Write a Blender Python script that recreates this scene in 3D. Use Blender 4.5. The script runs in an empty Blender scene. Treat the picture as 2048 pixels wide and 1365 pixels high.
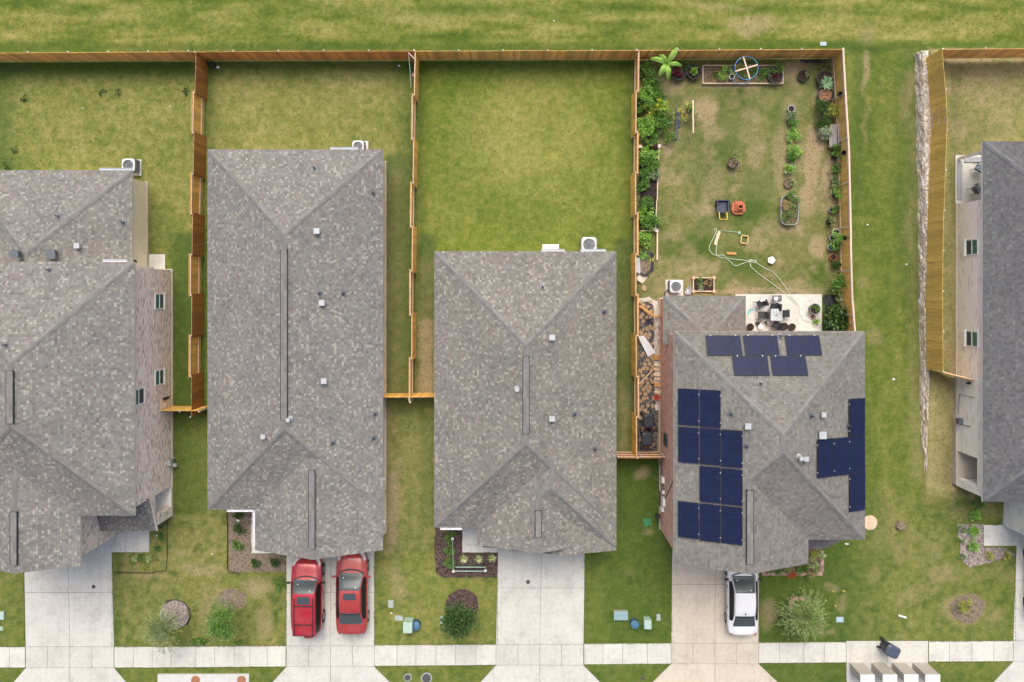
import bpy, math, random
import numpy as np
from mathutils import Vector, Matrix
random.seed(7); RNG = np.random.default_rng(11)
sc = bpy.context.scene
col = sc.collection
# ------------------------------------------------------------ camera, sky, sun, exposure
H = 48.0            # camera height (m), looking straight down
F = 1632.0          # focal length in photo pixels (photo 2048 wide)
NX, NY = 1024.0, 575.0   # where the plumb line under the camera meets the picture
cam_d = bpy.data.cameras.new('camera'); cam = bpy.data.objects.new('camera', cam_d); col.objects.link(cam)
cam.location = (0, 0, H); cam.rotation_euler = (0, 0, 0)
cam_d.sensor_width = 36.0; cam_d.lens = 36.0*F/2048.0
cam_d.shift_y = -(682.5-NY)/2048.0
cam_d.clip_start = 1.0; cam_d.clip_end = 3000.0
sc.camera = cam
SUN_EL, SUN_AZ = math.radians(58), math.radians(0)   # azimuth from +Y (top of the photo), clockwise
w = bpy.data.worlds.new("World"); sc.world = w; w.use_nodes = True
nt = w.node_tree; nt.nodes.clear()
so = nt.nodes.new('ShaderNodeOutputWorld'); sb = nt.nodes.new('ShaderNodeBackground'); sk = nt.nodes.new('ShaderNodeTexSky')
sk.sky_type = 'NISHITA'; sk.sun_disc = False; sk.sun_elevation = SUN_EL; sk.sun_rotation = SUN_AZ
sk.dust_density = 6.5; sk.air_density = 0.6; sk.ozone_density = 1.8
sb.inputs['Strength'].default_value = 0.15
nt.links.new(sk.outputs[0], sb.inputs[0]); nt.links.new(sb.outputs[0], so.inputs[0])
sd = bpy.data.lights.new('sun', 'SUN'); sd.energy = 0.95; sd.angle = math.radians(40); sd.color = (1.0, 1.0, 0.86)
sun = bpy.data.objects.new('sun', sd); col.objects.link(sun)
_dir = Vector((math.sin(SUN_AZ)*math.cos(SUN_EL), math.cos(SUN_AZ)*math.cos(SUN_EL), math.sin(SUN_EL)))
sun.rotation_euler = _dir.to_track_quat('Z', 'Y').to_euler()
sc.view_settings.view_transform = 'Standard'; sc.view_settings.look = 'None'
sc.view_settings.gamma = 1.0; sc.view_settings.exposure = 0.60
try: sc.view_settings.use_curve_mapping = False
except Exception: pass

# ------------------------------------------------------------ helpers
def P(px, py, z=0.0):
    k = (H-z)/F
    return Vector(((px-NX)*k, (NY-py)*k, z))
def on_plane(px, py, p0, n, off=0.0):
    """the point of a roof plane that is seen at a pixel"""
    o = Vector((0, 0, H)); d = Vector(((px-NX)/F, (NY-py)/F, -1.0))
    t = ((p0+n*off)-o).dot(n)/d.dot(n)
    return o+d*t
R = math.radians
class MB:
    def __init__(s): s.v = []; s.f = []; s.uv = []; s.smooth = False; s.m = []
    def face(s, pts, uv=None, mi=0):
        i = len(s.v); s.v += [tuple(p) for p in pts]; s.f.append(list(range(i, i+len(pts)))); s.m.append(mi)
        s.uv.append(uv if uv is not None else [(0.0, 0.0)]*len(pts))
    def obox(s, c, ax, ay, az, mi=0, uvs=False):
        """box: centre c, half-axis vectors"""
        c = Vector(c); ax = Vector(ax); ay = Vector(ay); az = Vector(az)
        q = lambda a, b, d: tuple(c+ax*a+ay*b+az*d)
        i = len(s.v)
        s.v += [q(-1,-1,-1), q(1,-1,-1), q(1,1,-1), q(-1,1,-1), q(-1,-1,1), q(1,-1,1), q(1,1,1), q(-1,1,1)]
        for f in ((0,3,2,1), (4,5,6,7), (0,1,5,4), (1,2,6,5), (2,3,7,6), (3,0,4,7)):
            s.f.append([i+k for k in f]); s.m.append(mi); s.uv.append([(0, 0)]*4)
    def box(s, x0, x1, y0, y1, z0, z1, mi=0):
        s.obox(((x0+x1)/2, (y0+y1)/2, (z0+z1)/2), ((x1-x0)/2, 0, 0), (0, (y1-y0)/2, 0), (0, 0, (z1-z0)/2), mi)
    def bar(s, a, b, w, h, up=(0, 0, 1), mi=0):
        a = Vector(a); b = Vector(b); d = b-a
        if d.length < 1e-6: return
        dn = d.normalized(); up = Vector(up)
        if abs(dn.dot(up)) > .99: up = Vector((1, 0, 0))
        sx = dn.cross(up).normalized(); sz = sx.cross(dn).normalized()
        s.obox((a+b)/2, d/2, sx*(w/2), sz*(h/2), mi)
    def cyl(s, a, b, r0, r1=None, n=16, cap0=True, cap1=True, mi=0):
        r1 = r0 if r1 is None else r1
        a = Vector(a); b = Vector(b); dn = (b-a).normalized()
        up = Vector((0, 0, 1)) if abs(dn.z) < .95 else Vector((1, 0, 0))
        u = dn.cross(up).normalized(); v = dn.cross(u).normalized(); i = len(s.v)
        for k in range(n):
            t = 2*math.pi*k/n; e = u*math.cos(t)+v*math.sin(t)
            s.v.append(tuple(a+e*r0)); s.v.append(tuple(b+e*r1))
        for k in range(n):
            j = (k+1) % n
            s.f.append([i+2*k, i+2*k+1, i+2*j+1, i+2*j]); s.m.append(mi); s.uv.append([(0, 0)]*4)
        if cap0: s.f.append([i+2*k for k in range(n)]); s.m.append(mi); s.uv.append([(0, 0)]*n)
        if cap1: s.f.append([i+2*k+1 for k in range(n)][::-1]); s.m.append(mi); s.uv.append([(0, 0)]*n)
    def lathe(s, c, prof, n=24, mi=0, sx=1.0, sy=1.0):
        """prof: list of (r,z) from centre c"""
        c = Vector(c); i = len(s.v); m = len(prof)
        for k in range(n):
            t = 2*math.pi*k/n
            for r, z in prof: s.v.append((c.x+r*sx*math.cos(t), c.y+r*sy*math.sin(t), c.z+z))
        for k in range(n):
            j = (k+1) % n
            for q in range(m-1):
                s.f.append([i+k*m+q, i+j*m+q, i+j*m+q+1, i+k*m+q+1]); s.m.append(mi); s.uv.append([(0, 0)]*4)
    def tube(s, pts, r, n=6, mi=0):
        pts = [Vector(p) for p in pts]; i = len(s.v); m = len(pts)
        for k, p in enumerate(pts):
            d = (pts[min(k+1, m-1)]-pts[max(k-1, 0)]).normalized()
            up = Vector((0, 0, 1)) if abs(d.z) < .95 else Vector((1, 0, 0))
            u = d.cross(up).normalized(); v = d.cross(u).normalized()
            rr = r[k] if isinstance(r, (list, tuple)) else r
            for q in range(n):
                t = 2*math.pi*q/n; s.v.append(tuple(p+(u*math.cos(t)+v*math.sin(t))*rr))
        for k in range(m-1):
            for q in range(n):
                j = (q+1) % n
                s.f.append([i+k*n+q, i+k*n+j, i+(k+1)*n+j, i+(k+1)*n+q]); s.m.append(mi); s.uv.append([(0, 0)]*4)
        s.f.append([i+q for q in range(n)]); s.m.append(mi); s.uv.append([(0, 0)]*n)
        s.f.append([i+(m-1)*n+q for q in range(n)][::-1]); s.m.append(mi); s.uv.append([(0, 0)]*n)
    def blades(s, V):
        """V: (n,k,3) array of separate k-gons"""
        n, k, _ = V.shape; i = len(s.v)
        s.v += [tuple(p) for p in V.reshape(-1, 3).tolist()]
        s.f += [list(range(i+a*k, i+a*k+k)) for a in range(n)]; s.m += [0]*n; s.uv += [[(0, 0)]*k]*n
    def build(s, name, mat, parent=None, loc=None, smooth=None, rel=True):
        """verts are world coordinates unless rel=False; stored relative to the thing's base"""
        o0 = Vector((0, 0, 0))
        if parent is not None:
            p = parent
            while p is not None: o0 = o0+p.location; p = p.parent
        elif loc is not None: o0 = Vector(loc)
        a = np.array(s.v, dtype=np.float64).reshape(-1, 3)
        if rel: a = a-np.array(o0)
        me = bpy.data.meshes.new(name); me.from_pydata(a.tolist(), [], s.f)
        mats = mat if isinstance(mat, (list, tuple)) else [mat]
        for m in mats: me.materials.append(m)
        if len(mats) > 1: me.polygons.foreach_set('material_index', s.m)
        if any(u and u[0] != u[-1] for u in s.uv[:50]):
            l = me.uv_layers.new(name='UVMap'); l.data.foreach_set('uv', [c for u in s.uv for p in u for c in p])
        if smooth or (smooth is None and s.smooth): me.polygons.foreach_set('use_smooth', [True]*len(me.polygons))
        me.update()
        o = bpy.data.objects.new(name, me); col.objects.link(o)
        if parent is not None: o.parent = parent
        elif loc is not None: o.location = loc
        return o
def tag(o, label=None, cat=None, group=None, kind=None):
    if label: o['label'] = label
    if cat: o['category'] = cat
    if group: o['group'] = group
    if kind: o['kind'] = kind
    return o
def thing(name, label, cat, loc=(0, 0, 0), rz=0.0, group=None):
    o = bpy.data.objects.new(name, None); col.objects.link(o); o.empty_display_size = .3
    o.location = loc; o.rotation_euler = (0, 0, rz)
    return tag(o, label, cat, group)
KIDS = {}
def copy_tree(o, loc=None, rz=None, label=None, parent=None):
    c = o.copy(); col.objects.link(c)
    if parent is not None: c.parent = parent
    if loc is not None: c.location = loc
    if rz is not None: c.rotation_euler = (0, 0, rz)
    if label: c['label'] = label
    for ch in [q for q in list(bpy.data.objects) if q.parent == o]: copy_tree(ch, parent=c)
    return c
# ---- materials
class N:
    def __init__(s, name):
        s.m = bpy.data.materials.new(name); s.m.use_nodes = True; s.t = s.m.node_tree
        s.b = s.t.nodes['Principled BSDF']
    def n(s, typ, **kw):
        x = s.t.nodes.new(typ)
        for k, v in kw.items():
            if k.startswith('i_'):
                key = k[2:]; key = int(key) if key.isdigit() else key.replace('_', ' ')
                x.inputs[key].default_value = v
            else: setattr(x, k, v)
        return x
    def l(s, a, b): s.t.links.new(a, b)
    def math(s, op, a, b=None, c=None):
        x = s.t.nodes.new('ShaderNodeMath'); x.operation = op
        for i, v in enumerate((a, b, c)):
            if v is None: continue
            if isinstance(v, (int, float)): x.inputs[i].default_value = v
            else: s.l(v, x.inputs[i])
        return x.outputs[0]
    def mix(s, f, a, b, mode='MIX'):
        x = s.t.nodes.new('ShaderNodeMix'); x.data_type = 'RGBA'; x.blend_type = mode
        for v, i in ((f, 0), (a, 6), (b, 7)):
            if isinstance(v, (int, float)): x.inputs[i].default_value = v
            elif isinstance(v, tuple): x.inputs[i].default_value = (*v[:3], 1)
            else: s.l(v, x.inputs[i])
        return x.outputs[2]
    def noise(s, co, scale, detail=3, rough=.55):
        x = s.n('ShaderNodeTexNoise'); x.inputs['Scale'].default_value = scale; x.inputs['Detail'].default_value = detail
        x.inputs['Roughness'].default_value = rough
        if co is not None: s.l(co, x.inputs['Vector'])
        return x.outputs['Fac']
    def ramp(s, f, stops, interp='LINEAR'):
        x = s.t.nodes.new('ShaderNodeValToRGB'); x.color_ramp.interpolation = interp
        e = x.color_ramp.elements
        while len(e) < len(stops): e.new(1.0)
        for k, (p, c) in enumerate(stops):
            e[k].position = p
            e[k].color = (*c, 1) if len(c) == 3 else c
        s.l(f, x.inputs[0]); return x.outputs[0]
    def rangem(s, f, a, b, c, d):
        x = s.t.nodes.new('ShaderNodeMapRange')
        for i, v in enumerate((a, b, c, d)): x.inputs[i+1].default_value = v
        s.l(f, x.inputs[0]); return x.outputs[0]
    def bump(s, h, dist, strength=1.0):
        x = s.n('ShaderNodeBump'); x.inputs['Distance'].default_value = dist; x.inputs['Strength'].default_value = strength
        s.l(h, x.inputs['Height']); s.l(x.outputs[0], s.b.inputs['Normal'])
    def obj(s): return s.n('ShaderNodeTexCoord').outputs['Object']
    def pos(s): return s.n('ShaderNodeNewGeometry').outputs['Position']
    def isl(s): return s.n('ShaderNodeNewGeometry').outputs['Random Per Island']
MC = {}
def basic(name, c, rough=.6, var=.15, scale=6.0, metal=0.0, bump=0.0, bscale=None, island=0.0, spec=.5, coat=0.0):
    if name in MC: return MC[name]
    n = N(name); co = n.obj(); f = n.noise(co, scale, 4)
    lo = tuple(x*(1-var) for x in c); hi = tuple(min(1, x*(1+var)) for x in c)
    cc = n.mix(n.rangem(f, .3, .7, 0, 1), lo, hi)
    if island:
        k = n.rangem(n.isl(), 0, 1, 1-island, 1+island)
        x = n.n('ShaderNodeVectorMath', operation='SCALE'); n.l(cc, x.inputs[0]); n.l(k, x.inputs['Scale']); cc = x.outputs[0]
    n.l(cc, n.b.inputs['Base Color'])
    n.b.inputs['Roughness'].default_value = rough; n.b.inputs['Metallic'].default_value = metal
    n.b.inputs['Specular IOR Level'].default_value = spec
    if coat: n.b.inputs['Coat Weight'].default_value = coat; n.b.inputs['Coat Roughness'].default_value = .08
    if bump: n.bump(n.noise(co, bscale or scale*4, 3), bump)
    MC[name] = n.m; return n.m
def leafmat(name, cols, rough=.6, trans=.25):
    """foliage: every leaf face takes its own tone from the list"""
    if name in MC: return MC[name]
    n = N(name); stops = [(i/(len(cols)-1) if len(cols) > 1 else 0, c) for i, c in enumerate(cols)]
    cc = n.ramp(n.isl(), stops)
    n.l(cc, n.b.inputs['Base Color']); n.b.inputs['Roughness'].default_value = rough
    tr = n.n('ShaderNodeBsdfTranslucent'); n.l(cc, tr.inputs['Color'])
    mx = n.n('ShaderNodeMixShader'); mx.inputs[0].default_value = trans
    out = [x for x in n.t.nodes if x.type == 'OUTPUT_MATERIAL'][0]
    n.l(n.b.outputs[0], mx.inputs[1]); n.l(tr.outputs[0], mx.inputs[2]); n.l(mx.outputs[0], out.inputs['Surface'])
    MC[name] = n.m; return n.m
def shingle(name, tint, light=.08, pop=1.0):
    n = N(name); uv = n.n('ShaderNodeUVMap').outputs[0]
    sp = n.n('ShaderNodeSeparateXYZ'); n.l(uv, sp.inputs[0]); u, v = sp.outputs[0], sp.outputs[1]
    vr = n.math('DIVIDE', v, .135); row = n.math('FLOOR', vr); fr = n.math('FRACT', vr)
    w1 = n.n('ShaderNodeTexWhiteNoise', noise_dimensions='1D'); n.l(row, w1.inputs['W'])
    uu = n.math('ADD', n.math('DIVIDE', u, .125), n.math('MULTIPLY', w1.outputs['Value'], 7.3))
    def cell(mult, seed):
        c = n.n('ShaderNodeCombineXYZ'); n.l(n.math('FLOOR', n.math('MULTIPLY', uu, mult)), c.inputs[0]); n.l(row, c.inputs[1]); c.inputs[2].default_value = seed
        x = n.n('ShaderNodeTexWhiteNoise', noise_dimensions='3D'); n.l(c.outputs[0], x.inputs['Vector']); return x.outputs['Value']
    T = lambda c: tuple(a*b for a, b in zip(c, tint))
    L = light
    c1 = n.ramp(cell(1.0, 1.0), [(0, T((.41, .385, .34))), (L, T((.285, .268, .245))), (L+.15, T((.222, .215, .205))), (.50, T((.188, .184, .178))),
                          (.68, T((.205, .168, .150))), (.86, T((.138, .135, .132)))], 'CONSTANT')
    c2 = n.ramp(cell(.8, 5.0), [(0, T((.232, .225, .212))), (.5, T((.190, .187, .181))), (.8, T((.170, .158, .150)))], 'CONSTANT')
    cc = n.mix(1-.58*pop, c1, c2)
    big = n.noise(n.pos(), .5, 6, .65)
    cc = n.mix(1.0, cc, n.ramp(big, [(.3, (.86, .865, .87)), (.7, (1.10, 1.09, 1.07))]), 'MULTIPLY')
    fine = n.noise(n.pos(), 60, 2)
    cc = n.mix(1.0, cc, n.ramp(fine, [(.3, (.9, .9, .9)), (.7, (1.1, 1.1, 1.1))]), 'MULTIPLY')
    band = n.math('LESS_THAN', fr, .16)          # printed granule band, with butt-edge shade painted in, along every course
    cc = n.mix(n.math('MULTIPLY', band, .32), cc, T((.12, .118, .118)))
    n.l(cc, n.b.inputs['Base Color']); n.b.inputs['Roughness'].default_value = .92; n.b.inputs['Specular IOR Level'].default_value = .25
    hh = n.math('ADD', n.math('MULTIPLY', fr, -1.0), n.math('MULTIPLY', cell(1.0, 9.0), .35))
    n.bump(hh, .012); return n.m
def brick(name, c1, c2, mortar, bw=.2, bh=.075, var=.5, dark=(.30, .22, .19), dk=.10):
    """running bond: every brick its own tone, a few dark ones"""
    n = N(name); uv = n.n('ShaderNodeUVMap').outputs[0]; sp = n.n('ShaderNodeSeparateXYZ'); n.l(uv, sp.inputs[0])
    vr = n.math('DIVIDE', sp.outputs[1], bh); row = n.math('FLOOR', vr); fv = n.math('FRACT', vr)
    ur = n.math('ADD', n.math('DIVIDE', sp.outputs[0], bw), n.math('MULTIPLY', n.math('MODULO', row, 2.0), .5)); fu = n.math('FRACT', ur)
    c = n.n('ShaderNodeCombineXYZ'); n.l(n.math('FLOOR', ur), c.inputs[0]); n.l(row, c.inputs[1]); w = n.n('ShaderNodeTexWhiteNoise', noise_dimensions='3D'); n.l(c.outputs[0], w.inputs['Vector'])
    m = tuple((a+b)/2 for a, b in zip(c1, c2))
    cc = n.ramp(w.outputs['Value'], [(0, dark), (dk, c1), (dk+.3, m), (.75, c2), (.93, tuple(x*.82 for x in c1))], 'CONSTANT')
    cc = n.mix(1.0, cc, n.ramp(n.noise(n.pos(), 3.0, 5, .7), [(.3, (1-var*.4,)*3), (.7, (1+var*.2,)*3)]), 'MULTIPLY')
    mo = n.math('MAXIMUM', n.math('LESS_THAN', fv, .13), n.math('LESS_THAN', fu, .06)); cc = n.mix(mo, cc, mortar)
    n.l(cc, n.b.inputs['Base Color']); n.b.inputs['Roughness'].default_value = .85; n.bump(n.math('SUBTRACT', 1.0, mo), .006); return n.m
def concrete(name, c, stain=.14):
    n = N(name); p = n.pos()
    f = n.noise(p, .8, 8, .72); g = n.noise(p, 5.0, 5, .7); h = n.noise(p, 45, 3)
    cc = n.ramp(f, [(.30, tuple(x*(1-stain*1.5) for x in c)), (.5, c), (.75, tuple(min(1, x*(1+stain*.35)) for x in c))])
    cc = n.mix(1.0, cc, n.ramp(g, [(.28, (.90, .89, .875)), (.6, (1.03, 1.03, 1.03))]), 'MULTIPLY')
    cc = n.mix(1.0, cc, n.ramp(h, [(.35, (.95, .95, .95)), (.65, (1.04, 1.04, 1.04))]), 'MULTIPLY')
    mp = n.n('ShaderNodeMapping'); n.l(p, mp.inputs[0]); mp.inputs['Scale'].default_value = (2.2, .35, 1); sk_ = n.noise(mp.outputs[0], 1.0, 5, .6)
    cc = n.mix(1.0, cc, n.ramp(sk_, [(.32, (.90, .895, .885)), (.5, (1.0, 1.0, 1.0))]), 'MULTIPLY')
    sp_ = n.noise(p, 2.1, 2, .5); cc = n.mix(1.0, cc, n.ramp(sp_, [(.20, (.72, .71, .70)), (.27, (1.0, 1.0, 1.0))]), 'MULTIPLY')
    k = n.n('ShaderNodeVectorMath', operation='SCALE'); n.l(cc, k.inputs[0]); n.l(n.rangem(n.isl(), 0, 1, .945, 1.035), k.inputs['Scale'])
    n.l(k.outputs[0], n.b.inputs['Base Color']); n.b.inputs['Roughness'].default_value = .85
    n.bump(h, .003); return n.m
def woodmat(name, c, var=.3, grain=1.0, axis=2):
    """boards: each board its own tone, grain running along its length"""
    n = N(name); m = n.n('ShaderNodeMapping'); n.l(n.pos(), m.inputs[0])
    sc3 = [14.0, 14.0, 14.0]; sc3[axis] = 1.2; m.inputs['Scale'].default_value = sc3
    f = n.noise(m.outputs[0], 1.0, 4)
    cc = n.ramp(n.isl(), [(0, tuple(x*(1-var) for x in c)), (.35, tuple(x*(1-var*.25) for x in c)), (.7, tuple(x*1.08 for x in c)), (1, (c[0]*(1+var*.6), c[1]*(1+var*.55), c[2]*(1+var*.7)))])
    cc = n.mix(1.0, cc, n.ramp(f, [(.3, (1-.25*grain,)*3), (.7, (1+.12*grain,)*3)]), 'MULTIPLY')
    n.l(cc, n.b.inputs['Base Color']); n.b.inputs['Roughness'].default_value = .8; return n.m
def mulchmat(name, cols):
    n = N(name); v = n.n('ShaderNodeTexVoronoi', feature='F1'); v.inputs['Scale'].default_value = 16; n.l(n.pos(), v.inputs['Vector'])
    s = n.n('ShaderNodeSeparateColor'); n.l(v.outputs['Color'], s.inputs[0])
    cc = n.ramp(s.outputs[0], [(i/(len(cols)-1), c) for i, c in enumerate(cols)])
    n.l(cc, n.b.inputs['Base Color']); n.b.inputs['Roughness'].default_value = .95; n.bump(n.math('MULTIPLY', v.outputs['Distance'], -1.0), .03); return n.m
def glassmat(name, c, rough=.06):
    rough = max(rough, .30)
    n = N(name); cc = n.mix(n.noise(n.obj(), 1.5, 2), tuple(x*.8 for x in c), tuple(x*1.2 for x in c)); n.l(cc, n.b.inputs['Base Color'])
    n.b.inputs['Roughness'].default_value = rough; n.b.inputs['Specular IOR Level'].default_value = .35; return n.m
# ---- value noise (numpy) for the patches of the lawns
_LT = RNG.random((256, 256))
def vn(x, y, s, o=0):
    x = x/s+o*17.3; y = y/s+o*9.1; xi = np.floor(x).astype(int); yi = np.floor(y).astype(int); fx = x-xi; fy = y-yi
    fx = fx*fx*(3-2*fx); fy = fy*fy*(3-2*fy); g = lambda a, b: _LT[a % 256, b % 256]
    return (g(xi, yi)*(1-fx)+g(xi+1, yi)*fx)*(1-fy)+(g(xi, yi+1)*(1-fx)+g(xi+1, yi+1)*fx)*fy
def fbm(x, y, s, o=0, k=4):
    r = 0; a = .5; t = 0
    for i in range(k): r = r+a*vn(x, y, s/(2**i), o+i*3); t += a; a *= .55
    return r/t
def sstep(x, a, b):
    t = np.clip((x-a)/(b-a), 0, 1); return t*t*(3-2*t)
# ------------------------------------------------------------ the ground (one sheet to the horizon)
def ground_z(x, y):
    """the lot on the right sits higher, held by the stone wall"""
    px = NX+x*34; py = NY-y*34
    up = sstep(x, 24.05, 24.35)
    edge = np.where(py < 700, .60, .60-.40*np.clip((py-700)/270, 0, 1))-.22*sstep(x, 24.6, 25.8)*(py < 972)
    edge = edge*(1-sstep(py, 960, 1080))
    return up*edge*sstep(py, 84, 110)
def gz(x, y): return float(ground_z(np.array([x]), np.array([y]))[0])
gx = np.concatenate([[-1500, -600, -250, -120, -70, -45, -36], np.arange(-31.0, 31.01, .13), [36, 45, 70, 120, 250, 600, 1500]])
gx = np.sort(np.concatenate([gx, [24.04, 24.2, 24.36]]))
gy = np.concatenate([[-1500, -600, -250, -120, -70, -45, -32], np.arange(-24.0, 17.6, .13), [22, 36, 60, 120, 250, 600, 1500]])
X, Y = np.meshgrid(gx, gy); Z = ground_z(X, Y)
PX = NX+X*34; PY = NY-Y*34
wx = PX+(fbm(X, Y, 2.2, 1)-.5)*34; wy = PY+(fbm(X, Y, 2.2, 2)-.5)*34
hx = PX+(fbm(X, Y, .7, 3)-.5)*9; hy = PY+(fbm(X, Y, .7, 4)-.5)*9
def bx(x0, x1, y0, y1, s=8, hard=False):
    a, b = (PX, PY) if hard else (hx, hy)
    return sstep(a, x0-s, x0+s)*(1-sstep(a, x1-s, x1+s))*sstep(b, y0-s, y0+s)*(1-sstep(b, y1-s, y1+s))
def el(cx, cy, rx, ry, p=1.0, warp=1.0):
    a = PX+(wx-PX)*warp; b = PY+(wy-PY)*warp
    d = ((a-cx)/rx)**2+((b-cy)/ry)**2; return p*np.clip(1.15-d, 0, 1)**.8
dry = np.full(X.shape, .42); lush_shade = np.zeros(X.shape); soil = np.zeros(X.shape); sat = np.full(X.shape, .35)  # green mask: rich growth, plus shade painted beside fences and walls
n1 = fbm(X, Y, 3.2, 10); n2 = fbm(X, Y, 1.3, 20); n3 = fbm(X, Y, .5, 30)
def setz(m, d=None, l=None, s=None, g=None):
    global dry, lush_shade, soil, sat
    if d is not None: dry = dry*(1-m)+d*m
    if l is not None: lush_shade = lush_shade*(1-m)+l*m
    if s is not None: soil = soil*(1-m)+s*m
    if g is not None: sat = sat*(1-m)+g*m
H_ = lambda x0, x1, y0, y1: bx(x0, x1, y0, y1, 1.5, True)
# open field along the top, mown in faint rows
m = H_(-9999, 9999, -9999, 112); setz(m, .48, 0, 0, .6)
dry += m*(.22*(fbm(X*.25, Y, .9, 41)-.5)+.25*(n1-.5)); lush_shade += m*sstep(PY, 76, 100)*.35
soil += m*(el(1510, 48, 60, 22, .55)+el(1440, 12, 90, 10, .3)+el(1728, 70, 20, 26, .3)); lush_shade += m*el(860, 30, 160, 14, .25)
# yard 1
m = H_(-9999, 392, 121, 1000); setz(m, .59, 0, 0, .35)
lush_shade += m*np.clip(sstep(-hy, -178, -135)*.55+sstep(-hx, -52, 0)*.7+el(40, 330, 30, 40, .4)+bx(284, 352, 400, 830, 14)*.28, 0, 1); dry += m*.25*(n1-.45)
m2 = bx(344, 415, 470, 845, 14); setz(m2, .24, .78, .04, .2)  # shade between house and fence, painted as darker green grass
soil += H_(290, 300, 360, 545)*.2
# yard 2
m = H_(412, 828, 120, 1000); setz(m, .58, 0, .02, .35)
lush_shade += m*np.clip(sstep(-hy, -175, -125)*.5+sstep(hx, 770, 822)*.55+sstep(-hx, -452, -415)*.5, 0, 1); dry += m*.3*(n1-.45)  # side edges darkened: fence shade put into the grass colour
setz(bx(770, 829, 310, 800, 7), .26, .78, .14, .1)  # shade of the narrow gap beside the wall painted into the grass
soil += bx(772, 806, 340, 800, 10)*(.25*n2)
# yard 3, the greenest
m = H_(838, 1262, 119, 1000); setz(m, .47, 0, 0, .9)
lush_shade += m*np.clip(sstep(-hy, -160, -122)*.35+sstep(hx, 1218, 1262)*.35+el(930, 300, 60, 130, .18)+sstep(-hx, -868, -838)*.4, 0, 1); dry += m*(.35*(n1-.5)+el(1050, 270, 160, 120, .22))  # side edges darkened with painted fence shade
setz(bx(838, 869, 470, 905, 6), .22, .72, .10, .2); soil += bx(836, 869, 640, 800, 8)*.75+bx(836, 869, 520, 640, 10)*.2  # gap by the house: painted shade in the green, then bare soil
setz(bx(1230, 1265, 480, 905, 6), .2, .85, .12, .1); soil += bx(1238, 1260, 560, 900, 8)*.3*n2*1.4  # shade between wall and fence put into the grass colour, then soil
# yard 4, patchy, with the kitchen garden
m = H_(1272, 1676, 118, 600); setz(m, .45, .2, .20, .1)
pt = sstep(n2, .5, .68); soil += m*.42*pt; lush_shade += m*.45*sstep(n1, .45, .7)
for a in ((1415, 222, 16, 34, .55), (1340, 170, 34, 22, .5), (1450, 175, 60, 8, .4), (1628, 310, 18, 70, .95), (1618, 395, 17, 42, .8), (1632, 492, 13, 28, .9),
          (1668, 380, 16, 130, .7), (1575, 300, 22, 120, .45), (1640, 200, 22, 44, .55), (1470, 330, 14, 12, .4), (1330, 302, 9, 20, .7), (1580, 150, 26, 24, .5),
          (1400, 420, 30, 14, .3), (1540, 455, 30, 20, .3), (1388, 540, 26, 10, .4), (1520, 585, 170, 7, .6), (1580, 455, 26, 12, .6), (1425, 370, 22, 40, .3), (1600, 575, 50, 10, .4)):
    soil += m*el(*a)
for a in ((1380, 500, 60, 40, .55), (1320, 470, 30, 40, .3), (1500, 430, 60, 40, .4), (1480, 215, 60, 40, .25), (1640, 540, 26, 20, .5), (1560, 230, 26, 24, .3), (1290, 580, 30, 30, .6), (1440, 300, 60, 30, .25), (1505, 520, 60, 36, .35)):
    lush_shade += m*el(*a); soil -= m*el(*a)*.5
setz(bx(1644, 1664, 590, 662, 2), .2, .8, 0, .4)
setz(H_(1276, 1324, 596, 914), .3, .1, .9, .1)
# green lane right of the gardens
m = bx(1676, 1856, 100, 1345, 6); setz(m, .34, .12, .02, .6)
dry += m*(.5*(fbm(X, Y*.22, 1.1, 60)-.45)+.2*(n2-.5)); lush_shade += m*np.clip(.6*sstep(PX, 1765, 1830)*bx(1700, 1850, 100, 620, 20)+el(1712, 260, 18, 170, .45)+el(1735, 520, 20, 60, .2), 0, 1)
soil += m*(el(1727, 140, 8, 60, .6)+el(1735, 250, 7, 60, .25)+el(1726, 560, 18, 12, .3)+el(1752, 670, 20, 20, .35)+bx(1818, 1850, 140, 960, 9)*.22*(.4+n2)+el(1812, 200, 14, 60, .3)+el(1815, 460, 12, 40, .25))
# raised lot on the right
m = bx(1850, 9999, 100, 1010, 7); setz(m, .66, .05, .22, .1)
soil += m*(.35*pt+bx(1892, 1914, 440, 745, 5)*.25); lush_shade += m*np.clip(.4*sstep(n1, .5, .7)+el(1985, 262, 30, 12, .4)+bx(1893, 1916, 110, 470, 6)*.35, 0, 1)
m = bx(1850, 1918, 748, 1000, 12); setz(m, .72, 0, .3, .1); soil += m*.3*(n2-.3)
soil += bx(1909, 1916, 315, 970, 2)*.4
# front lawns
m = H_(222, 574, 1020, 1296); setz(m, .58, .02, .04, .3); m = m*1.0
setz(bx(346, 415, 830, 1030, 5), .36, .3, .05, .35); lush_shade += bx(346, 372, 830, 960, 8)*.2
dry += m*.3*(n1-.45); soil += m*(el(520, 1170, 34, 22, .6)+el(462, 1195, 34, 24, .85)+el(410, 1135, 44, 14, .5)+el(300, 1155, 50, 8, .4)+el(420, 1220, 20, 50, .35)+el(530, 1240, 24, 34, .45)+el(360, 1100, 20, 8, .3))
lush_shade += m*np.clip(bx(224, 246, 1105, 1292, 5)*.45+el(560, 1190, 14, 50, .45)+sstep(n2, .66, .8)*.45+el(400, 1283, 26, 6, .6), 0, 1)
m = H_(749, 996, 1100, 1292); setz(m, .50, 0, .03, .55); dry += m*.25*(n1-.4); lush_shade += m*np.clip(el(800, 1215, 50, 18, .25)+bx(749, 762, 1104, 1200, 5)*.3+bx(984, 996, 1104, 1290, 5)*.2, 0, 1)
soil += m*(el(790, 1165, 18, 40, .35)+el(830, 1225, 8, 10, .3)+el(800, 1200, 20, 16, .25))
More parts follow.
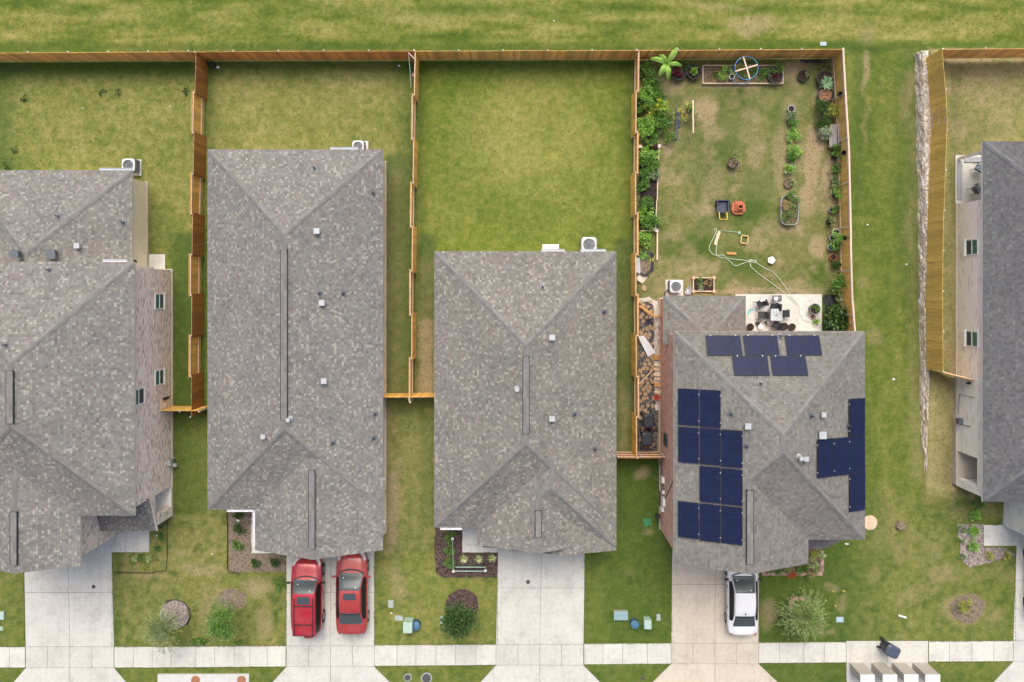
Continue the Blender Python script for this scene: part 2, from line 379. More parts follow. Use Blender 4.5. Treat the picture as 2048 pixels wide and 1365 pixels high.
m = H_(769, 869, 796, 1104); setz(m, .50, .12, .14, .25); soil += m*(el(792, 1010, 14, 90, .55)+bx(768, 790, 800, 1000, 7)*.15); lush_shade += m*(bx(838, 869, 800, 1040, 9)*.3+bx(800, 850, 800, 870, 9)*.3)
soil += bx(748, 800, 1020, 1160, 12)*.12
m = H_(1168, 1345, 914, 1290); setz(m, .26, .42, .02, .7); lush_shade += m*(.25*(n1-.3)+bx(1230, 1320, 920, 1060, 8)*.35); dry += m*(bx(1168, 1215, 1110, 1280, 14)*.18); soil += m*(el(1284, 948, 14, 16, .6)+el(1292, 1060, 14, 8, .5)+el(1255, 1150, 10, 6, .25))
m = bx(1505, 1700, 1070, 1300, 22); setz(m, .24, .62, .02, .4); soil += m*(el(1542, 1228, 20, 36, .55)+el(1665, 1178, 18, 10, .45)+el(1640, 1240, 14, 14, .3)+el(1650, 1255, 30, 8, .35)+el(1688, 1210, 12, 22, .45)+el(1606, 1150, 20, 4, .3))
mr = bx(1700, 2060, 990, 1300, 24); k = sstep(wx, 1690, 1800); setz(mr, .30, .42, .04, .45); dry += mr*k*(.20+.3*(n1-.5)); lush_shade -= mr*k*.22; soil += mr*(.20*k*pt+el(1880, 1145, 30, 20, .4)+el(1930, 1215, 42, 36, .5)+el(1990, 1230, 24, 20, .25)+el(1745, 1150, 12, 18, .25))
setz(H_(-9999, 50, 1140, 1292), .45, .12, .04, .5); setz(H_(-9999, 9999, 1326, 1500), .42, .18, .03, .5)
setz(H_(1518, 1690, 1326, 1500), .28, .45, .03, .5); setz(H_(1168, 1340, 1330, 1500), .35, .32, .02, .6)
sp = sstep(fbm(X, Y, .42, 70, 3), .60, .72); lush_shade += sp*.38*((PY > 1000)+.5*(PX < 820)+.3)
lush_shade += .42*bx(-999, 392, 118, 150, 10)*(PX<385)+.25*bx(412, 1262, 118, 140, 7)+.4*bx(-999, 9999, 84, 102, 5)
row_ = fbm(X*.18, Y, .55, 81, 3); dry += (PY < 110)*.95*(row_-.5)
dry += .30*(n3-.5)+.22*(n2-.5); lush_shade += .2*(n2-.5)+.18*(n3-.5)
for a_ in (dry, lush_shade, soil, sat): np.clip(a_, 0, 1, out=a_)
ny_, nx_ = X.shape
V = np.stack([X, Y, Z+.012*(fbm(X, Y, .4, 50)-.5)*(np.abs(X) < 31)], -1).reshape(-1, 3)
idx = np.arange(ny_*nx_).reshape(ny_, nx_)
Fq = np.stack([idx[:-1, :-1], idx[:-1, 1:], idx[1:, 1:], idx[1:, :-1]], -1).reshape(-1, 4)
me = bpy.data.meshes.new('ground'); me.vertices.add(len(V)); me.vertices.foreach_set('co', V.ravel())
me.loops.add(Fq.size); me.loops.foreach_set('vertex_index', Fq.ravel().astype(np.int32))
me.polygons.add(len(Fq)); me.polygons.foreach_set('loop_start', np.arange(0, Fq.size, 4, dtype=np.int32)); me.polygons.foreach_set('loop_total', np.full(len(Fq), 4, np.int32))
me.polygons.foreach_set('use_smooth', np.ones(len(Fq), bool)); me.update()
ca = me.color_attributes.new('cover', 'FLOAT_COLOR', 'POINT')
ca.data.foreach_set('color', np.stack([dry, lush_shade, soil, sat], -1).reshape(-1).astype(np.float32))
def grass_colour(n):
    a = n.n('ShaderNodeAttribute', attribute_name='cover'); s = n.n('ShaderNodeSeparateColor'); n.l(a.outputs['Color'], s.inputs[0])
    d, l, so_ = s.outputs; sa = a.outputs['Alpha']; p = n.pos()
    f1 = n.noise(p, 2.4, 8, .78); f2 = n.noise(p, 26, 3, .6)
    dj = n.math('ADD', d, n.math('MULTIPLY', n.math('SUBTRACT', f1, .5), 1.5))
    dj = n.math('ADD', dj, n.math('MULTIPLY', n.math('SUBTRACT', f2, .5), 1.0))
    base = n.ramp(dj, [(0, (.045, .084, .016)), (.35, (.112, .146, .031)), (.62, (.215, .212, .068)), (1.0, (.39, .335, .15))])
    brt = n.ramp(dj, [(0, (.060, .112, .016)), (.4, (.138, .184, .028)), (.7, (.235, .244, .058)), (1.0, (.34, .31, .10))])
    c = n.mix(sa, base, brt)
    c = n.mix(n.math('MULTIPLY', l, .9), c, n.ramp(n.math('ADD', n.math('MULTIPLY', f1, .5), n.math('MULTIPLY', f2, .5)), [(.3, (.030, .066, .012)), (.7, (.088, .155, .028))]))
    sf = n.math('MULTIPLY', so_, n.rangem(n.math('ADD', f1, f2), .72, 1.15, .25, 1.25))
    c = n.mix(n.math('MINIMUM', sf, .95), c, n.ramp(f2, [(.3, (.24, .175, .10)), (.7, (.50, .385, .235))]))
    return c, f1, f2
n = N('lawn_grass'); c, f1, f2 = grass_colour(n); n.l(c, n.b.inputs['Base Color'])
n.b.inputs['Roughness'].default_value = .95; n.b.inputs['Specular IOR Level'].default_value = .1
n.bump(n.math('ADD', n.math('MULTIPLY', f1, .5), f2), .06, .8); M_lawn = n.m
me.materials.append(M_lawn); o = bpy.data.objects.new('ground', me); col.objects.link(o); tag(o, kind='structure')
# ---- upright blades and tufts over the lawns, one uncountable cover
def in_any(px, py, rects):
    r = np.zeros(px.shape, bool)
    for x0, x1, y0, y1 in rects: r |= (px > x0) & (px < x1) & (py > y0) & (py < y1)
    return r
HARD = [(-99, 268, 341, 545), (-99, 346, 525, 1060), (-99, 246, 1030, 1140), (415, 775, 299, 1105), (868, 1234, 500, 1105), (1320, 1732, 590, 1140), (1913, 2200, 280, 1000),
        (44, 232, 1050, 1400), (220, 302, 1055, 1108), (570, 752, 1080, 1400), (992, 1172, 1090, 1400), (1340, 1521, 1090, 1400), (1964, 2200, 990, 1094), (2023, 2200, 990, 1400),
        (-99, 2200, 1279, 1339), (1688, 1860, 1270, 1400), (500, 545, 1015, 1110), (920, 996, 1050, 1108), (1488, 1646, 586, 664), (1274, 1324, 596, 918), (868, 996, 1055, 1156),
        (310, 502, 1345, 1400), (1820, 1862, 108, 950), (1280, 1318, 286, 470)]
NT = 95000
tx = RNG.uniform(-33, 33, NT); ty = RNG.uniform(-24.5, 18.5, NT); tpx = NX+tx*34; tpy = NY-ty*34
keep = ~in_any(tpx, tpy, HARD); tx = tx[keep]; ty = ty[keep]
sl = RNG.uniform(.05, .13, len(tx)); an = RNG.uniform(0, 6.283, len(tx)); tz = ground_z(tx, ty)
dx, dy = np.cos(an), np.sin(an); hw = .012+sl*.16; ti = sl*RNG.uniform(.25, .9, len(tx)); hh = RNG.uniform(.025, .055, len(tx))
T3 = np.stack([np.stack([tx-dy*hw, ty+dx*hw, tz], -1), np.stack([tx+dy*hw, ty-dx*hw, tz], -1), np.stack([tx+dx*ti, ty+dy*ti, tz+hh], -1)], 1)
t = MB(); t.blades(T3)
M_tuft = leafmat('grass_tuft', [(.055, .10, .018), (.085, .13, .025), (.13, .16, .04), (.18, .19, .055), (.24, .23, .085)], .9, .2)
tag(t.build('grass', M_tuft), 'short blades and tufts of lawn grass around the houses', 'grass', kind='stuff')
# ---- paving
M_walk = concrete('walk_concrete', (.56, .55, .495)); M_drive = concrete('drive_concrete', (.52, .515, .47)); M_drivet = concrete('drive_concrete_tan', (.535, .475, .385))
M_base = basic('joint_filler', (.16, .15, .13), .95, .3)
M_pad = concrete('pad_concrete', (.58, .575, .525))
def slabs(mb, quads, z=.035, j=.012):
    """each slab a separate piece, a narrow joint round it"""
    for q in quads:
        c = sum((Vector(p).to_2d() for p in q), Vector((0, 0)))/len(q)
        pts = []
        for p in q:
            v = Vector(p).to_2d(); d = c-v; L = d.length; pts.append(v+d*(j*1.3/max(L, .01)))
        nq = len(pts)
        mb.face([(a.x, a.y, z) for a in pts])
        for i in range(nq):
            a, b = pts[i], pts[(i+1) % nq]; mb.face([(a.x, a.y, z), (a.x, a.y, z-.05), (b.x, b.y, z-.05), (b.x, b.y, z)])
def ccw(q):
    a = sum((q[i][0]*q[(i+1) % len(q)][1]-q[(i+1) % len(q)][0]*q[i][1]) for i in range(len(q)))
    return q if a > 0 else q[::-1]
def quadpx(x0, x1, y0, y1): return ccw([tuple(P(x0, y0)), tuple(P(x1, y0)), tuple(P(x1, y1)), tuple(P(x0, y1))])
def polypx(pts): return ccw([tuple(P(a, b)) for a, b in pts])
def paving(name, quads, mat, base=None, z=.035):
    mb = MB(); slabs(mb, quads, z); o = mb.build(name, mat); tag(o, kind='structure')
    if base:
        b = MB()
        for q in base: b.face([(p[0], p[1], z-.016) for p in q])
        tag(b.build(name+'_joints', M_base), kind='structure')
    return o
def swy(x): return 1293.5-12.0*max(0, (x-300))/1750, 1335.5-13.0*max(0, (x-300))/1750
def walkrun(xs):
    return [ccw([tuple(P(a, swy(a)[0])), tuple(P(b, swy(b)[0])), tuple(P(b, swy(b)[1])), tuple(P(a, swy(a)[1]))]) for a, b in zip(xs[:-1], xs[1:])]
runs = [[-90, -50, -15, 20, 51], [229, 267, 305, 343, 392, 430, 470, 500, 535, 572], [749, 794, 832, 872, 911, 952, 992], [1168, 1206, 1245, 1295, 1342],
        [1517, 1559, 1607, 1648, 1692], [1857, 1898, 1943, 1987, 2026]]
qs = []; bs = []
for r_ in runs: qs += walkrun(r_); bs += walkrun([r_[0], r_[-1]])
paving('sidewalk', qs, M_walk, bs)
def driveway(xl0, xr0, xl1, xr1, ytop, yj, ybot, mat, flare, name='driveway', z=.035):
    """xl0..: edges at the top, xl1..: at the walk; yj joint row; flare: width at the foot"""
    def X(y, l): 
        k = (y-ytop)/(ybot-ytop); k = min(max(k, 0), 1); return (xl0+(xl1-xl0)*k) if l else (xr0+(xr1-xr0)*k)
    xm = lambda y: (X(y, 1)+X(y, 0))/2
    s0, s1 = swy(xl1)[0], swy(xl1)[1]
    q = []; ys = [ytop]+yj+[s0]
    for a, b in zip(ys[:-1], ys[1:]):
        q.append(polypx([(X(a, 1), a), (xm(a), a), (xm(b), b), (X(b, 1), b)])); q.append(polypx([(xm(a), a), (X(a, 0), a), (X(b, 0), b), (xm(b), b)]))
    W = xr1-xl1
    for i in range(4): q.append(polypx([(xl1+W*i/4, s0), (xl1+W*(i+1)/4, s0), (xl1+W*(i+1)/4, s1), (xl1+W*i/4, s1)]))
    f0, f1 = flare
    m0 = (xl1+xr1)/2; d = 1400-s1
    q.append(polypx([(xl1, s1), (m0, s1), (m0, 1400), (xl1-f0*d, 1400)])); q.append(polypx([(m0, s1), (xr1, s1), (xr1+f1*d, 1400), (m0, 1400)]))
    base = [polypx([(xl0, ytop), (xr0, ytop), (xr1, s1), (xl1, s1)]), polypx([(xl1, s1), (xr1, s1), (xr1+f1*d, 1400), (xl1-f0*d, 1400)])]
    return paving(name, q, mat, base, z)
driveway(47.5, 223, 52, 228.5, 1050, [1185], 1293, M_drive, (.85, .85))
driveway(573, 749, 573, 749, 1085, [1185], 1291, M_drive, (.9, 1.0))
driveway(996, 1170, 992, 1167, 1095, [1176], 1290, M_drive, (.92, .98))
driveway(1344, 1518, 1342, 1517, 1095, [1169], 1287, M_drivet, (1.02, 1.05))
driveway(2036, 2215, 2026, 2205, 985, [1059, 1160], 1282, M_drive, (.95, .9))
paving('walkway', [quadpx(223, 251, 1056, 1105), quadpx(251, 299, 1056, 1105)], M_drive, [quadpx(223, 299, 1056, 1105)], .031)
paving('walkway', [quadpx(1967, 2010, 960, 1050), quadpx(1967, 2035, 1050, 1092), quadpx(2010, 2035, 1000, 1050)], M_pad, [quadpx(1967, 2035, 960, 1092)], .031)
paving('walkway', [quadpx(924, 996, 1030, 1090), quadpx(924, 996, 1090, 1105)], M_pad, [quadpx(924, 996, 1030, 1105)], .031)
paving('walkway', [quadpx(501, 573, 1000, 1107)], M_pad, None, .031)
paving('mailbox_pad', [quadpx(1692, 1774, 1282, 1326), quadpx(1774, 1856, 1282, 1326), quadpx(1692, 1856, 1326, 1400)], M_drive, [quadpx(1692, 1856, 1282, 1400)])
paving('kerb', [quadpx(a, a+110, 1400, 1405) for a in range(-200, 2300, 112)], M_pad, None, .12)
tag_o = MB(); tag_o.face([tuple(P(-4000, 1700)), tuple(P(6000, 1700)), tuple(P(6000, 1405)), tuple(P(-4000, 1405))])
for i, v in enumerate(tag_o.v): tag_o.v[i] = (v[0], v[1], .02)
tag(tag_o.build('road', concrete('road_concrete', (.42, .41, .385), .2)), kind='structure')
patio = paving('patio', [quadpx(1470, 1643.5, 588.5, 720)], M_pad, None, .06)

edges = []
for r_ in runs:
    for k in (0, 1): edges.append(((r_[0], swy(r_[0])[k]), (r_[-1], swy(r_[-1])[k]), -1 if k == 0 else 1))
for x, y0_, y1_, s_ in ((48, 1150, 1290, -1), (225, 1106, 1292, 1), (573, 1145, 1290, -1), (749, 1104, 1290, 1), (995, 1157, 1288, -1), (1169, 1105, 1288, 1), (1343, 1050, 1285, -1), (1518, 1110, 1285, 1), (2030, 1094, 1280, -1), (1692, 1326, 1365, -1), (1856, 1326, 1365, 1)): edges.append(((x, y0_), (x, y1_), s_*2))
EB = []
for (p, q, s_) in edges:
    A = P(*p); B = P(*q); L = (B-A).length; k = int(L*26); t_ = RNG.uniform(0, 1, k); wv = .03+.05*fbm(t_*L, t_*0+p[0]*.1, .5, 5, 2)
    if abs(s_) == 1: nx0, ny0 = 0.0, (1.0 if s_ < 0 else -1.0)
    else: nx0, ny0 = (-1.0 if s_ < 0 else 1.0), 0.0
    bx_ = A.x+(B.x-A.x)*t_+nx0*.03; by_ = A.y+(B.y-A.y)*t_+ny0*.03; l_ = wv*RNG.uniform(.6, 1.5, k); an_ = RNG.uniform(-.9, .9, k)
    dxx = -nx0*np.cos(an_)+ny0*np.sin(an_); dyy = -ny0*np.cos(an_)+nx0*np.sin(an_)
    EB.append(np.stack([np.stack([bx_-dyy*.02, by_+dxx*.02, 0*bx_+.03], -1), np.stack([bx_+dyy*.02, by_-dxx*.02, 0*bx_+.03], -1), np.stack([bx_+dxx*(l_+.03), by_+dyy*(l_+.03), 0*bx_+.055], -1)], 1))
t = MB(); t.blades(np.concatenate(EB)); tag(t.build('grass_fringe', M_tuft), 'grass blades creeping over the edges of the paving', 'grass', kind='stuff')
# ------------------------------------------------------------ houses
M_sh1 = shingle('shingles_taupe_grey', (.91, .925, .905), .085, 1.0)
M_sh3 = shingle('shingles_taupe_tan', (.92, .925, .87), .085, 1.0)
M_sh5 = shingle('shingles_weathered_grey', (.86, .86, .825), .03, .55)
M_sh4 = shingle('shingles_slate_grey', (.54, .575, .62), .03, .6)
M_cap = basic('ridge_shingle', (.180, .174, .163), .92, .12, 30, island=.16, bump=.004)
M_cap4 = basic('ridge_shingle_slate', (.125, .13, .137), .92, .12, 30, island=.16, bump=.004)
M_dark = basic('dark_metal', (.02, .022, .025), .5, .2)
M_vent = basic('galvanised_vent', (.44, .46, .47), .4, .12, 10, metal=.25)
M_flash = basic('lead_flashing', (.13, .145, .165), .45, .2, 20, metal=.4)
M_gutter = basic('white_trim', (.66, .68, .70), .5, .06, 4)
M_fascia = basic('beige_trim', (.60, .555, .48), .6, .06, 4)
M_soffit = basic('soffit_board', (.5, .48, .43), .7, .06)
M_br1 = brick('blended_pink_brick', (.86, .68, .58), (.95, .88, .80), (.93, .89, .83), .24, .075, .3, (.42, .34, .30), .13)
M_br5 = brick('red_brick', (.58, .28, .20), (.72, .44, .33), (.78, .66, .57), .2, .075, .4, (.34, .15, .11), .1)
M_br4 = brick('white_painted_brick', (.86, .84, .80), (.92, .90, .87), (.86, .83, .79), .4, .12, .10, (.74, .70, .66), .05)
M_side = basic('cream_siding', (.82, .75, .57), .7, .04, 2)
M_found = concrete('foundation_concrete', (.50, .46, .40))
M_frame = basic('white_window_frame', (.74, .75, .75), .4, .05)
M_glassd = glassmat('window_glass', (.030, .055, .055)); M_glassg = glassmat('window_glass_green', (.05, .16, .11))
SL = .45
def add_face(mb, pts, s):
    """roof face with courses running along the contour: uv in metres"""
    n = (Vector(pts[1])-Vector(pts[0])).cross(Vector(pts[2])-Vector(pts[0]))
    if n.z < 0: pts = pts[::-1]; n = -n
    n.normalize(); u = Vector((-n.y, n.x, 0)).normalized(); v = n.cross(u)
    uv = [(Vector(p).dot(u)+50, Vector(p).dot(v)+50) for p in pts]
    mb.face(pts, uv)
def caps(cbl, a, b, n1, n2, w=.14, lift=.02):
    """ridge or hip shingles folded over an edge, one small piece after another"""
    cb = MB(); cbl.append(cb)
    a = Vector(a); b = Vector(b); d = b-a; L = d.length; dn = d/L
    s1 = n1.cross(dn).normalized(); s2 = n2.cross(dn).normalized()
    c = (n1+n2).normalized()
    if s1.dot(n2) > 0: s1 = -s1
    if s2.dot(n1) > 0: s2 = -s2
    k = max(1, int(L/.24)); st = L/k
    for i in range(k):
        p = a+dn*(i*st); q = a+dn*((i+1)*st*1.0+0.02)
        up0 = c*(lift+.004); up1 = c*(lift+.018)
        for s, nn in ((s1, n1), (s2, n2)):
            f = [p+up0, q+up1, q+s*w+nn*(lift*.6+.014), p+s*w+nn*lift*.6]
            if (f[1]-f[0]).cross(f[2]-f[0]).z < 0: f = f[::-1]
            cb.face(f)
        # the two sides of a piece share one island
def roof_solid(rb, cb, fb, wb, x0, x1, y0, y1, z, s, n='hip', so='hip', axis='y', th=.16, capsides=True):
    """a hip or gable roof over a rectangle; ridge along the axis; gable ends get a wall triangle"""
    T = (lambda x, y, zz: Vector((x, y, zz))) if axis == 'y' else (lambda x, y, zz: Vector((y, x, zz)))
    if axis != 'y': x0, x1, y0, y1 = y0, y1, x0, x1
    h = (x1-x0)/2; xm = (x0+x1)/2; zr = z+s*h
    yn = y1-(h if n == 'hip' else 0); ys = y0+(h if so == 'hip' else 0)
    A, B, C, D = T(x0, y0, z), T(x1, y0, z), T(x1, y1, z), T(x0, y1, z)
    Rn, Rs = T(xm, yn, zr), T(xm, ys, zr)
    add_face(rb, [B, C, Rn, Rs], s); add_face(rb, [D, A, Rs, Rn], s)
    nE = (C-B).cross(Rs-B).normalized(); nW = (A-D).cross(Rn-D).normalized()
    if nE.z < 0: nE = -nE
    if nW.z < 0: nW = -nW
    caps(cb, Rs, Rn, nE, nW)
    for kind, p, q, r_, o in ((n, C, D, Rn, 1), (so, A, B, Rs, -1)):
        if kind == 'hip':
            add_face(rb, [p, q, r_], s); nn = (q-p).cross(r_-p).normalized()
            if nn.z < 0: nn = -nn
            a_, b_ = (p, q) if (p.x+p.y*0 > q.x) == True else (q, p)
            for c_ in (p, q):
                side = nE if (c_ in (B, C)) else nW
                caps(cb, c_+(r_-c_).normalized()*.12, r_, nn, side)
        elif kind == 'gable' and wb is not None:
            inset = T(0, -.22*o, 0)
            tri = [p+inset, q+inset, r_+inset-Vector((0, 0, .06))]
            u = lambda v: (v.x+v.y, v.z)
            wb.face(tri, [u(v) for v in tri])
    # eave boards
    dz = Vector((0, 0, -th))
    def board(p, q):
        fb.face([p, p+dz, q+dz, q])
    e = 0.0
    board(B, C); board(D, A)
    for kind, p, q, r_ in ((n, C, D, Rn), (so, A, B, Rs)):
        if kind == 'hip': board(p, q)
        elif kind == 'gable': board(p, r_); board(r_, q)
    # soffit
    g = .02
    q4 = [A+dz, B+dz, C+dz, D+dz]
    fb.face(q4[::-1]); return zr, nE, nW
def wall_box(wb, x0, x1, y0, y1, z0, z1):
    for a, b in (((x0, y0), (x1, y0)), ((x1, y0), (x1, y1)), ((x1, y1), (x0, y1)), ((x0, y1), (x0, y0))):
        L = (Vector(b)-Vector(a)).length; o = a[0]+a[1]
        wb.face([(*a, z0), (*b, z0), (*b, z1), (*a, z1)], [(o, z0), (o+L, z0), (o+L, z1), (o, z1)])
def fbox(fm, x0, x1, y0, y1, z=.12): fm.box(x0-.05, x1+.05, y0-.05, y1+.05, -.05, z)
def window(root, side, c, wd, z0, z1, wallx, green_first=True, louvre=False, frame=None):
    """window in a wall facing +x or -x at x=wallx: frame, sill, two panes"""
    s = 1 if side == 'E' else -1
    f = MB(); t = .06; X0 = wallx+s*.005; X1 = wallx+s*.05
    a, b = min(X0, X1), max(X0, X1)
    f.box(a, b, c-wd/2, c+wd/2, z0, z0+t); f.box(a, b, c-wd/2, c+wd/2, z1-t, z1)
    f.box(a, b, c-wd/2, c-wd/2+t, z0+t, z1-t); f.box(a, b, c+wd/2-t, c+wd/2, z0+t, z1-t)
    zm = (z0+z1)/2; f.box(a, b, c-wd/2+t, c+wd/2-t, zm-.03, zm+.03)
    fo = f.build('window', M_frame, root)
    a2 = wallx+s*.012
    for (q0, q1, m) in ((z0+t, zm-.03, M_glassd), (zm+.03, z1-t, M_glassg)):
        g = MB(); x_ = sorted((a2, wallx+s*.024)); g.box(x_[0], x_[1], c-wd/2+t, c+wd/2-t, q0, q1)
        g.build('pane', m, fo)
    sl = MB(); x_ = sorted((wallx+s*.002, wallx+s*.10)); sl.box(x_[0], x_[1], c-wd/2-.05, c+wd/2+.05, z0-.09, z0-.003)
    sl.build('sill', M_fascia if side == 'E' else M_frame, fo)
def roofvent(root, px, py, p0, n, sz=.30, hgt=.20, mat=None, name='roof_vent'):
    p = on_plane(px, py, p0, n, .08); m = MB()
    u = Vector((n.x, n.y, 0)); u = u.normalized() if u.length > .01 else Vector((1, 0, 0))
    if abs(u.x) < abs(u.y): ax, ay = Vector((1, 0, 0)), Vector((0, 1, 0))
    else: ax, ay = Vector((0, 1, 0)), Vector((1, 0, 0))
    m.obox(p+Vector((0, 0, hgt*.35)), ax*sz*.38, ay*sz*.38, Vector((0, 0, hgt*.5)))
    m.obox(p+Vector((0, 0, hgt*.9)), ax*sz*.5, ay*sz*.5, Vector((0, 0, .035)))
    o = m.build(name, mat or M_vent, root); return o
def pipevent(root, px, py, p0, n, r=.04):
    p = on_plane(px, py, p0, n, .0); m = MB()
    t = n.cross(Vector((0, 0, 1))).normalized(); b = n.cross(t)
    m.obox(p+n*.025, t*.11, b*.13, n*.006); m.cyl(p, p+Vector((0, 0, .34)), r, n=12, cap0=False, cap1=False); m.cyl(p+Vector((0, 0, .0)), p+Vector((0, 0, .12)), r*1.9, r*1.1, n=12)
    o = m.build('pipe_vent', M_flash, root)
    k = MB(); k.cyl(p+Vector((0, 0, .1)), p+Vector((0, 0, .33)), r*.8, n=12); k.build('pipe_hole', M_dark, o)
def flue(root, px, py, p0, n):
    p = on_plane(px, py, p0, n, .0); m = MB()
    m.cyl(p, p+Vector((0, 0, .42)), .07, n=16); m.cyl(p+Vector((0, 0, .42)), p+Vector((0, 0, .47)), .11, n=16); m.lathe(p+Vector((0, 0, .02)), [(.17, 0), (.08, .12)], 16)
    m.build('flue', M_vent, root, smooth=False)
def ridgevent(root, x, ya, yb, zr, capm, s=SL):
    """low capped vent along a ridge with open dark sides"""
    m = MB(); w = .175; z0 = zr+.03
    k = max(1, int(abs(yb-ya)/.3)); st = (yb-ya)/k
    for i in range(k):
        a, b = ya+i*st, ya+(i+1)*st; e = .01 if i % 2 else 0
        m.face([(x-w, a, z0+.06-w*s*.5), (x, a, z0+.075+e), (x, b, z0+.075+e), (x-w, b, z0+.06-w*s*.5)]); m.face([(x, a, z0+.075+e), (x+w, a, z0+.06-w*s*.5), (x+w, b, z0+.06-w*s*.5), (x, b, z0+.075+e)])
    o = m.build('ridge_vent', capm, root)
    d = MB(); z = zr-.0
    for sx in (-1, 1):
        xx = x+sx*(w+.012); d.obox((xx-sx*.02, (ya+yb)/2, z+.055-w*s*.6), (.02, 0, 0), (0, abs(yb-ya)/2, 0), (0, 0, .05))
    d.obox((x, max(ya, yb)-.01, z+.03), (w*.9, 0, 0), (0, .012, 0), (0, 0, .05))
    d.build('vent_baffle', M_dark, o)
def gutter(root, x0, x1, y, z, axis='x', mat=None):
    m = MB(); h = .1
    if axis == 'x':
        m.box(x0, x1, y-.06, y-.045, z-h, z); m.box(x0, x1, y+.045, y+.06, z-h, z); m.box(x0, x1, y-.045, y+.045, z-h, z-h+.012)
    else:
        m.box(y-.06, y-.045, x0, x1, z-h, z); m.box(y+.045, y+.06, x0, x1, z-h, z); m.box(y-.045, y+.045, x0, x1, z-h, z-h+.012)
    m.build('gutter', mat or M_gutter, root)
def house(label, base, name='house'): return thing(name, label, 'house', base)
def finish(root, rb, cb, fb, wb, fm, msh, mcap, mwall, mtrim=None):
    ro = rb.build('roof', msh, root); [q.build('ridge_cap', mcap, ro) for q in cb]
    fb.build('fascia', mtrim or M_fascia, root); wb.build('wall', mwall, root); fm.build('foundation', M_found, root); return ro
ZE1, ZE2 = 2.7, 5.5
def E(px, z): return (px-NX)*(H-z)/F
def Ey(py, z): return (NY-py)*(H-z)/F
NE_ = Vector((SL, 0, 1)).normalized(); NW_ = Vector((-SL, 0, 1)).normalized(); NN_ = Vector((0, SL, 1)).normalized(); NS_ = Vector((0, -SL, 1)).normalized()
# ---- house 1, two storeys, far left
h1 = house('two-storey pale pink brick house at the left edge with a grey shingle roof', (-24.5, -4, 0))
rb, cb, fb, wb, fm = MB(), [], MB(), MB(), MB()
x0, x1, y0, y1 = -29.81, -19.66, -11.9, 1.33
zr, *_ = roof_solid(rb, cb, fb, wb, x0, x1, y0, y1, ZE2, SL)
R1 = (Vector((x1, 0, ZE2)), NE_); R1n = (Vector((0, y1, ZE2)), NN_)
gx0, gx1, gy0 = -27.9, -22.5, -14.5
roof_solid(rb, cb, fb, wb, gx0, gx1, gy0, -9.0, ZE2-.004, SL, 'open', 'gable')
bx0, bx1, by1 = -30.47, -21.09, 6.5
roof_solid(rb, cb, fb, wb, bx0, bx1, -3.3, by1, ZE1, SL, 'hip', 'open')
R1b = (Vector((bx1, 0, ZE1)), NE_); R1bn = (Vector((0, by1, ZE1)), NN_)
# porch roof, sloping to the street
pa, pb, pc, pd = Vector((-24.2, -13.55, 2.62)), Vector((-19.78, -13.55, 2.62)), Vector((-19.78, -11.55, 3.45)), Vector((-24.2, -11.55, 3.45))
add_face(rb, [pa, pb, pc, pd], .4)
for a, b in ((pa, pb), (pb, pc)): fb.face([a, a-Vector((0, 0, .14)), b-Vector((0, 0, .14)), b])
fb.obox((-19.76, -12.55, 2.965), (.03, 0, 0), (0, 1.0, .415), (0, 0, .07))
WX = -19.97
wall_box(wb, x0+.35, WX, -11.66, 1.02, .1, ZE2-.1)
wall_box(wb, gx0+.35, -22.9, -14.33, -11.3, .1, ZE2-.06)
wb_s = MB(); wall_box(wb_s, bx0+.35, -21.44, .9, 6.15, .1, ZE1-.05); wb_s.box(-29.3, WX-.01, .985, 1.1, ZE1-.2, ZE2-.12)
wall_box(wb, -20.36, WX, -13.42, -12.86, .1, 2.5)
wall_box(wb, -20.36, WX-.002, -12.9, -11.6, 2.3, 2.75)
fbox(fm, x0+.35, WX, -11.66, 1.02); fbox(fm, gx0+.35, -22.9, -14.33, -11.3); fbox(fm, bx0+.35, -21.44, 1.1, 6.15); fm.box(-22.9, WX+.03, -13.45, -11.6, -.05, .15)
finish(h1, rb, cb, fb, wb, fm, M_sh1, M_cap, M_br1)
pf = MB(); pf.box(-22.88, WX-.02, -12.84, -11.68, .1, .17); pf.box(-22.88, -20.4, -13.4, -12.84, .1, .17); pf.build('porch_floor', concrete('porch_concrete', (.80, .76, .68), .05), h1)
wb_s.build('siding', M_side, h1)
window(h1, 'E', Ey(603, 1.8)*1.0, .88, 1.25, 2.4, WX); window(h1, 'E', Ey(755, 1.8), .88, 1.25, 2.4, WX); window(h1, 'E', Ey(794, 4.4), .88, 3.75, 5.05, WX)
ridgevent(h1, (x0+x1)/2, -4.1, -6.7, zr, M_cap); ridgevent(h1, (gx0+gx1)/2, -11.35, -14.05, ZE2-.004+SL*(gx1-gx0)/2, M_cap)
gutter(h1, E(198, 2.7), E(264, 2.7), by1+.06, ZE1); gutter(h1, E(204, 5.5), E(253, 5.5), y1+.06, ZE2)
roofvent(h1, 157, 492, *R1b); roofvent(h1, 108, 509, *R1b, .5, .35, M_flash); roofvent(h1, 36, 509, *R1b, .42, .35, M_flash)
for a in ((118, 433, *R1bn), (248, 446, *R1b), (100, 540, *R1n), (14, 690, *R1n)): pipevent(h1, *a)
m = MB(); m.obox((WX+.06, Ey(797, .9), 1.0), (.05, 0, 0), (0, .05, 0), (0, 0, .3)); m.cyl((WX+.05, Ey(795, 1), .3), (WX+.05, Ey(795, 1), 1.5), .02); m.build('wall_lamp', M_dark, h1)
m = MB(); m.obox((WX+.12, Ey(925, .5), .6), (.1, 0, 0), (0, .14, 0), (0, 0, .22)); m.cyl((WX+.2, Ey(918, .4), .1), (WX+.2, Ey(918, .4), .9), .04); m.obox((WX+.3, Ey(930, .3), .35), (.1, 0, 0), (0, .09, 0), (0, 0, .1)); m.build('gas_meter', M_vent, h1)
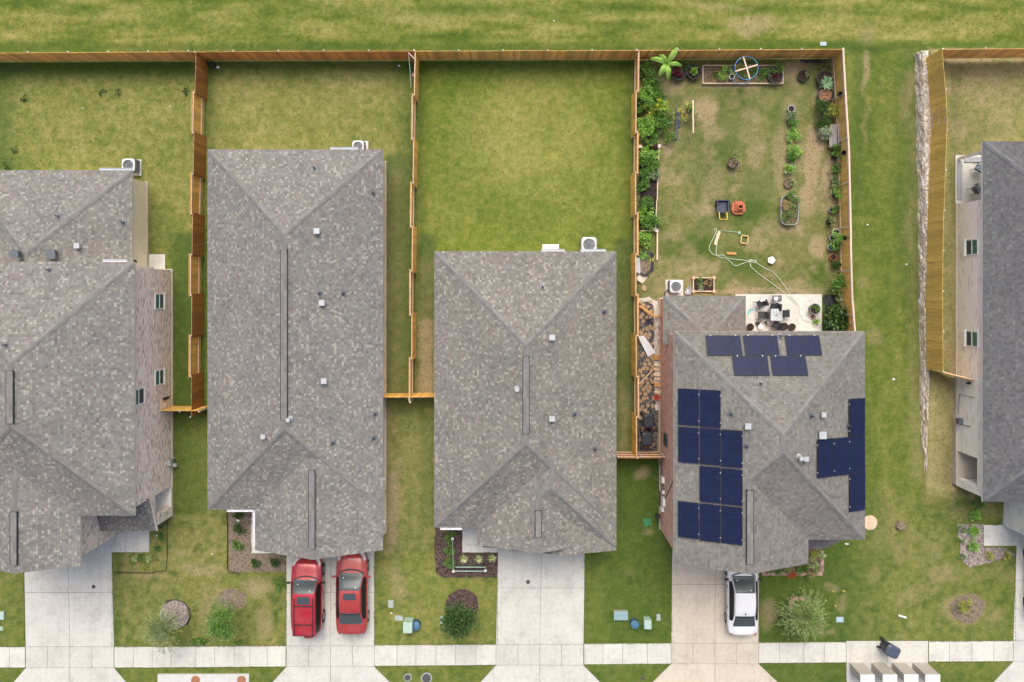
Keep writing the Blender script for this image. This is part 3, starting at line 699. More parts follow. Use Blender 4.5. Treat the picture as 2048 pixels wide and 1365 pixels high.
m = MB(); m.obox((-22.86, -13.0, 1.9), (.06, 0, 0), (0, .06, 0), (0, 0, .12)); m.build('wall_lamp', M_dark, h1)
m = MB(); m.cyl((-21.42, 1.45, 1.9), (-21.2, 1.45, 1.9), .05); m.obox((-21.3, 1.45, 2.0), (.09, 0, 0), (0, .1, 0), (0, 0, .09)); m.build('wall_lamp', M_dark, h1)
# garage door and front door
def panel_door(root, x0, x1, y, z0, z1, nx, nz, mat, name='garage_door'):
    m = MB(); m.box(x0, x1, y-.02, y+.03, z0, z1)
    for i in range(nx):
        for k in range(nz):
            a = x0+(x1-x0)*(i+.12)/nx; b = x0+(x1-x0)*(i+.88)/nx; c = z0+(z1-z0)*(k+.14)/nz; d = z0+(z1-z0)*(k+.86)/nz
            m.box(a, b, y-.035, y-.02, c, d)
    m.build(name, mat, root)
M_gdoor = basic('garage_door_paint', (.62, .58, .5), .5, .05)
panel_door(h1, -27.3, -23.4, -14.36, .1, 2.3, 8, 4, M_gdoor)
# ---- house 2
h2 = house('single-storey house with a long grey shingle roof above two red cars', (-12, -3, 0))
rb, cb, fb, wb, fm = MB(), [], MB(), MB(), MB()
x0, x1, y0, y1 = E(415, ZE1), E(765.5, ZE1), Ey(1020, ZE1), Ey(299, ZE1)
zr, *_ = roof_solid(rb, cb, fb, wb, x0, x1, y0, y1, ZE1, SL)
R2e = (Vector((x1, 0, ZE1)), NE_); R2w = (Vector((x0, 0, ZE1)), NW_); R2n = (Vector((0, y1, ZE1)), NN_)
gx0 = E(510, ZE1); gzr, *_ = roof_solid(rb, cb, fb, wb, gx0, x1-.001, -14.6, -9.2, ZE1-.004, SL, 'open', 'gable')
W2 = -7.43
wall_box(wb, x0+.3, W2, y0+.3, y1-.3, .1, ZE1-.05); wall_box(wb, gx0+.3, W2-.002, -14.4, -11, .1, ZE1-.05)
fbox(fm, x0+.3, W2, y0+.3, y1-.3); fbox(fm, gx0+.3, W2, -14.4, -12)
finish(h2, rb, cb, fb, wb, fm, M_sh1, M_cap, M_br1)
ridgevent(h2, (x0+x1)/2, 2.0, Ey(840, 4.9), zr, M_cap); ridgevent(h2, (gx0+x1)/2, Ey(940, 4.3), -14.0, gzr, M_cap)
gutter(h2, E(660, 2.7), E(716, 2.7), y1+.06, ZE1); gutter(h2, E(453, 2.7), E(511, 2.7), y0-.06, ZE1); gutter(h2, -14.4, -12.42, gx0-.07, ZE1, 'y')
for a in ((635, 463), (645, 606), (649, 762)): roofvent(h2, *a, *R2e)
roofvent(h2, 528, 873, *R2w, .24)
for a in ((629, 336, *R2n), (747, 387, *R2e), (640, 587, *R2e), (687, 587, *R2e), (666, 886, *R2e), (751, 828, *R2e), (748, 876, *R2e)): pipevent(h2, *a)
flue(h2, 580, 838, *R2e)
panel_door(h2, gx0+1.0, W2-.7, -14.43, .1, 2.3, 8, 4, M_gdoor)
for yy in (-13.3, -10.9): 
    m = MB(); m.obox((W2+.12, yy, 1.6), (.1, 0, 0), (0, .06, 0), (0, 0, .06)); m.build('wall_lamp', M_frame, h2)
# ---- house 3
h3 = house('single-storey house with a grey-tan hip roof between the greenest lawn and its driveway', (1, -6, 0))
rb, cb, fb, wb, fm = MB(), [], MB(), MB(), MB()
x0, x1, y0, y1 = E(868.5, ZE1), E(1233, ZE1), Ey(1056, ZE1), Ey(503, ZE1)
zr, *_ = roof_solid(rb, cb, fb, wb, x0, x1, y0, y1, ZE1, SL)
R3e = (Vector((x1, 0, ZE1)), NE_); R3n = (Vector((0, y1, ZE1)), NN_); R3w = (Vector((x0, 0, ZE1)), NW_)
cx0 = E(955, ZE1)
roof_solid(rb, cb, fb, wb, cx0+.3, x1-.002, -14.45, -9.0, ZE1-.004, SL, 'open', 'hip')
g3, *_ = roof_solid(rb, cb, fb, wb, cx0, E(1195, ZE1), -14.28, -9.4, ZE1+.02, SL, 'open', 'gable')
roof_solid(rb, cb, fb, wb, E(1023, ZE1), x1-.006, -14.62, -12.4, ZE1-.03, .29, 'open', 'gable')
wall_box(wb, x0+.3, x1-.35, y0+.3, y1-.3, .1, ZE1-.05); wall_box(wb, cx0+.3, x1-.352, -14.1, -12, .1, ZE1-.05)
fbox(fm, x0+.3, x1-.35, y0+.3, y1-.3); fbox(fm, cx0+.3, x1-.352, -14.1, -12)
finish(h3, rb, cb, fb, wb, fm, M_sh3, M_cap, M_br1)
ridgevent(h3, (x0+x1)/2, Ey(714, 4.95), Ey(867, 4.95), zr, M_cap); ridgevent(h3, (cx0+E(1195, ZE1))/2, Ey(1022, 4.3), Ey(1075, 4.3), g3, M_cap)
gutter(h3, E(1083, 2.7), E(1130, 2.7), y1+.06, ZE1); gutter(h3, E(1161, 2.7), E(1212, 2.7), y1+.06, ZE1); gutter(h3, E(880, 2.7), E(924, 2.7), y0-.06, ZE1)
roofvent(h3, 1104, 675, *R3e); roofvent(h3, 1104, 837, *R3e)
for a in ((1085, 574, *R3n), (1208, 624, *R3e), (1149, 829, *R3e), (1190, 898, *R3e)): pipevent(h3, *a)
flue(h3, 1034, 778, *R3w)
panel_door(h3, E(1000, 2), E(1165, 2), -14.13, .1, 2.3, 8, 4, M_gdoor)
# ---- house 5 (solar), two storeys in front, one behind
h5 = house('two-storey red brick house with dark blue solar panels on its grey roof', (13, -7, 0))
rb, cb, fb, wb, fm = MB(), [], MB(), MB(), MB()
ZS = 5.7
x0, x1, y0, y1 = E(1347.5, ZS), E(1730, ZS), Ey(1080, ZS), Ey(663, ZS)
zr, *_ = roof_solid(rb, cb, fb, wb, x0, x1, y0, y1, ZS, SL)
R5w = (Vector((x0, 0, ZS)), NW_); R5e = (Vector((x1, 0, ZS)), NE_); R5n = (Vector((0, y1, ZS)), NN_)
gx1 = E(1617, ZS); g5, *_ = roof_solid(rb, cb, fb, wb, x0+.001, gx1, -14.33, -9.6, ZS-.004, SL, 'open', 'gable')
roof_solid(rb, cb, fb, wb, E(1327, ZE1), E(1491.5, ZE1), y1-.9, Ey(592, ZE1), ZE1, SL, 'hip', 'open')
# small porch gable by the front door
pz = 2.8; roof_solid(rb, cb, fb, wb, E(1560, pz), E(1689, pz), -14.6, -12.2, pz, .30, 'open', 'gable') if False else None
qa, qb, qc, qd = Vector((E(1600, 3.2), -14.6, 2.75)), Vector((E(1689, 2.75), -13.95, 2.75)), Vector((E(1689, 2.75), -12.4, 3.3)), Vector((E(1600, 3.2), -12.4, 3.3))
qe = Vector((E(1655, 2.9), -14.48, 2.75))
add_face(rb, [qa, qe, Vector((qe.x, -12.4, 3.3)), qd], .4); add_face(rb, [qe, qb, qc, Vector((qe.x, -12.4, 3.3))], .4)
for a, b in ((qa, qe), (qe, qb), (qb, qc)): fb.face([a, a-Vector((0, 0, .14)), b-Vector((0, 0, .14)), b])
W5 = (1319.5-NX)/34
wall_box(wb, W5, x1-.35, y0+.3, y1-.3, .1, ZS-.05); wall_box(wb, W5+.001, gx1-.35, -14.16, -12, .1, ZS-.05)
wall_box(wb, W5-.0+.002, E(1491.5, ZE1)-.3, y1-.35, (NY-598)/34, .1, ZE1-.05); wall_box(wb, 17.9, 18.2, -14.1, -13.8, .1, 2.7)
fbox(fm, W5, x1-.35, y0+.3, y1-.3); fbox(fm, W5, gx1-.35, -14.16, -12); fbox(fm, W5, E(1491.5, ZE1)-.3, y1, (NY-598)/34)
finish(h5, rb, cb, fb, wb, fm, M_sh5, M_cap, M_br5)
ridgevent(h5, (x0+.001+gx1)/2, Ey(982, 7.4), -13.8, g5, M_cap)
roofvent(h5, 1494, 852, *R5w); roofvent(h5, 1643, 870, *R5e, .36); roofvent(h5, 1645, 829, *R5e, .24); roofvent(h5, 1610, 917, *R5e, .24)
for a in ((1520, 767, *R5n), (1461, 828, *R5w), (1622, 832, *R5e), (1560, 672, *R5n), (1492, 892, *R5w), (1696, 852, *R5e)): pipevent(h5, *a)
flue(h5, 1597, 914, *R5e)
panel_door(h5, W5+.9, gx1-1.0, -14.19, .1, 2.3, 8, 4, M_gdoor)
m = MB(); m.box(W5-.1, W5, Ey(882, 1.2)-.1, Ey(863, 1.2), 1.7, 2.4); m.build('window', M_glassd, h5)
for (py_, z_, hgt) in ((960, 1.3, .3), (1003, 1.5, .42), (1018, 1.2, .25), (985, 1.5, .15)):
    m = MB(); m.obox((W5-.07, Ey(py_, z_), z_), (.07, 0, 0), (0, hgt*.55, 0), (0, 0, hgt*.6)); m.build('meter_box', M_frame, h5)
m = MB(); m.obox((W5-.2, Ey(1034, .6), .45), (.12, 0, 0), (0, .1, 0), (0, 0, .14)); m.build('hose_bib_cover', M_dark, h5)
m = MB(); m.cyl((W5-.03, Ey(925, .5), .2), (W5-.03, Ey(985, 1), 1.6), .025, n=8); m.cyl((W5-.03, Ey(1000, 1.7), 1.7), (W5-.03, Ey(930, 4), 5.3), .02, n=8); m.build('conduit', M_flash, h5)
# solar panels: rectangles lying on their roof face, 9 cm above it
M_cell = N('solar_cells'); uv = M_cell.n('ShaderNodeUVMap').outputs[0]
bt = M_cell.n('ShaderNodeTexBrick', offset=0.0, squash=1.0); M_cell.l(uv, bt.inputs['Vector']); bt.inputs['Scale'].default_value = 1
bt.inputs['Brick Width'].default_value = .157; bt.inputs['Row Height'].default_value = .157; bt.inputs['Mortar Size'].default_value = .004
bt.inputs['Color1'].default_value = (.011, .017, .048, 1); bt.inputs['Color2'].default_value = (.015, .022, .057, 1); bt.inputs['Mortar'].default_value = (.006, .008, .02, 1)
M_cell.l(bt.outputs['Color'], M_cell.b.inputs['Base Color']); M_cell.b.inputs['Roughness'].default_value = .32; M_cell.b.inputs['Specular IOR Level'].default_value = .12; M_cell = M_cell.m
M_clamp = basic('aluminium_clamp', (.38, .40, .43), .35, .08, 20, metal=.3)
def solar(tl, br, plane):
    p0, n = plane; a = on_plane(*tl, p0, n, .10); b = on_plane(*br, p0, n, .10)
    up = Vector((0, 0, 1))-n*n.z; up.normalize(); al = n.cross(up).normalized(); d = b-a
    eu = abs(d.dot(up)); ea = abs(d.dot(al)); c = (a+b)/2; g = .014
    m = MB(); U = up*(eu/2-g); A = al*(ea/2-g)
    q = [c-U-A, c+U-A, c+U+A, c-U+A]; uvq = [(-eu/2, -ea/2), (eu/2, -ea/2), (eu/2, ea/2), (-eu/2, ea/2)]
    if (q[1]-q[0]).cross(q[2]-q[0]).dot(n) < 0: q = q[::-1]; uvq = uvq[::-1]
    Ui, Ai = U*.985, A*.98
    m.face([x+n*.003 for x in q], uvq)
    o = m.build('solar_panel', M_cell, h5)
    f = MB()
    for s in (-1, 1):
        f.obox(c+U*s-n*.02, A, up*.012, n*.022); f.obox(c+A*s-n*.02, U, al*.012, n*.022)
    f.build('panel_frame', M_dark, o)
    dn_ = -up
    for s in (-.72, .72):
        k = MB()
        p = c+dn_*(eu/2)*.99+al*(ea/2)*s if abs(n.y) > .1 else c-dn_*(eu/2)*.99+al*(ea/2)*s
        k.obox(p+n*.0, al*.03, up*.025, n*.02)
        k.build('clamp', M_clamp, o)
    # rails standing on the roof
    r = MB()
    for s in (-.55, .55): r.obox(c+U*s*1.0-n*.07, A*1.0, up*.02, n*.02)
    r.build('mounting_rail', M_dark, o)
for a in (((1411, 671), (1485.5, 711)), ((1486.5, 671), (1560, 711)), ((1569.5, 671), (1645, 710.5)), ((1464.5, 712), (1540, 751)), ((1541, 712), (1617, 751))): solar(*a, R5n)
for a in (((1356, 777), (1397.6, 852.8)), ((1399.4, 779.2), (1441.3, 857)), ((1356.5, 853.5), (1397.6, 928)), ((1399.4, 856), (1441.3, 932)), ((1442.3, 859), (1485, 937)),
          ((1399.4, 932), (1441.2, 1008)), ((1442.5, 936.5), (1485, 1013)), ((1356, 1002.4), (1397.6, 1079)), ((1399.2, 1007), (1441, 1086.3)), ((1442.3, 1011.5), (1485, 1091.5))): solar(*a, R5w)
for a in (((1698.5, 798.7), (1730.2, 869.8)), ((1699, 873.8), (1730.4, 944)), ((1699.5, 948), (1730.6, 1020)), ((1668.6, 877.4), (1698.6, 949)), ((1635, 880), (1667.4, 953))): solar(*a, R5e)
# ---- house 4, right edge, white brick
h4 = house('white painted brick house at the right edge with a slate grey roof', (30, -2, .4))
rb, cb, fb, wb, fm = MB(), [], MB(), MB(), MB()
Z4 = 3.2
x0, x1, y0, y1 = E(1965.5, Z4), E(1965.5, Z4)+13.5, Ey(1004, Z4), Ey(283, Z4)
zr, *_ = roof_solid(rb, cb, fb, wb, x0, x1, y0, y1, Z4, SL)
W4 = (1913.5-NX)*(H-.4)/F
# walls with the two recesses: back patio (north-west corner) and side porch
yb = lambda py: (NY-py)*(H-.4)/F
wall_box(wb, W4+1.9, x1-.35, y0+.3, y1-.35, .3, Z4-.05)
for a, b in ((yb(409), yb(902)),): wall_box(wb, W4, W4+1.92, b, a, .3, Z4-.06)
wall_box(wb, W4, W4+.35, yb(972), yb(955), .3, Z4-.08); wall_box(wb, W4+.3, W4+1.92, y0+.3, y0+.6, -.02, Z4-.08)
wall_box(wb, W4-.001, W4+.5, yb(972), yb(902), Z4-.7, Z4-.09)
wall_box(wb, W4+2.9, x1-.35, -13.97, y0+.5, -.02, Z4-.1)
roof_solid(rb, cb, fb, wb, W4+2.9-.38, x1, -14.3, -9, Z4-.004, SL, 'open', 'hip')
fm.box(W4-.06, x1-.3, y0+.25, yb(402), -.05, .42)
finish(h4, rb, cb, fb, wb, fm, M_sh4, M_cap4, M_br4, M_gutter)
sl_ = MB(); sl_.box(W4-.1, W4+2.0, yb(408), yb(311), 0, .46); sl_.build('patio_slab', M_pad, h4)
sl_ = MB(); sl_.box(W4+.05, W4+1.9, yb(955), yb(902), .1, .47); sl_.build('porch_floor', M_drivet, h4)
ml = MB(); ml.obox((W4-.02, (yb(408)+yb(315))/2, 2.72), (.13, 0, 0), (0, (yb(315)-yb(408))/2, 0), (0, 0, .13)); ml.obox((W4+1.3, yb(316)+.0, 2.72), (1.3, 0, 0), (0, .11, 0), (0, 0, .13))
ml.box(W4-.1, W4+.1, yb(320), yb(312), .46, 2.6); 
M_greyp = basic('grey_painted_beam', (.33, .34, .36), .6, .08)
be = MB()
be.box(W4-.02, W4+.26, yb(400), yb(322), .46, .52); be.box(W4+.4, W4+2.2, yb(322)-.1, yb(322)+.2, .462, .525); be.build('patio_border', M_greyp, h4)
po = MB(); po.box(W4+.0, W4+.14, yb(316)-.14, yb(316), .46, 3.0); po.build('patio_post', M_frame, h4)
window(h4, 'W', Ey(495, 1.9), .90, 1.4, 2.62, W4); window(h4, 'W', Ey(678, 1.9), .90, 1.4, 2.62, W4)
m = MB()
for yy in (495, 678):
    for k in range(7): m.obox((W4-.05, Ey(yy, 1.2)-.42+k*.14, 1.2), (.05, 0, 0), (0, .05, 0), (0, 0, .045))
m.build('sill_brick', M_frame, h4)
m = MB(); m.obox((W4-.1, Ey(765, 1.4), 1.8), (.08, 0, 0), (0, .06, 0), (0, 0, .1)); m.build('wall_lamp', M_dark, h4)
m = MB(); m.obox((W4-.12, Ey(842, .8), .9), (.11, 0, 0), (0, .16, 0), (0, 0, .18)); m.cyl((W4-.1, Ey(850, 1), .9), (W4-.05, Ey(852, 1.6), 1.9), .025, n=8); m.tube([(W4-.04, Ey(795, 2), 2.2), (W4-.06, Ey(790, 1), .8), (W4-.04, Ey(830, 1), .6)], .02); m.build('gas_meter', M_flash, h4)
m = MB()
for k in range(3): m.obox((E(1987, .4), Ey(1006, .4)-k*.0, .2), (.0, 0, 0), (0, .0, 0), (0, 0, .0))
# ---- eave line on the front wing and entrance door, under the roof
panel_door(h4, W4+5, W4+9, -14.0, .0, 2.3, 8, 4, M_gdoor)

# ------------------------------------------------------------ fences
def fence_mats(name, c, v=.3): return woodmat(name, c, v)
M_fdark = fence_mats('cedar_stained_brown', (.32, .138, .026)); M_fhoney = fence_mats('cedar_honey', (.78, .46, .11), .22)
M_forange = fence_mats('cedar_orange', (.82, .43, .13)); M_fred = fence_mats('cedar_redbrown', (.66, .29, .08)); M_fpale = fence_mats('cedar_weathered', (.85, .48, .14), .35)
M_fgold = fence_mats('cedar_gold', (.68, .45, .12), .2); M_rail = woodmat('new_pine_rail', (.62, .47, .36), .12, .5, 1); M_railx = woodmat('new_pine_rail_across', (.55, .42, .31), .12, .5, 0)
M_post = basic('galvanised_post', (.62, .65, .67), .4, .1, 8, metal=.3)
def fence(label, pts, z0=None, h=1.83, bay=2.42, pattern='A', mat=None, mat2=None, side=1, cap=False, railw=.09, rails=None, start=0, postcap=True, topgap=0.0):
    """pts: world xy along the line. side +1: boards on the left of travel. pattern 'A' alternates bays, 'S' keeps one side"""
    rails = rails or ((.45, 1.7) if pattern == 'A' else (.3, 1.0, 1.62))
    pts = [Vector((*p[:2], 0)) for p in pts]
    segs = []; 
    for a, b in zip(pts[:-1], pts[1:]): segs.append((a, b, (b-a).length))
    tot = sum(s[2] for s in segs)
    def at(d):
        for a, b, L in segs:
            if d <= L+1e-6: return a+(b-a)*(d/L), (b-a).normalized()
            d -= L
        return segs[-1][1], (segs[-1][1]-segs[-1][0]).normalized()
    root = thing('wooden_fence', label, 'fence', (pts[0].x, pts[0].y, 0))
    nb = max(1, round(tot/bay)); bl = tot/nb
    rnd = random.Random(len(label))
    for i in range(nb):
        sd = side*((1 if (i+start) % 2 == 0 else -1) if pattern == 'A' else 1)
        ma = mat if (pattern != 'A' or (i+start) % 2 == 0) else (mat2 or mat)
        m = MB(); ext = .1 if pattern == 'A' else 0
        d0, d1 = i*bl-(ext if i else 0), (i+1)*bl+(ext if i < nb-1 else 0)
        nbd = max(1, round((d1-d0)/.143)); stp = (d1-d0)/nbd; d = d0+stp/2
        off = .085 if pattern == 'A' else .05
        lean = rnd.uniform(-.012, .012)
        while d < d1-.02:
            p, t = at(min(max(d, 0), tot)); nrm = Vector((-t.y, t.x, 0)); zb = z0(p.x, p.y) if z0 else 0.0
            hh = h+rnd.uniform(-.008, .008)
            c = p+nrm*sd*(off+rnd.uniform(-.003, .003)); m.obox((c.x, c.y, zb+.03+hh/2), t*(stp/2-.003), nrm*.0095, Vector((0, 0, hh/2-.015))+nrm*lean*.5)
            d += stp
        m.build('board_panel', ma, root)
        p0, t0 = at(i*bl); p1, t1 = at((i+1)*bl); nrm = Vector((-t0.y, t0.x, 0))
        for zz in rails:
            rl = MB()
            za = z0(p0.x, p0.y) if z0 else 0; zb = z0(p1.x, p1.y) if z0 else 0
            o_ = nrm*sd*(off-.035)
            if topgap and zz == rails[-1]: pass
            a = p0+o_*1.0+Vector((0, 0, za+zz)); b = p1+o_+Vector((0, 0, zb+zz)); rl.bar(a, b, .04 if pattern != 'A' else .045, railw)
            rl.build('rail', M_rail if abs(t0.y) > .5 else M_railx, root)
    for i in range(nb+1):
        p, t = at(i*bl); zb = z0(p.x, p.y) if z0 else 0; m = MB()
        nrm = Vector((-t.y, t.x, 0)); q = p-nrm*side*(0 if pattern == 'A' else .02)
        m.cyl((q.x, q.y, zb), (q.x, q.y, zb+h-.04), .03, n=10); m.lathe((q.x, q.y, zb+h-.04), [(.038, 0), (.034, .03), (.0, .045)], 10); m.build('post', M_post, root)
    if cap:
        m = MB()
        for a, b, L in segs:
            za = z0(a.x, a.y) if z0 else 0; zb = z0(b.x, b.y) if z0 else 0; m.bar(a+Vector((0, 0, za+h+.03)), b+Vector((0, 0, zb+h+.03)), .09, .03)
        m.build('cap_rail', M_rail if abs((segs[0][1]-segs[0][0]).normalized().y) > .5 else M_railx, root)
    return root
g = lambda *a: [tuple(P(x, y))[:2] for x, y in a]
fence('back fence of the leftmost yard, orange cedar boards in one straight run', g((-140, 124), (400, 120.5)), pattern='S', side=-1, mat=M_forange)
fence('red-brown back fence behind the second yard from the left', g((400.5, 120.5), (835, 119)), pattern='S', side=-1, mat=M_fred)
fence('back fence behind the greenest lawn, weathered orange boards', g((835.5, 119), (1264, 118)), pattern='S', side=-1, mat=M_fpale)
fence('weathered streaky back fence behind the kitchen garden', g((1264.5, 118), (1662, 115.5)), pattern='S', side=-1, mat=M_fpale)
fence('side fence of alternating dark brown and honey panels between the two left yards', g((413.5, 122), (409.5, 300), (406, 500), (404.5, 825)), pattern='A', side=1, mat=M_fdark, mat2=M_fhoney)
fence('side fence of alternating honey panels west of the greenest lawn', g((835.5, 120), (832.5, 300), (830, 500), (828.5, 797)), pattern='A', side=1, mat=M_fhoney)
fence('side fence of alternating orange panels between the greenest lawn and the kitchen garden', g((1266, 119), (1264, 340), (1264.5, 560), (1266, 904)), pattern='A', side=1, mat=M_fhoney, start=0)
fence('garden side fence with pale cap and rails beside the green lane', [((x-NX)/34/1.0396, (NY-y)/34/1.0396) for x, y in ((1686, 98), (1691, 190), (1697.5, 300), (1700.5, 420), (1702, 520), (1704.5, 600), (1710, 665), (1713, 720))], pattern='S', side=1, mat=M_fgold, cap=True, rails=(.35, 1.62))
fp = [((x-NX)*(H-2.43)/F, (NY-y)*(H-2.43)/F) for x, y in ((1886, 98), (1894, 195), (1896, 245), (1893.5, 310), (1889, 430), (1886.5, 580), (1887.5, 744))]
fence('tall golden board fence standing on top of the stone retaining wall', fp, z0=lambda x, y: .60, pattern='S', side=-1, mat=M_fgold, bay=2.4)
fence('back fence of the rightmost yard, brown boards', [(fp[0][0]+.05, fp[0][1]), (fp[0][0]+9.5, fp[0][1]+.1)], z0=lambda x, y: .60, pattern='S', side=-1, mat=M_forange)
fence('short cross fence between the stone wall fence and the white brick house', [(fp[-1][0]+.05, fp[-1][1]), (W4-.05, yb(752))], z0=lambda x, y: .5, pattern='S', side=-1, mat=M_fhoney, bay=1.6)
fence('short cross fence between the pink brick house and the long grey roof', g((346, 814), (421, 814)), pattern='S', side=1, mat=M_fhoney, bay=1.2)
fence('short cross fence between the two single-storey houses', g((773, 788.5), (877, 787.5)), pattern='S', side=1, mat=M_fhoney, bay=1.6)
fence('short cross fence behind the two wheelie bins', g((1228, 902), (1318, 902)), pattern='S', side=-1, mat=M_fdark, mat2=M_fhoney, bay=1.3)
# ---- rubble retaining wall of the raised lot
M_rub = N('limestone_rubble'); p = M_rub.pos(); v = M_rub.n('ShaderNodeTexVoronoi', feature='F1'); v.inputs['Scale'].default_value = 3.6
wn = M_rub.n('ShaderNodeMapping'); M_rub.l(p, wn.inputs[0]); wn.inputs['Scale'].default_value = (1.3, .8, 1.6); M_rub.l(wn.outputs[0], v.inputs['Vector'])
s_ = M_rub.n('ShaderNodeSeparateColor'); M_rub.l(v.outputs['Color'], s_.inputs[0])
cc = M_rub.ramp(s_.outputs[0], [(0, (.50, .39, .28)), (.3, (.64, .56, .45)), (.6, (.72, .66, .56)), (.85, (.80, .76, .70)), (1, (.58, .54, .50))])
ve = M_rub.n('ShaderNodeTexVoronoi', feature='DISTANCE_TO_EDGE'); ve.inputs['Scale'].default_value = 3.6; M_rub.l(wn.outputs[0], ve.inputs['Vector'])
cc = M_rub.mix(M_rub.math('LESS_THAN', ve.outputs['Distance'], .045), cc, (.50, .43, .34))
cc = M_rub.mix(1.0, cc, M_rub.ramp(M_rub.noise(p, 9, 5, .7), [(.3, (.66, .64, .62)), (.65, (1.06, 1.06, 1.05))]), 'MULTIPLY')
M_rub.l(cc, M_rub.b.inputs['Base Color']); M_rub.b.inputs['Roughness'].default_value = .95; M_rub.bump(M_rub.math('MINIMUM', ve.outputs['Distance'], .15), .25); M_rub = M_rub.m
wl = [(1828, 108), (1830.5, 200), (1833, 300), (1834.5, 450), (1836.5, 600), (1838.5, 740), (1840, 820), (1842, 900), (1846, 958)]
wr = [(1856, 104), (1861, 200), (1862, 300), (1857.5, 430), (1856.5, 600), (1858.5, 740), (1857, 800), (1854.5, 880), (1851, 958)]
m = MB(); kk = 60; rn = random.Random(4); cols_ = []
for i in range(kk+1):
    y = 108+(958-108)*i/kk
    xl = np.interp(y, [a[1] for a in wl], [a[0] for a in wl]); xr = np.interp(y, [a[1] for a in wr], [a[0] for a in wr])
    zt = float(np.interp(y, [108, 700, 860, 958], [.66, .64, .42, .12])); a = P(xl, y); b = P(xr, y, zt)
    row = [Vector((a.x+rn.uniform(-.05, .05), a.y, -.05)), Vector((a.x+.05+rn.uniform(-.05, .05), a.y, zt*.35)), Vector((a.x+.10+rn.uniform(-.05, .05), a.y, zt*.75)), Vector((a.x+.17+rn.uniform(-.04, .04), a.y, zt+rn.uniform(-.03, .04))),
           Vector(((a.x+.17+b.x)/2, a.y, zt+rn.uniform(.0, .06))), Vector((b.x+.02, a.y, zt+rn.uniform(-.02, .03))), Vector((b.x+.1, a.y, -.05))]
    cols_.append(row)
for i in range(kk):
    for k in range(6): m.face([cols_[i][k], cols_[i+1][k], cols_[i+1][k+1], cols_[i][k+1]])
m.face(cols_[0]); m.face(cols_[-1][::-1])
wl_o = m.build('stone_wall', M_rub, None, loc=tuple(P(1845, 500)))
tag(wl_o, 'long pale rubble stone retaining wall beside the green lane', 'wall')
# ------------------------------------------------------------ plants
G_mid = leafmat('leaf_mid_green', [(0.043, 0.109, 0.017), (0.087, 0.203, 0.029), (0.145, 0.304, 0.051), (0.246, 0.435, 0.087)])
G_dark = leafmat('leaf_dark_green', [(0.017, 0.046, 0.012), (0.036, 0.087, 0.017), (0.072, 0.152, 0.029), (0.131, 0.232, 0.051)])
G_bright = leafmat('leaf_bright_green', [(0.087, 0.217, 0.022), (0.174, 0.377, 0.043), (0.319, 0.580, 0.087), (0.464, 0.725, 0.174)])
G_lime = leafmat('leaf_lime', [(.20, .26, .02), (.34, .40, .04), (.48, .50, .08), (.6, .62, .2)])
G_banana = leafmat('leaf_banana', [(.22, .42, .06), (.30, .52, .09), (.36, .58, .14)], .45, .35)
G_olive = leafmat('leaf_olive', [(0.087, 0.145, 0.043), (0.160, 0.232, 0.065), (0.290, 0.362, 0.116), (0.435, 0.478, 0.203)])
G_silver = leafmat('leaf_silver', [(.22, .30, .16), (.34, .42, .26), (.50, .56, .40)])
G_agave = leafmat('leaf_agave', [(.16, .30, .16), (.26, .42, .24), (.36, .52, .32)])
G_willow = leafmat('leaf_willow', [(0.102, 0.189, 0.043), (0.203, 0.319, 0.080), (0.377, 0.493, 0.160), (0.551, 0.638, 0.275)], .6, .35)
G_grey = leafmat('leaf_grey_green', [(0.145, 0.203, 0.102), (0.261, 0.334, 0.174), (0.392, 0.478, 0.261)])
G_varieg = leafmat('leaf_variegated', [(.14, .30, .05), (.36, .48, .14), (.62, .66, .34), (.75, .75, .45)])
G_red = leafmat('leaf_burgundy', [(.06, .008, .012), (.14, .012, .022), (.24, .03, .05)])
G_orange = leafmat('flower_orange', [(.35, .07, .02), (.55, .14, .03), (.3, .12, .04)])
G_yellow = leafmat('flower_yellow', [(.65, .50, .02), (.8, .66, .05)])
G_white = leafmat('flower_white', [(.6, .62, .55), (.8, .8, .76)])
G_straw = leafmat('dry_leaf', [(.34, .24, .10), (.5, .38, .18), (.24, .15, .07)])
M_bark = basic('bark', (.16, .12, .085), .9, .3, 12, bump=.01)
M_mulch = mulchmat('dark_mulch', [(.018, .012, .012), (.05, .03, .027), (.10, .06, .05), (.15, .10, .085)])
M_mulchg = mulchmat('faded_mulch', [(.12, .095, .085), (.22, .18, .16), (.34, .29, .26), (.42, .36, .31)])
M_mulchr = mulchmat('brown_mulch', [(.09, .06, .045), (.18, .13, .095), (.27, .21, .15), (.15, .15, .06)])
M_soil = mulchmat('potting_soil', [(.012, .008, .007), (.03, .018, .014), (.055, .035, .026)])
M_soilb = mulchmat('bed_soil', [(.09, .06, .035), (.16, .115, .07), (.24, .18, .11)])
def leaf_poly(C, D, W, L, Wd, nrm=None, fold=.0):
    """n leaves: base C, direction D (unit), side W (unit), length L, width Wd -> (n,4,3) kites"""
    L = L[:, None]; Wd = Wd[:, None]
    return np.stack([C, C+D*L*.45+W*Wd*.5, C+D*L, C+D*L*.45-W*Wd*.5], 1)
def rand_dir(n, zlo=-.3, zhi=1.0, rng=RNG):
    z = rng.uniform(zlo, zhi, n); a = rng.uniform(0, 6.283, n); r = np.sqrt(np.maximum(0, 1-z*z)); return np.stack([r*np.cos(a), r*np.sin(a), z], 1)
def unit(v): return v/np.maximum(1e-6, np.linalg.norm(v, axis=1))[:, None]
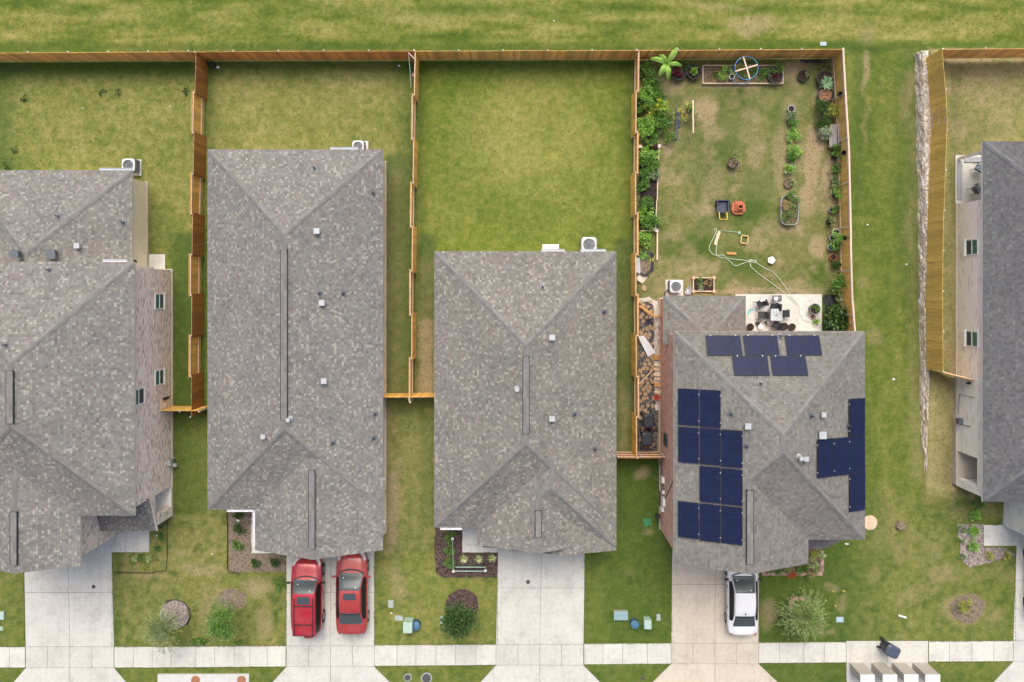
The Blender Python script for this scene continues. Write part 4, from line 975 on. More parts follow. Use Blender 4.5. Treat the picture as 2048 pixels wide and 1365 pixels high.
def crown(mb, c, rad, n, size=.08, clumps=14, seed=1, tight=.42, aspect=.55, zlo=-.4, hollow=0.0):
    """leaves gathered in clumps over and through an uneven crown"""
    r = np.random.default_rng(seed); c = np.array(c); rad = np.array(rad)
    cd = rand_dir(clumps, zlo, 1, r)*r.uniform(.35, .95, clumps)[:, None]; cr = r.uniform(.5, 1.0, clumps)*tight
    k = r.integers(0, clumps, n); p = cd[k]+rand_dir(n, -1, 1, r)*(cr[k]*r.uniform(.3, 1, n)**.5)[:, None]
    C = c+p*rad; D = unit(rand_dir(n, -.35, .9, r)+unit(p)*.6); up = rand_dir(n, .45, 1, r); Wv = unit(np.cross(D, up))
    L = size*r.uniform(.6, 1.35, n); mb.blades(leaf_poly(C, D, Wv, L, L*aspect))
def trunkset(root, base, top, rad, crownc, crownr, n=7, seed=3, r0=.05):
    rn = random.Random(seed); m = MB(); b = Vector(base); t = Vector(top)
    mid = b.lerp(t, .5)+Vector((rn.uniform(-.05, .05), rn.uniform(-.05, .05), 0)); m.tube([b, mid, t], [r0, r0*.8, r0*.6], 8); m.build('trunk', M_bark, root, smooth=True)
    l = MB(); cc = Vector(crownc)
    for i in range(n):
        a = rn.uniform(0, 6.28); e = cc+Vector((math.cos(a)*crownr[0]*rn.uniform(.4, .9), math.sin(a)*crownr[1]*rn.uniform(.4, .9), rn.uniform(-.2, .8)*crownr[2]))
        s = b.lerp(t, rn.uniform(.55, 1.0)); mm = s.lerp(e, .5)+Vector((0, 0, .08)); l.tube([s, mm, e], [r0*.42, r0*.3, r0*.12], 5)
    l.build('limb', M_bark, root)
def clump(name, label, cat, px, py, r, h, mat, n=160, size=.09, z=0.0, group=None, seed=None, aspect=.55, clumps=8, stem=True, sy=1.0, extra=None, matx=None):
    """a bush or plant on the ground: px,py is where its middle is seen"""
    zc = z+h*.55; c = P(px, py, zc); root = thing(name, label, cat, (c.x, c.y, z), 0, group)
    sd_ = seed if seed is not None else int(px*7+py*13) % 9973
    m = MB(); crown(m, (c.x, c.y, zc), (r, r*sy, h*.5), int(n*2.1), size, clumps+6, sd_, aspect=aspect); m.build('foliage', mat, root)
    if matx:
        m = MB(); crown(m, (c.x, c.y, zc+h*.1), (r*1.0, r*sy, h*.5), max(8, n//7), size*.9, 5, sd_+1, aspect=.8); m.build('flowers' if 'flower' in matx.name else 'young_foliage', matx, root)
    if stem:
        m = MB(); rn = random.Random(sd_)
        for i in range(4): 
            a = rn.uniform(0, 6.28); m.tube([(c.x, c.y, z), (c.x+math.cos(a)*r*.4, c.y+math.sin(a)*r*.4, zc)], [.012, .006], 5)
        m.build('stem', M_bark, root)
    return root
def rosette(name, label, cat, px, py, r, mat, n=26, z=0.0, w=.05, tilt=.55, group=None, seed=5, h0=.05, droop=.25, segs=3, curl=0.):
    """strap leaves arching out from one crown (agave, liriope, banana)"""
    c = P(px, py, z+h0+.1); root = thing(name, label, cat, (c.x, c.y, z), 0, group); rn = random.Random(seed); m = MB()
    for i in range(n):
        a = 2*math.pi*i/n*2.4+rn.uniform(-.2, .2); L = r*rn.uniform(.7, 1.08); el_ = rn.uniform(.15, tilt*1.5); pts = []
        for k in range(segs+1):
            t = k/segs; rr = L*t; zz = z+h0+math.sin(el_)*L*t-droop*L*t*t; pts.append((c.x+math.cos(a)*rr, c.y+math.sin(a)*rr, max(z+.02, zz)))
        sx, sy_ = -math.sin(a), math.cos(a); i0 = len(m.v)
        for k, p in enumerate(pts):
            ww = w*(.6+.5*math.sin(math.pi*min(1, k/segs*.9+.1)))*(1-.92*(k/segs)**3)
            m.v += [(p[0]-sx*ww/2, p[1]-sy_*ww/2, p[2]), (p[0], p[1], p[2]-.15*ww), (p[0]+sx*ww/2, p[1]+sy_*ww/2, p[2])]
        for k in range(segs):
            q = i0+k*3
            for u in (0, 1): m.f.append([q+u, q+u+1, q+u+4, q+u+3]); m.m.append(0); m.uv.append([(0, 0)]*4)
    m.build('leaves', mat, root); return root
# ---- front trees
def tree(label, basepx, crownpx, zc, rad, mat, n, size, clumps, seed, cat='tree', name='young_tree', nl=8, aspect=.5, group=None):
    b = P(*basepx); c = P(*crownpx, zc); root = thing(name, label, cat, b, 0, group)
    trunkset(root, b, (c.x*.6+b.x*.4, c.y*.6+b.y*.4, zc-rad[2]*.5), .05, c, rad, nl, seed)
    m = MB(); crown(m, c, rad, n, size, clumps, seed, aspect=aspect, tight=.5); m.build('crown', mat, root); return root
tree('small dense dark oak growing out of the round dark mulch ring', (924, 1213), (916, 1241), 2.4, (.88, .90, 1.0), G_dark, 6500, .11, 44, 5, nl=10)
t = tree('bushy mid green young tree left of the red cars, faded mulch behind it', (464, 1205), (450, 1238), 2.2, (.95, 1.25, .9), G_mid, 4200, .105, 44, 9, nl=12, aspect=.35)
def wispy(label, basepx, crownpx, zc, R0, n, mat, seed, matin=None, nin=0, spread=1.0, name='young_tree', sx=1.0, sy=1.0):
    """fine-leaved tree: long thin twigs spraying outward, small narrow leaves along them"""
    b = P(*basepx); c = P(*crownpx, zc); root = thing(name, label, 'tree', b); r = np.random.default_rng(seed)
    trunkset(root, b, (c.x, c.y, zc-.5), .05, c, (R0*.8, R0*.8, .6), 10, seed, .035)
    tw = MB(); Ls = []
    for i in range(n):
        a = r.uniform(0, 6.283); el_ = r.uniform(-.25, 1.2); L = R0*r.uniform(.45, 1.12); s = np.array(c)+np.array([0, 0, -.35])+rand_dir(1, -.5, 1, r)[0]*R0*.22
        d = np.array([math.cos(a)*math.cos(el_)*sx, math.sin(a)*math.cos(el_)*sy, math.sin(el_)*.8]); pts = []
        for k in range(6):
            t = k/5; q = s+d*L*t; q = q+np.array([math.sin(i*3.1+t*3)*.05, math.cos(i*2.3+t*3)*.05, -.32*t*t*L]); pts.append(q)
        tw.tube(pts[:5], [.006, .005, .004, .003, .002], 3)
        for k in range(15):
            t = r.uniform(.15, 1.0)*4.99; j = int(t); f = t-j; q = pts[j]*(1-f)+pts[j+1]*f
            dd = unit((pts[j+1]-pts[j])[None]+rand_dir(1, -1, 1, r)*.11)[0]; Ls.append((q, dd))
    tw.build('twigs', G_grey if matin else M_bark, root)
    C = np.array([a for a, _ in Ls]); D = np.array([a for _, a in Ls]); Wv = unit(np.cross(D, rand_dir(len(C), .2, 1, r))); L = r.uniform(.10, .24, len(C))
    m = MB(); m.blades(leaf_poly(C, D, Wv, L, np.full(len(C), .026))); m.build('crown', mat, root)
    if matin: m = MB(); crown(m, c, (R0*.45, R0*.45, .3), nin, .07, 8, seed+1, aspect=.3); m.build('inner_foliage', matin, root)
    return root
wispy('feathery pale green tree right of the white car, brick corner behind it', (1592, 1208), (1613, 1238), 2.1, 1.45, 560, G_willow, 21)
wispy('thin grey-green tree whose twigs hang over the left sidewalk', (352, 1232), (318, 1264), 2.6, 1.25, 210, G_olive, 33, G_grey, 600, sy=1.1)
wispy('small yellow-green sapling in a faded mulch ring on the right lawn', (1934, 1213), (1936, 1216), .9, .45, 40, G_lime, 44)
# ---- planting beds (flat sheets of mulch with a raised, uneven surface)
def bed(name, label, poly, mat, z=.05, edge=None, cat='mulch bed', hgt=.04, seed=1, ez=.0):
    pts = [P(*p) for p in poly]; cx = sum(p.x for p in pts)/len(pts); cy = sum(p.y for p in pts)/len(pts); rn = random.Random(seed)
    out = []
    for i, p in enumerate(pts):
        q = pts[(i+1) % len(pts)]; k = max(1, int((q-p).length/.18))
        for j in range(k):
            v = p.lerp(q, j/k); jx = rn.uniform(-.04, .04) if len(pts) < 9 or True else 0; out.append((v.x+jx, v.y+rn.uniform(-.04, .04)))
    m = MB(); root = thing(name, label, cat, (cx, cy, 0))
    top = ccw(out); m.face([(a, b, z+ez) for a, b in top])
    n_ = len(top)
    for i in range(n_):
        a, b = top[i], top[(i+1) % n_]; m.face([(a[0], a[1], z+ez), (a[0]*1.0, a[1], -.02), (b[0], b[1], -.02), (b[0], b[1], z+ez)])
    m.build('mulch', mat, root); 
    return root
def circ(cx, cy, rx, ry=None, n=28, j=0.0, seed=2):
    rn = random.Random(seed); ry = ry or rx
    return [(cx+math.cos(6.2832*i/n)*rx*(1+rn.uniform(-j, j)), cy+math.sin(6.2832*i/n)*ry*(1+rn.uniform(-j, j))) for i in range(n)]
def chips(root, poly, n, mats, z=.06, size=.06, seed=3):
    """loose bark chips on a bed"""
    r = np.random.default_rng(seed); xs = [p[0] for p in poly]; ys = [p[1] for p in poly]; C = []
    def inside(x, y):
        c = False; j = len(poly)-1
        for i in range(len(poly)):
            if ((poly[i][1] > y) != (poly[j][1] > y)) and x < (poly[j][0]-poly[i][0])*(y-poly[i][1])/(poly[j][1]-poly[i][1])+poly[i][0]: c = not c
            j = i
        return c
    while len(C) < n:
        x, y = r.uniform(min(xs), max(xs)), r.uniform(min(ys), max(ys))
        if inside(x, y): C.append(tuple(P(x, y, z)))
    C = np.array(C); D = unit(rand_dir(n, -.1, .35, r)); Wv = unit(np.cross(D, rand_dir(n, .5, 1, r))); L = size*r.uniform(.5, 1.6, n)
    m = MB(); m.blades(leaf_poly(C, D, Wv, L, L*.55)); tag(m.build('bark_chips', mats, root), kind='stuff')
CH_dark = leafmat('bark_chip_dark', [(.02, .012, .012), (.07, .04, .035), (.15, .10, .085), (.26, .19, .15)], .9, 0)
CH_grey = leafmat('bark_chip_faded', [(.14, .11, .10), (.26, .22, .20), (.42, .37, .33)], .9, 0)
pl = [(871, 1050), (924, 1050), (924, 1106), (995, 1106), (995, 1155), (884, 1153), (873, 1145), (869, 1100)]
b_ = bed('mulch_bed', 'dark brown L-shaped mulch bed with a small bench, in front of the grey-tan roof', pl, M_mulch, .07, seed=4); chips(b_, pl, 2200, CH_dark, .075, .05)
pl = circ(924, 1210, 33, 31, 26, .03); b_ = bed('mulch_ring', 'round ring of dark brown mulch under the dense oak', pl, M_mulch, .07, cat='mulch bed'); chips(b_, pl, 900, CH_dark, .075, .05, 5)
pl = circ(350, 1229, 29, 28, 26, .05, 4); b_ = bed('mulch_ring', 'round grey faded mulch ring with a lifted dark edging strip', pl, M_mulchg, .05, cat='mulch bed'); chips(b_, pl, 420, CH_grey, .055, .05, 6)
def edging(label, pts, r=.018, z=.08, mat=None, name='lawn_edging', closed=False, wob=.0):
    m = MB(); pp = [P(*p) for p in pts]; rn = random.Random(len(label)); m.tube([(p.x+rn.uniform(-wob, wob), p.y+rn.uniform(-wob, wob), z) for p in pp], r, 5)
    return tag(m.build(name, mat or M_dark, None, loc=tuple(pp[0])), label, 'edging')
edging('dark edging strip lifting out of the grey mulch ring', circ(350, 1229, 31, 30, 26)[-9:]+circ(350, 1229, 31, 30, 26)[:5], .03, .07)
edging('black edging round the bed left of the red cars', [(455, 1022), (456, 1060), (456, 1100), (455.5, 1136), (459, 1144), (480, 1145)], .03, .07)
edging('thin half-buried edging round the overgrown bed of the pink brick house', [(335, 1040), (335, 1080), (335, 1110), (333, 1141), (300, 1146), (250, 1145), (228, 1145)], .02, .05)
pl = [(457, 1018), (503, 1018), (503, 1108), (572, 1108), (572, 1143), (520, 1144), (470, 1144), (458, 1140)]
b_ = bed('mulch_bed', 'grey-brown thin mulch bed beside the walk left of the red cars', pl, M_mulchr, .035); chips(b_, pl, 900, CH_grey, .04, .05, 7)
pl = [(1916, 975), (1966, 975), (1966, 1095), (2010, 1096), (2030, 1110), (1990, 1122), (1940, 1135), (1922, 1120), (1915, 1060)]
b_ = bed('mulch_bed', 'grey weedy mulch bed in front of the white brick house', pl, M_mulchg, .035); chips(b_, pl, 700, CH_grey, .04, .05, 8)
pl = circ(1934, 1216, 34, 29, 20, .12, 6); b_ = bed('mulch_ring', 'sparse faded mulch ring round the yellow-green sapling', pl, M_mulchr, .028, cat='mulch bed'); chips(b_, pl, 260, CH_grey, .035, .05, 9)
pl = circ(464, 1198, 30, 20, 20, .15, 8); b_ = bed('mulch_patch', 'loose pinkish mulch patch behind the bushy mid green tree', pl, M_mulchr, .028, cat='mulch bed'); chips(b_, pl, 380, CH_grey, .035, .05, 10)
# shrubs in the beds
for i, (x, y, r_, l) in enumerate([(477, 1028, .30, 'dark shrub tucked under the eave left of the red cars'), (477, 1056, .34, 'largest dark shrub in the bed left of the red cars'), (473, 1089, .32, 'dark shrub in the middle of the edged bed left of the red cars'), (510, 1126, .24, 'dark shrub by the foot of the white walk'), (550, 1124, .25, 'dark shrub nearest the red cars')]):
    clump('shrub', l, 'shrub', x, y, r_, .5, G_mid if i == 2 else G_dark, 240, .08, group='dark shrubs in the bed left of the red cars')
for i, (x, y, l) in enumerate([(903, 1075, 'clipped shrub at the eave end of the dark mulch bed'), (902, 1100, 'middle clipped shrub of three in the dark mulch bed'), (902, 1127, 'clipped shrub beside the little bench')]):
    clump('shrub', l, 'shrub', x-3, y, .36, .55, G_mid, 420, .055, group='clipped shrubs in the dark mulch bed', clumps=16)
for i, (x, y, l) in enumerate([(928, 1119, 'variegated grass plant next to the bench shrub'), (957, 1119, 'variegated grass plant in the middle of the row'), (984, 1117, 'variegated grass plant beside the driveway')]):
    rosette('variegated_plant', l, 'plant', x, y, .30, G_varieg, 60, w=.03, tilt=.7, group='variegated plants in the dark mulch bed', seed=i+3, segs=3)
for x, y, r_, m_, l in [(1957, 1005, .36, G_mid, 'round shrub at the corner of the white brick house'), (1951, 1031, .36, G_bright, 'second round green shrub from the white brick corner'), (1948, 1063, .34, G_bright, 'brightest round shrub in the grey bed'), (1947, 1092, .34, G_bright, 'round green shrub farthest from the white brick house')]:
    clump('shrub', l, 'shrub', x, y, r_, .5, m_, 420, .06, group='round green shrubs in front of the white brick house', clumps=16)
for x, y, l in [(1980, 1112, 'yellow-green shrub in the grey weedy bed'), (2014, 1113, 'yellow-green shrub nearest the right driveway')]:
    clump('shrub', l, 'shrub', x, y, .26, .35, G_lime, 200, .06, group='yellow-green shrubs in the grey bed')
for x, y, l in [(1924, 1060, 'small bluish weed clump in the upper grey bed'), (1923, 1082, 'tiny green weed in the middle of the grey bed'), (1924, 1115, 'low weed at the lawn corner of the grey bed'), (1930, 986, 'green weed between white stones at the brick corner')]:
    clump('weed', l, 'weed', x, y, .22, .18, G_mid, 70, .07, stem=False)
for x, y, m_, r_, l in [(320, 1047, G_dark, .3, 'dark shrub against the pink brick porch'), (322, 1075, G_mid, .26, 'loose green plant right of the concrete walk'), (297, 1118, G_varieg, .2, 'pale variegated plant right in the overgrown bed'), (270, 1118, G_varieg, .16, 'small pale variegated plant left in the overgrown bed'), (290, 1137, G_lime, .2, 'lime green plant at the lower edge of the overgrown bed'), (284, 1115, G_mid, .28, 'leafy weed clump between the pale plants'), (315, 1098, G_mid, .2, 'low weeds at the corner of the concrete walk')]:
    clump('garden_plant', l, 'plant', x, y, r_, .3, m_, 130, .07, stem=False)
clump('weed_clump', 'long dark weeds at the sidewalk edge beside the bushy tree', 'weed', 400, 1284, .55, .25, G_mid, 300, .09, sy=.35, stem=False)
clump('weed_clump', 'dark weed clump near the sidewalk left of the red cars', 'weed', 474, 1284, .25, .2, G_mid, 110, .09, sy=.6, stem=False)
clump('weed_clump', 'dark grass clump half under the first red car mirror', 'weed', 562, 1172, .3, .2, G_mid, 120, .09, sy=1.6, stem=False)
for x, y, l in [(11, 335, 'dark weed clump at the left edge of the leftmost yard'), (45, 198, 'dark round weed in the leftmost yard'), (30, 300, 'scruffy weed patch near the left edge'), (236, 185, 'small dark weed near the back fence'), (207, 187, 'little green weed left of a similar one'), (373, 182, 'weed near the dark brown fence panel')]:
    clump('weed', l, 'weed', x, y, .25, .1, G_dark, 60, .07, stem=False)
# front bed of the solar house with its brick edge
pl = [(1520, 1095), (1644, 1095), (1644, 1148), (1520, 1148)]
b_ = bed('flower_bed', 'reddish soil flower bed between the white car and the solar house lawn', pl, M_soilb, .05, cat='flower bed')
M_edgebrick = basic('edging_brick', (.42, .26, .22), .85, .3, 10, island=.3, bump=.004); 
def brickrow(root, a, b, z=.05, h=.09, step=.11):
    a = P(*a); b = P(*b); d = b-a; k = int(d.length/step); dn = d.normalized(); sd = Vector((-dn.y, dn.x, 0)); m = MB()
    for i in range(k): c = a+d*((i+.5)/k); m.obox((c.x, c.y, z), dn*.042, sd*.1, (0, 0, h/2))
    m.build('brick_edge', M_edgebrick, root)
brickrow(b_, (1523, 1147), (1644, 1147)); brickrow(b_, (1643.5, 1102), (1643.5, 1144))
r2 = thing('brick_edging', 'corner of bricks sticking out behind the feathery tree', 'edging', P(1580, 1196)); brickrow(r2, (1580, 1197), (1618, 1197)); brickrow(r2, (1581.5, 1201), (1581.5, 1236)); brickrow(r2, (1617, 1201), (1617, 1215))
for i, (x, y, m_, r_, mx, l) in enumerate([(1540, 1142, G_olive, .22, G_orange, 'small red-leaved plant nearest the white car'), (1556, 1140, G_mid, .28, None, 'green plant in the flower bed under the roof peak'), (1572, 1137, G_olive, .25, None, 'olive plant in the narrow part of the flower bed'), (1583, 1151, G_orange, .28, None, 'orange plant spilling over the brick edge'), (1600, 1141, G_mid, .3, None, 'green plant in the middle of the flower bed'),
        (1619, 1150, G_olive, .24, G_orange, 'orange speckled plant outside the brick edge'), (1626, 1128, G_varieg, .36, None, 'yellow-green variegated plant by the brick corner'), (1628, 1110, G_lime, .3, None, 'yellowish plant below the small porch roof'), (1645, 1112, G_varieg, .22, None, 'pale plant overhanging the brick edge'), (1632, 1140, G_olive, .22, None, 'olive plant in the corner of the flower bed'), (1612, 1134, G_mid, .26, G_orange, 'green plant with orange tips behind the brick edge')]):
    clump('garden_plant', l, 'plant', x, y, r_, .35, m_, 150, .075, stem=False, matx=mx)
# ------------------------------------------------------------ cars
def paint(name, c, metal=.0, rough=.32):
    n = N(name); f = n.noise(n.obj(), 60, 2); cc = n.mix(f, tuple(x*.93 for x in c), tuple(min(1, x*1.07) for x in c)); d = n.noise(n.obj(), 1.2, 4)
    cc = n.mix(n.rangem(d, .4, .75, 0, .14), cc, (.42, .36, .32)); n.l(cc, n.b.inputs['Base Color'])
    n.b.inputs['Metallic'].default_value = metal; n.b.inputs['Roughness'].default_value = rough; n.b.inputs['Coat Weight'].default_value = .7; n.b.inputs['Coat Roughness'].default_value = .12; return n.m
P_suv = paint('red_car_paint', (.40, .010, .020), .25); P_sed = paint('faded_red_car_paint', (.40, .036, .030), .2, .4); P_wh = paint('white_car_paint', (.78, .79, .80)); P_mar = paint('maroon_car_paint', (.16, .01, .02), .3)
M_cglass = glassmat('car_glass', (.06, .075, .08), .04); M_sglass = glassmat('tinted_side_glass', (.010, .011, .012), .15); M_tyre = basic('tyre_rubber', (.022, .022, .024), .85, .2, 12)
M_rim = basic('alloy_rim', (.5, .51, .52), .3, .1, 20, metal=.7); M_blk = basic('black_plastic', (.018, .018, .02), .55, .2); M_lamp = glassmat('headlamp_lens', (.62, .60, .55), .1); M_tail = glassmat('tail_lamp_lens', (.35, .02, .02), .15); M_amber = glassmat('amber_lens', (.8, .35, .05), .15)
def pchip(xs, ys):
    xs = np.array(xs, float); ys = np.array(ys, float)
    def f(t):
        i = int(np.clip(np.searchsorted(xs, t)-1, 0, len(xs)-2)); h = xs[i+1]-xs[i]; u = (t-xs[i])/h
        def sl(k):
            if k <= 0: return (ys[1]-ys[0])/(xs[1]-xs[0])
            if k >= len(xs)-1: return (ys[-1]-ys[-2])/(xs[-1]-xs[-2])
            a = (ys[k]-ys[k-1])/(xs[k]-xs[k-1]); b = (ys[k+1]-ys[k])/(xs[k+1]-xs[k]); return 0 if a*b <= 0 else 2*a*b/(a+b)
        m0, m1 = sl(i), sl(i+1); u = float(np.clip(u, 0, 1))
        return (2*u**3-3*u*u+1)*ys[i]+(u**3-2*u*u+u)*h*m0+(-2*u**3+3*u*u)*ys[i+1]+(u**3-u*u)*h*m1
    return f
def make_car(label, name, cat, x, y, pmat, L, Wd, Ht, prof, cab, spare=False, sunroof=None, rails=False, group=None, ant=False, lampc=None, mirror=None):
    """prof: centre-line (y fraction, height fraction); cab: y fractions (rear glass foot, roof rear, roof front, windscreen foot)"""
    root = thing(name, label, cat, (x, y, .035), 0, group)
    hl = L/2; hw = Wd/2
    zc = pchip([p[0] for p in prof], [p[1]*Ht for p in prof])
    belt = pchip([-1, -.9, -.3, .35, .8, 1], [v*Ht for v in ((.50, .60, .62, .60, .50, .36) if not spare else (.56, .60, .60, .58, .50, .36))])
    wb = pchip([-1, -.96, -.85, -.5, 0, .5, .82, .95, 1], [hw*v for v in (.62, .84, .95, .995, 1, .985, .93, .80, .58)])
    r0, r1, r2, r3 = cab
    rw = .70 if not spare else .74
    wt = pchip([-1, r0, r1, (r1+r2)/2, r2, r3, .85, 1], [hw*v for v in (.55, .78, rw-.02, rw, rw-.01, .80, .70, .50)])
    ts = np.unique(np.concatenate([np.linspace(-1, 1, 67), [r0, r1, r2, r3]]))
    NP = 17
    def ring(t):
        c = zc(t); b = min(belt(t), c-.03); w_ = wb(t); u = min(wt(t), w_*.93); ze = c-.035-.05*(1 if r0 < t < r3 else .6)
        ze = max(ze, b+.005); zs = .22 if abs(t) < .9 else .22+(abs(t)-.9)*1.4
        zs = min(zs, b-.05)
        pts = [(w_*.90, zs), (w_*.97, zs+.10*(b-zs)/.5), (w_*.995, zs+(b-zs)*.5), (w_*1.0, b-(b-zs)*.18), (w_*.985, b)]
        pts += [(w_*.965+(u-w_*.965)*k, b+.01+(ze-b-.01)*k) for k in (.08, .36, .64, .9)]
        pts += [(u, ze), (u*.93, ze+(c-ze)*.42), (u*.80, ze+(c-ze)*.68), (u*.6, ze+(c-ze)*.85), (u*.4, ze+(c-ze)*.95), (u*.2, c-.002), (0, c)]
        return pts
    rings = [ring(t) for t in ts]; npt = len(rings[0])
    groups = {k: MB() for k in ('body', 'windscreen', 'rear_window', 'side_window')}
    def v(i, k, s): p = rings[i][k]; return (x+s*p[0], y+ts[i]*hl, p[1])
    eps = 1e-4
    for i in range(len(ts)-1):
        tm = (ts[i]+ts[i+1])/2
        for k in range(npt-1):
            for s in (1, -1):
                g_ = 'body'; c = rings[i][-1][1]; bl = rings[i][4][1]
                if 5 <= k <= 7 and r0+.07 < tm < r3-.10 and (c-bl) > .26: g_ = 'side_window'
                if k >= 10 and r2+eps < tm < r3-.0: g_ = 'windscreen' if tm < r3 else 'body'
                if k >= 10 and r0 < tm < r1-eps: g_ = 'rear_window'
                q = [v(i, k, s), v(i+1, k, s), v(i+1, k+1, s), v(i, k+1, s)]
                if s < 0: q = q[::-1]
                q = q if k < npt-1 else q
                groups[g_].face(q[::-1] if False else q)
    for s_, i in ((-1, 0), (1, len(ts)-1)):
        loop = [v(i, k, 1) for k in range(npt)]+[v(i, k, -1) for k in range(npt-2, -1, -1)]
        groups['body'].face(loop if s_ > 0 else loop[::-1])
    def weld(o):
        import bmesh
        b = bmesh.new(); b.from_mesh(o.data); bmesh.ops.remove_doubles(b, verts=b.verts, dist=.0008); bmesh.ops.recalc_face_normals(b, faces=b.faces)
        b.to_mesh(o.data); b.free(); o.data.polygons.foreach_set('use_smooth', [True]*len(o.data.polygons)); o.data.update()
    body = None
    for k_, m_ in (('body', pmat), ('windscreen', M_cglass), ('rear_window', M_cglass)):
        o = groups[k_].build(k_, m_, root); 
        if k_ != 'body': 
            pass
        weld(o)
        if k_ == 'body': body = o
    for s in (1, -1):
        sw = MB(); f0 = groups['side_window']
        for f, uvs in zip(f0.f, f0.uv):
            pts = [f0.v[q] for q in f]
            if (sum(p[0] for p in pts)/4-x)*s > 0: sw.face(pts)
        if sw.f: weld(sw.build('side_window', M_sglass, root))
    # black surround of both screens: cowl, roof joint and side pillars
    def strip(t0, t1, name, mat, dz=.006, k0=9, wfrac=1.0):
        m = MB(); tt = np.linspace(t0, t1, 4)
        for a, b in zip(tt[:-1], tt[1:]):
            ra, rb_ = ring(a), ring(b)
            for s in (1, -1):
                for k in range(k0, npt-1):
                    pa = [(x+s*ra[k][0]*wfrac, y+a*hl, ra[k][1]+dz), (x+s*rb_[k][0]*wfrac, y+b*hl, rb_[k][1]+dz), (x+s*rb_[k+1][0]*wfrac, y+b*hl, rb_[k+1][1]+dz), (x+s*ra[k+1][0]*wfrac, y+a*hl, ra[k+1][1]+dz)]
                    m.face(pa if s > 0 else pa[::-1])
        m.build(name, mat, root, smooth=True)
    bow = .012
    def bowed(t0, t1, bowm, mat, name, sgn=1, kin=10):
        """a band across the car whose line bows towards the nose in the middle"""
        m = MB(); n_ = 14
        for i in range(n_):
            u0 = -1+2*i/n_; u1 = -1+2*(i+1)/n_
            def pt(u, t):
                tt = t+sgn*bowm*(1-u*u); rr = ring(tt); wx_ = rr[10][0]*u; zz = np.interp(abs(wx_), [p[0] for p in rr[::-1]], [p[1] for p in rr[::-1]]); return (x+wx_, y+tt*hl, zz+.007)
            m.face([pt(u0, t0), pt(u1, t0), pt(u1, t1), pt(u0, t1)])
        m.build(name, mat, root)
    bowed(r3-.015, r3+.022, .075, M_blk, 'cowl'); bowed(r1-.028, r1-.004, -.015, M_blk, 'rear_window_seal')
    # bonnet shut lines and creases
    for s in (1, -1):
        m = MB(); pts = []
        for t in np.linspace(r3+.02, .93, 9):
            rr = ring(t); wx_ = rr[10][0]*(.92-.10*(t-r3)); zz = np.interp(wx_, [p[0] for p in rr[::-1]], [p[1] for p in rr[::-1]]); pts.append((x+s*wx_, y+t*hl, zz+.001))
        m.tube(pts, .007, 4); m.build('bonnet_crease', M_blk if not label.startswith('white') else M_flash, body)
        # lamps
        m = MB(); 
        for (ta, tb) in ((.80, .87), (.87, .93), (.93, .965)):
            ra, rb_ = ring(ta), ring(tb)
            def q(rr, t, a): wx_ = rr[4][0]*a; zz = np.interp(wx_, [p[0] for p in rr[::-1][:13]], [p[1] for p in rr[::-1][:13]]); return (x+s*wx_, y+t*hl, zz+.010)
            wa, wbb = {.80: (.86, .80), .87: (.80, .70), .93: (.70, .62)}[ta]
            m.face([q(ra, ta, .985), q(rb_, tb, .985), q(rb_, tb, wbb), q(ra, ta, wa)])
        o = m.build('headlight', M_lamp, root)
        if lampc: 
            k = MB(); rr = ring(.86); k.obox((x+s*rr[4][0]*.985, y+.84*hl, rr[4][1]-.01), (.02, 0, 0), (0, .09, 0), (0, 0, .03)); k.build('indicator', M_amber, o)
        m = MB(); rr = ring(-.93); m.obox((x+s*rr[4][0]*.90, y-.925*hl, rr[4][1]-.02), (.035, s*.02, 0), (0, .12 if not spare else .07, 0), (0, 0, .06 if not spare else .16)); m.build('tail_light', M_tail, root)
        # mirrors
        m = MB(); tmx = r3-.10; rr = ring(tmx); bx_ = x+s*(rr[4][0]); m.obox((bx_+s*.12, y+tmx*hl, rr[4][1]+.07), (.11, s*0-.0, 0), (s*-.0, .045, 0), (0, 0, .065)); m.bar((bx_-s*.03, y+tmx*hl+.04, rr[4][1]), (bx_+s*.06, y+tmx*hl, rr[4][1]+.05), .04, .03); m.build('side_mirror', mirror or M_blk, root)
        # door shut lines
        for td in (r3-.16, (r1+r2)/2-.02, r0+.22):
            m = MB(); rr = ring(td); m.tube([(x+s*(p[0]+.002), y+td*hl, p[1]) for p in rr[1:6]], .005, 4); m.build('door_line', M_blk, body)
        for td in (r3-.30, (r1+r2)/2-.14):
            m = MB(); rr = ring(td); m.obox((x+s*(rr[3][0]+.012), y+td*hl, rr[3][1]+.03), (.014, 0, 0), (0, .09, 0), (0, 0, .014)); m.build('door_handle', pmat if 'white' not in label else M_flash, root)
        # roof rail / drip line
        m = MB(); pts = []
        for t in np.linspace(r1-(.02 if not rails else -.01), r2-(.0 if not rails else .12), 8): rr = ring(t); wx_ = rr[9][0]*(.80 if rails else .985); pts.append((x+s*wx_, y+t*hl, rr[9][1]+(.10 if rails else .014)))
        m.tube(pts, .022 if rails else .010, 5); m.build('roof_rail' if rails else 'roof_seam', M_blk, root)
        # pillar line beside the windscreen
        m = MB(); pts = []
        for t in np.linspace(r2, r3, 6): rr = ring(t); pts.append((x+s*rr[9][0], y+t*hl, rr[9][1]+.004))
        m.tube(pts, .014, 5); m.build('pillar_seal', M_blk, body)
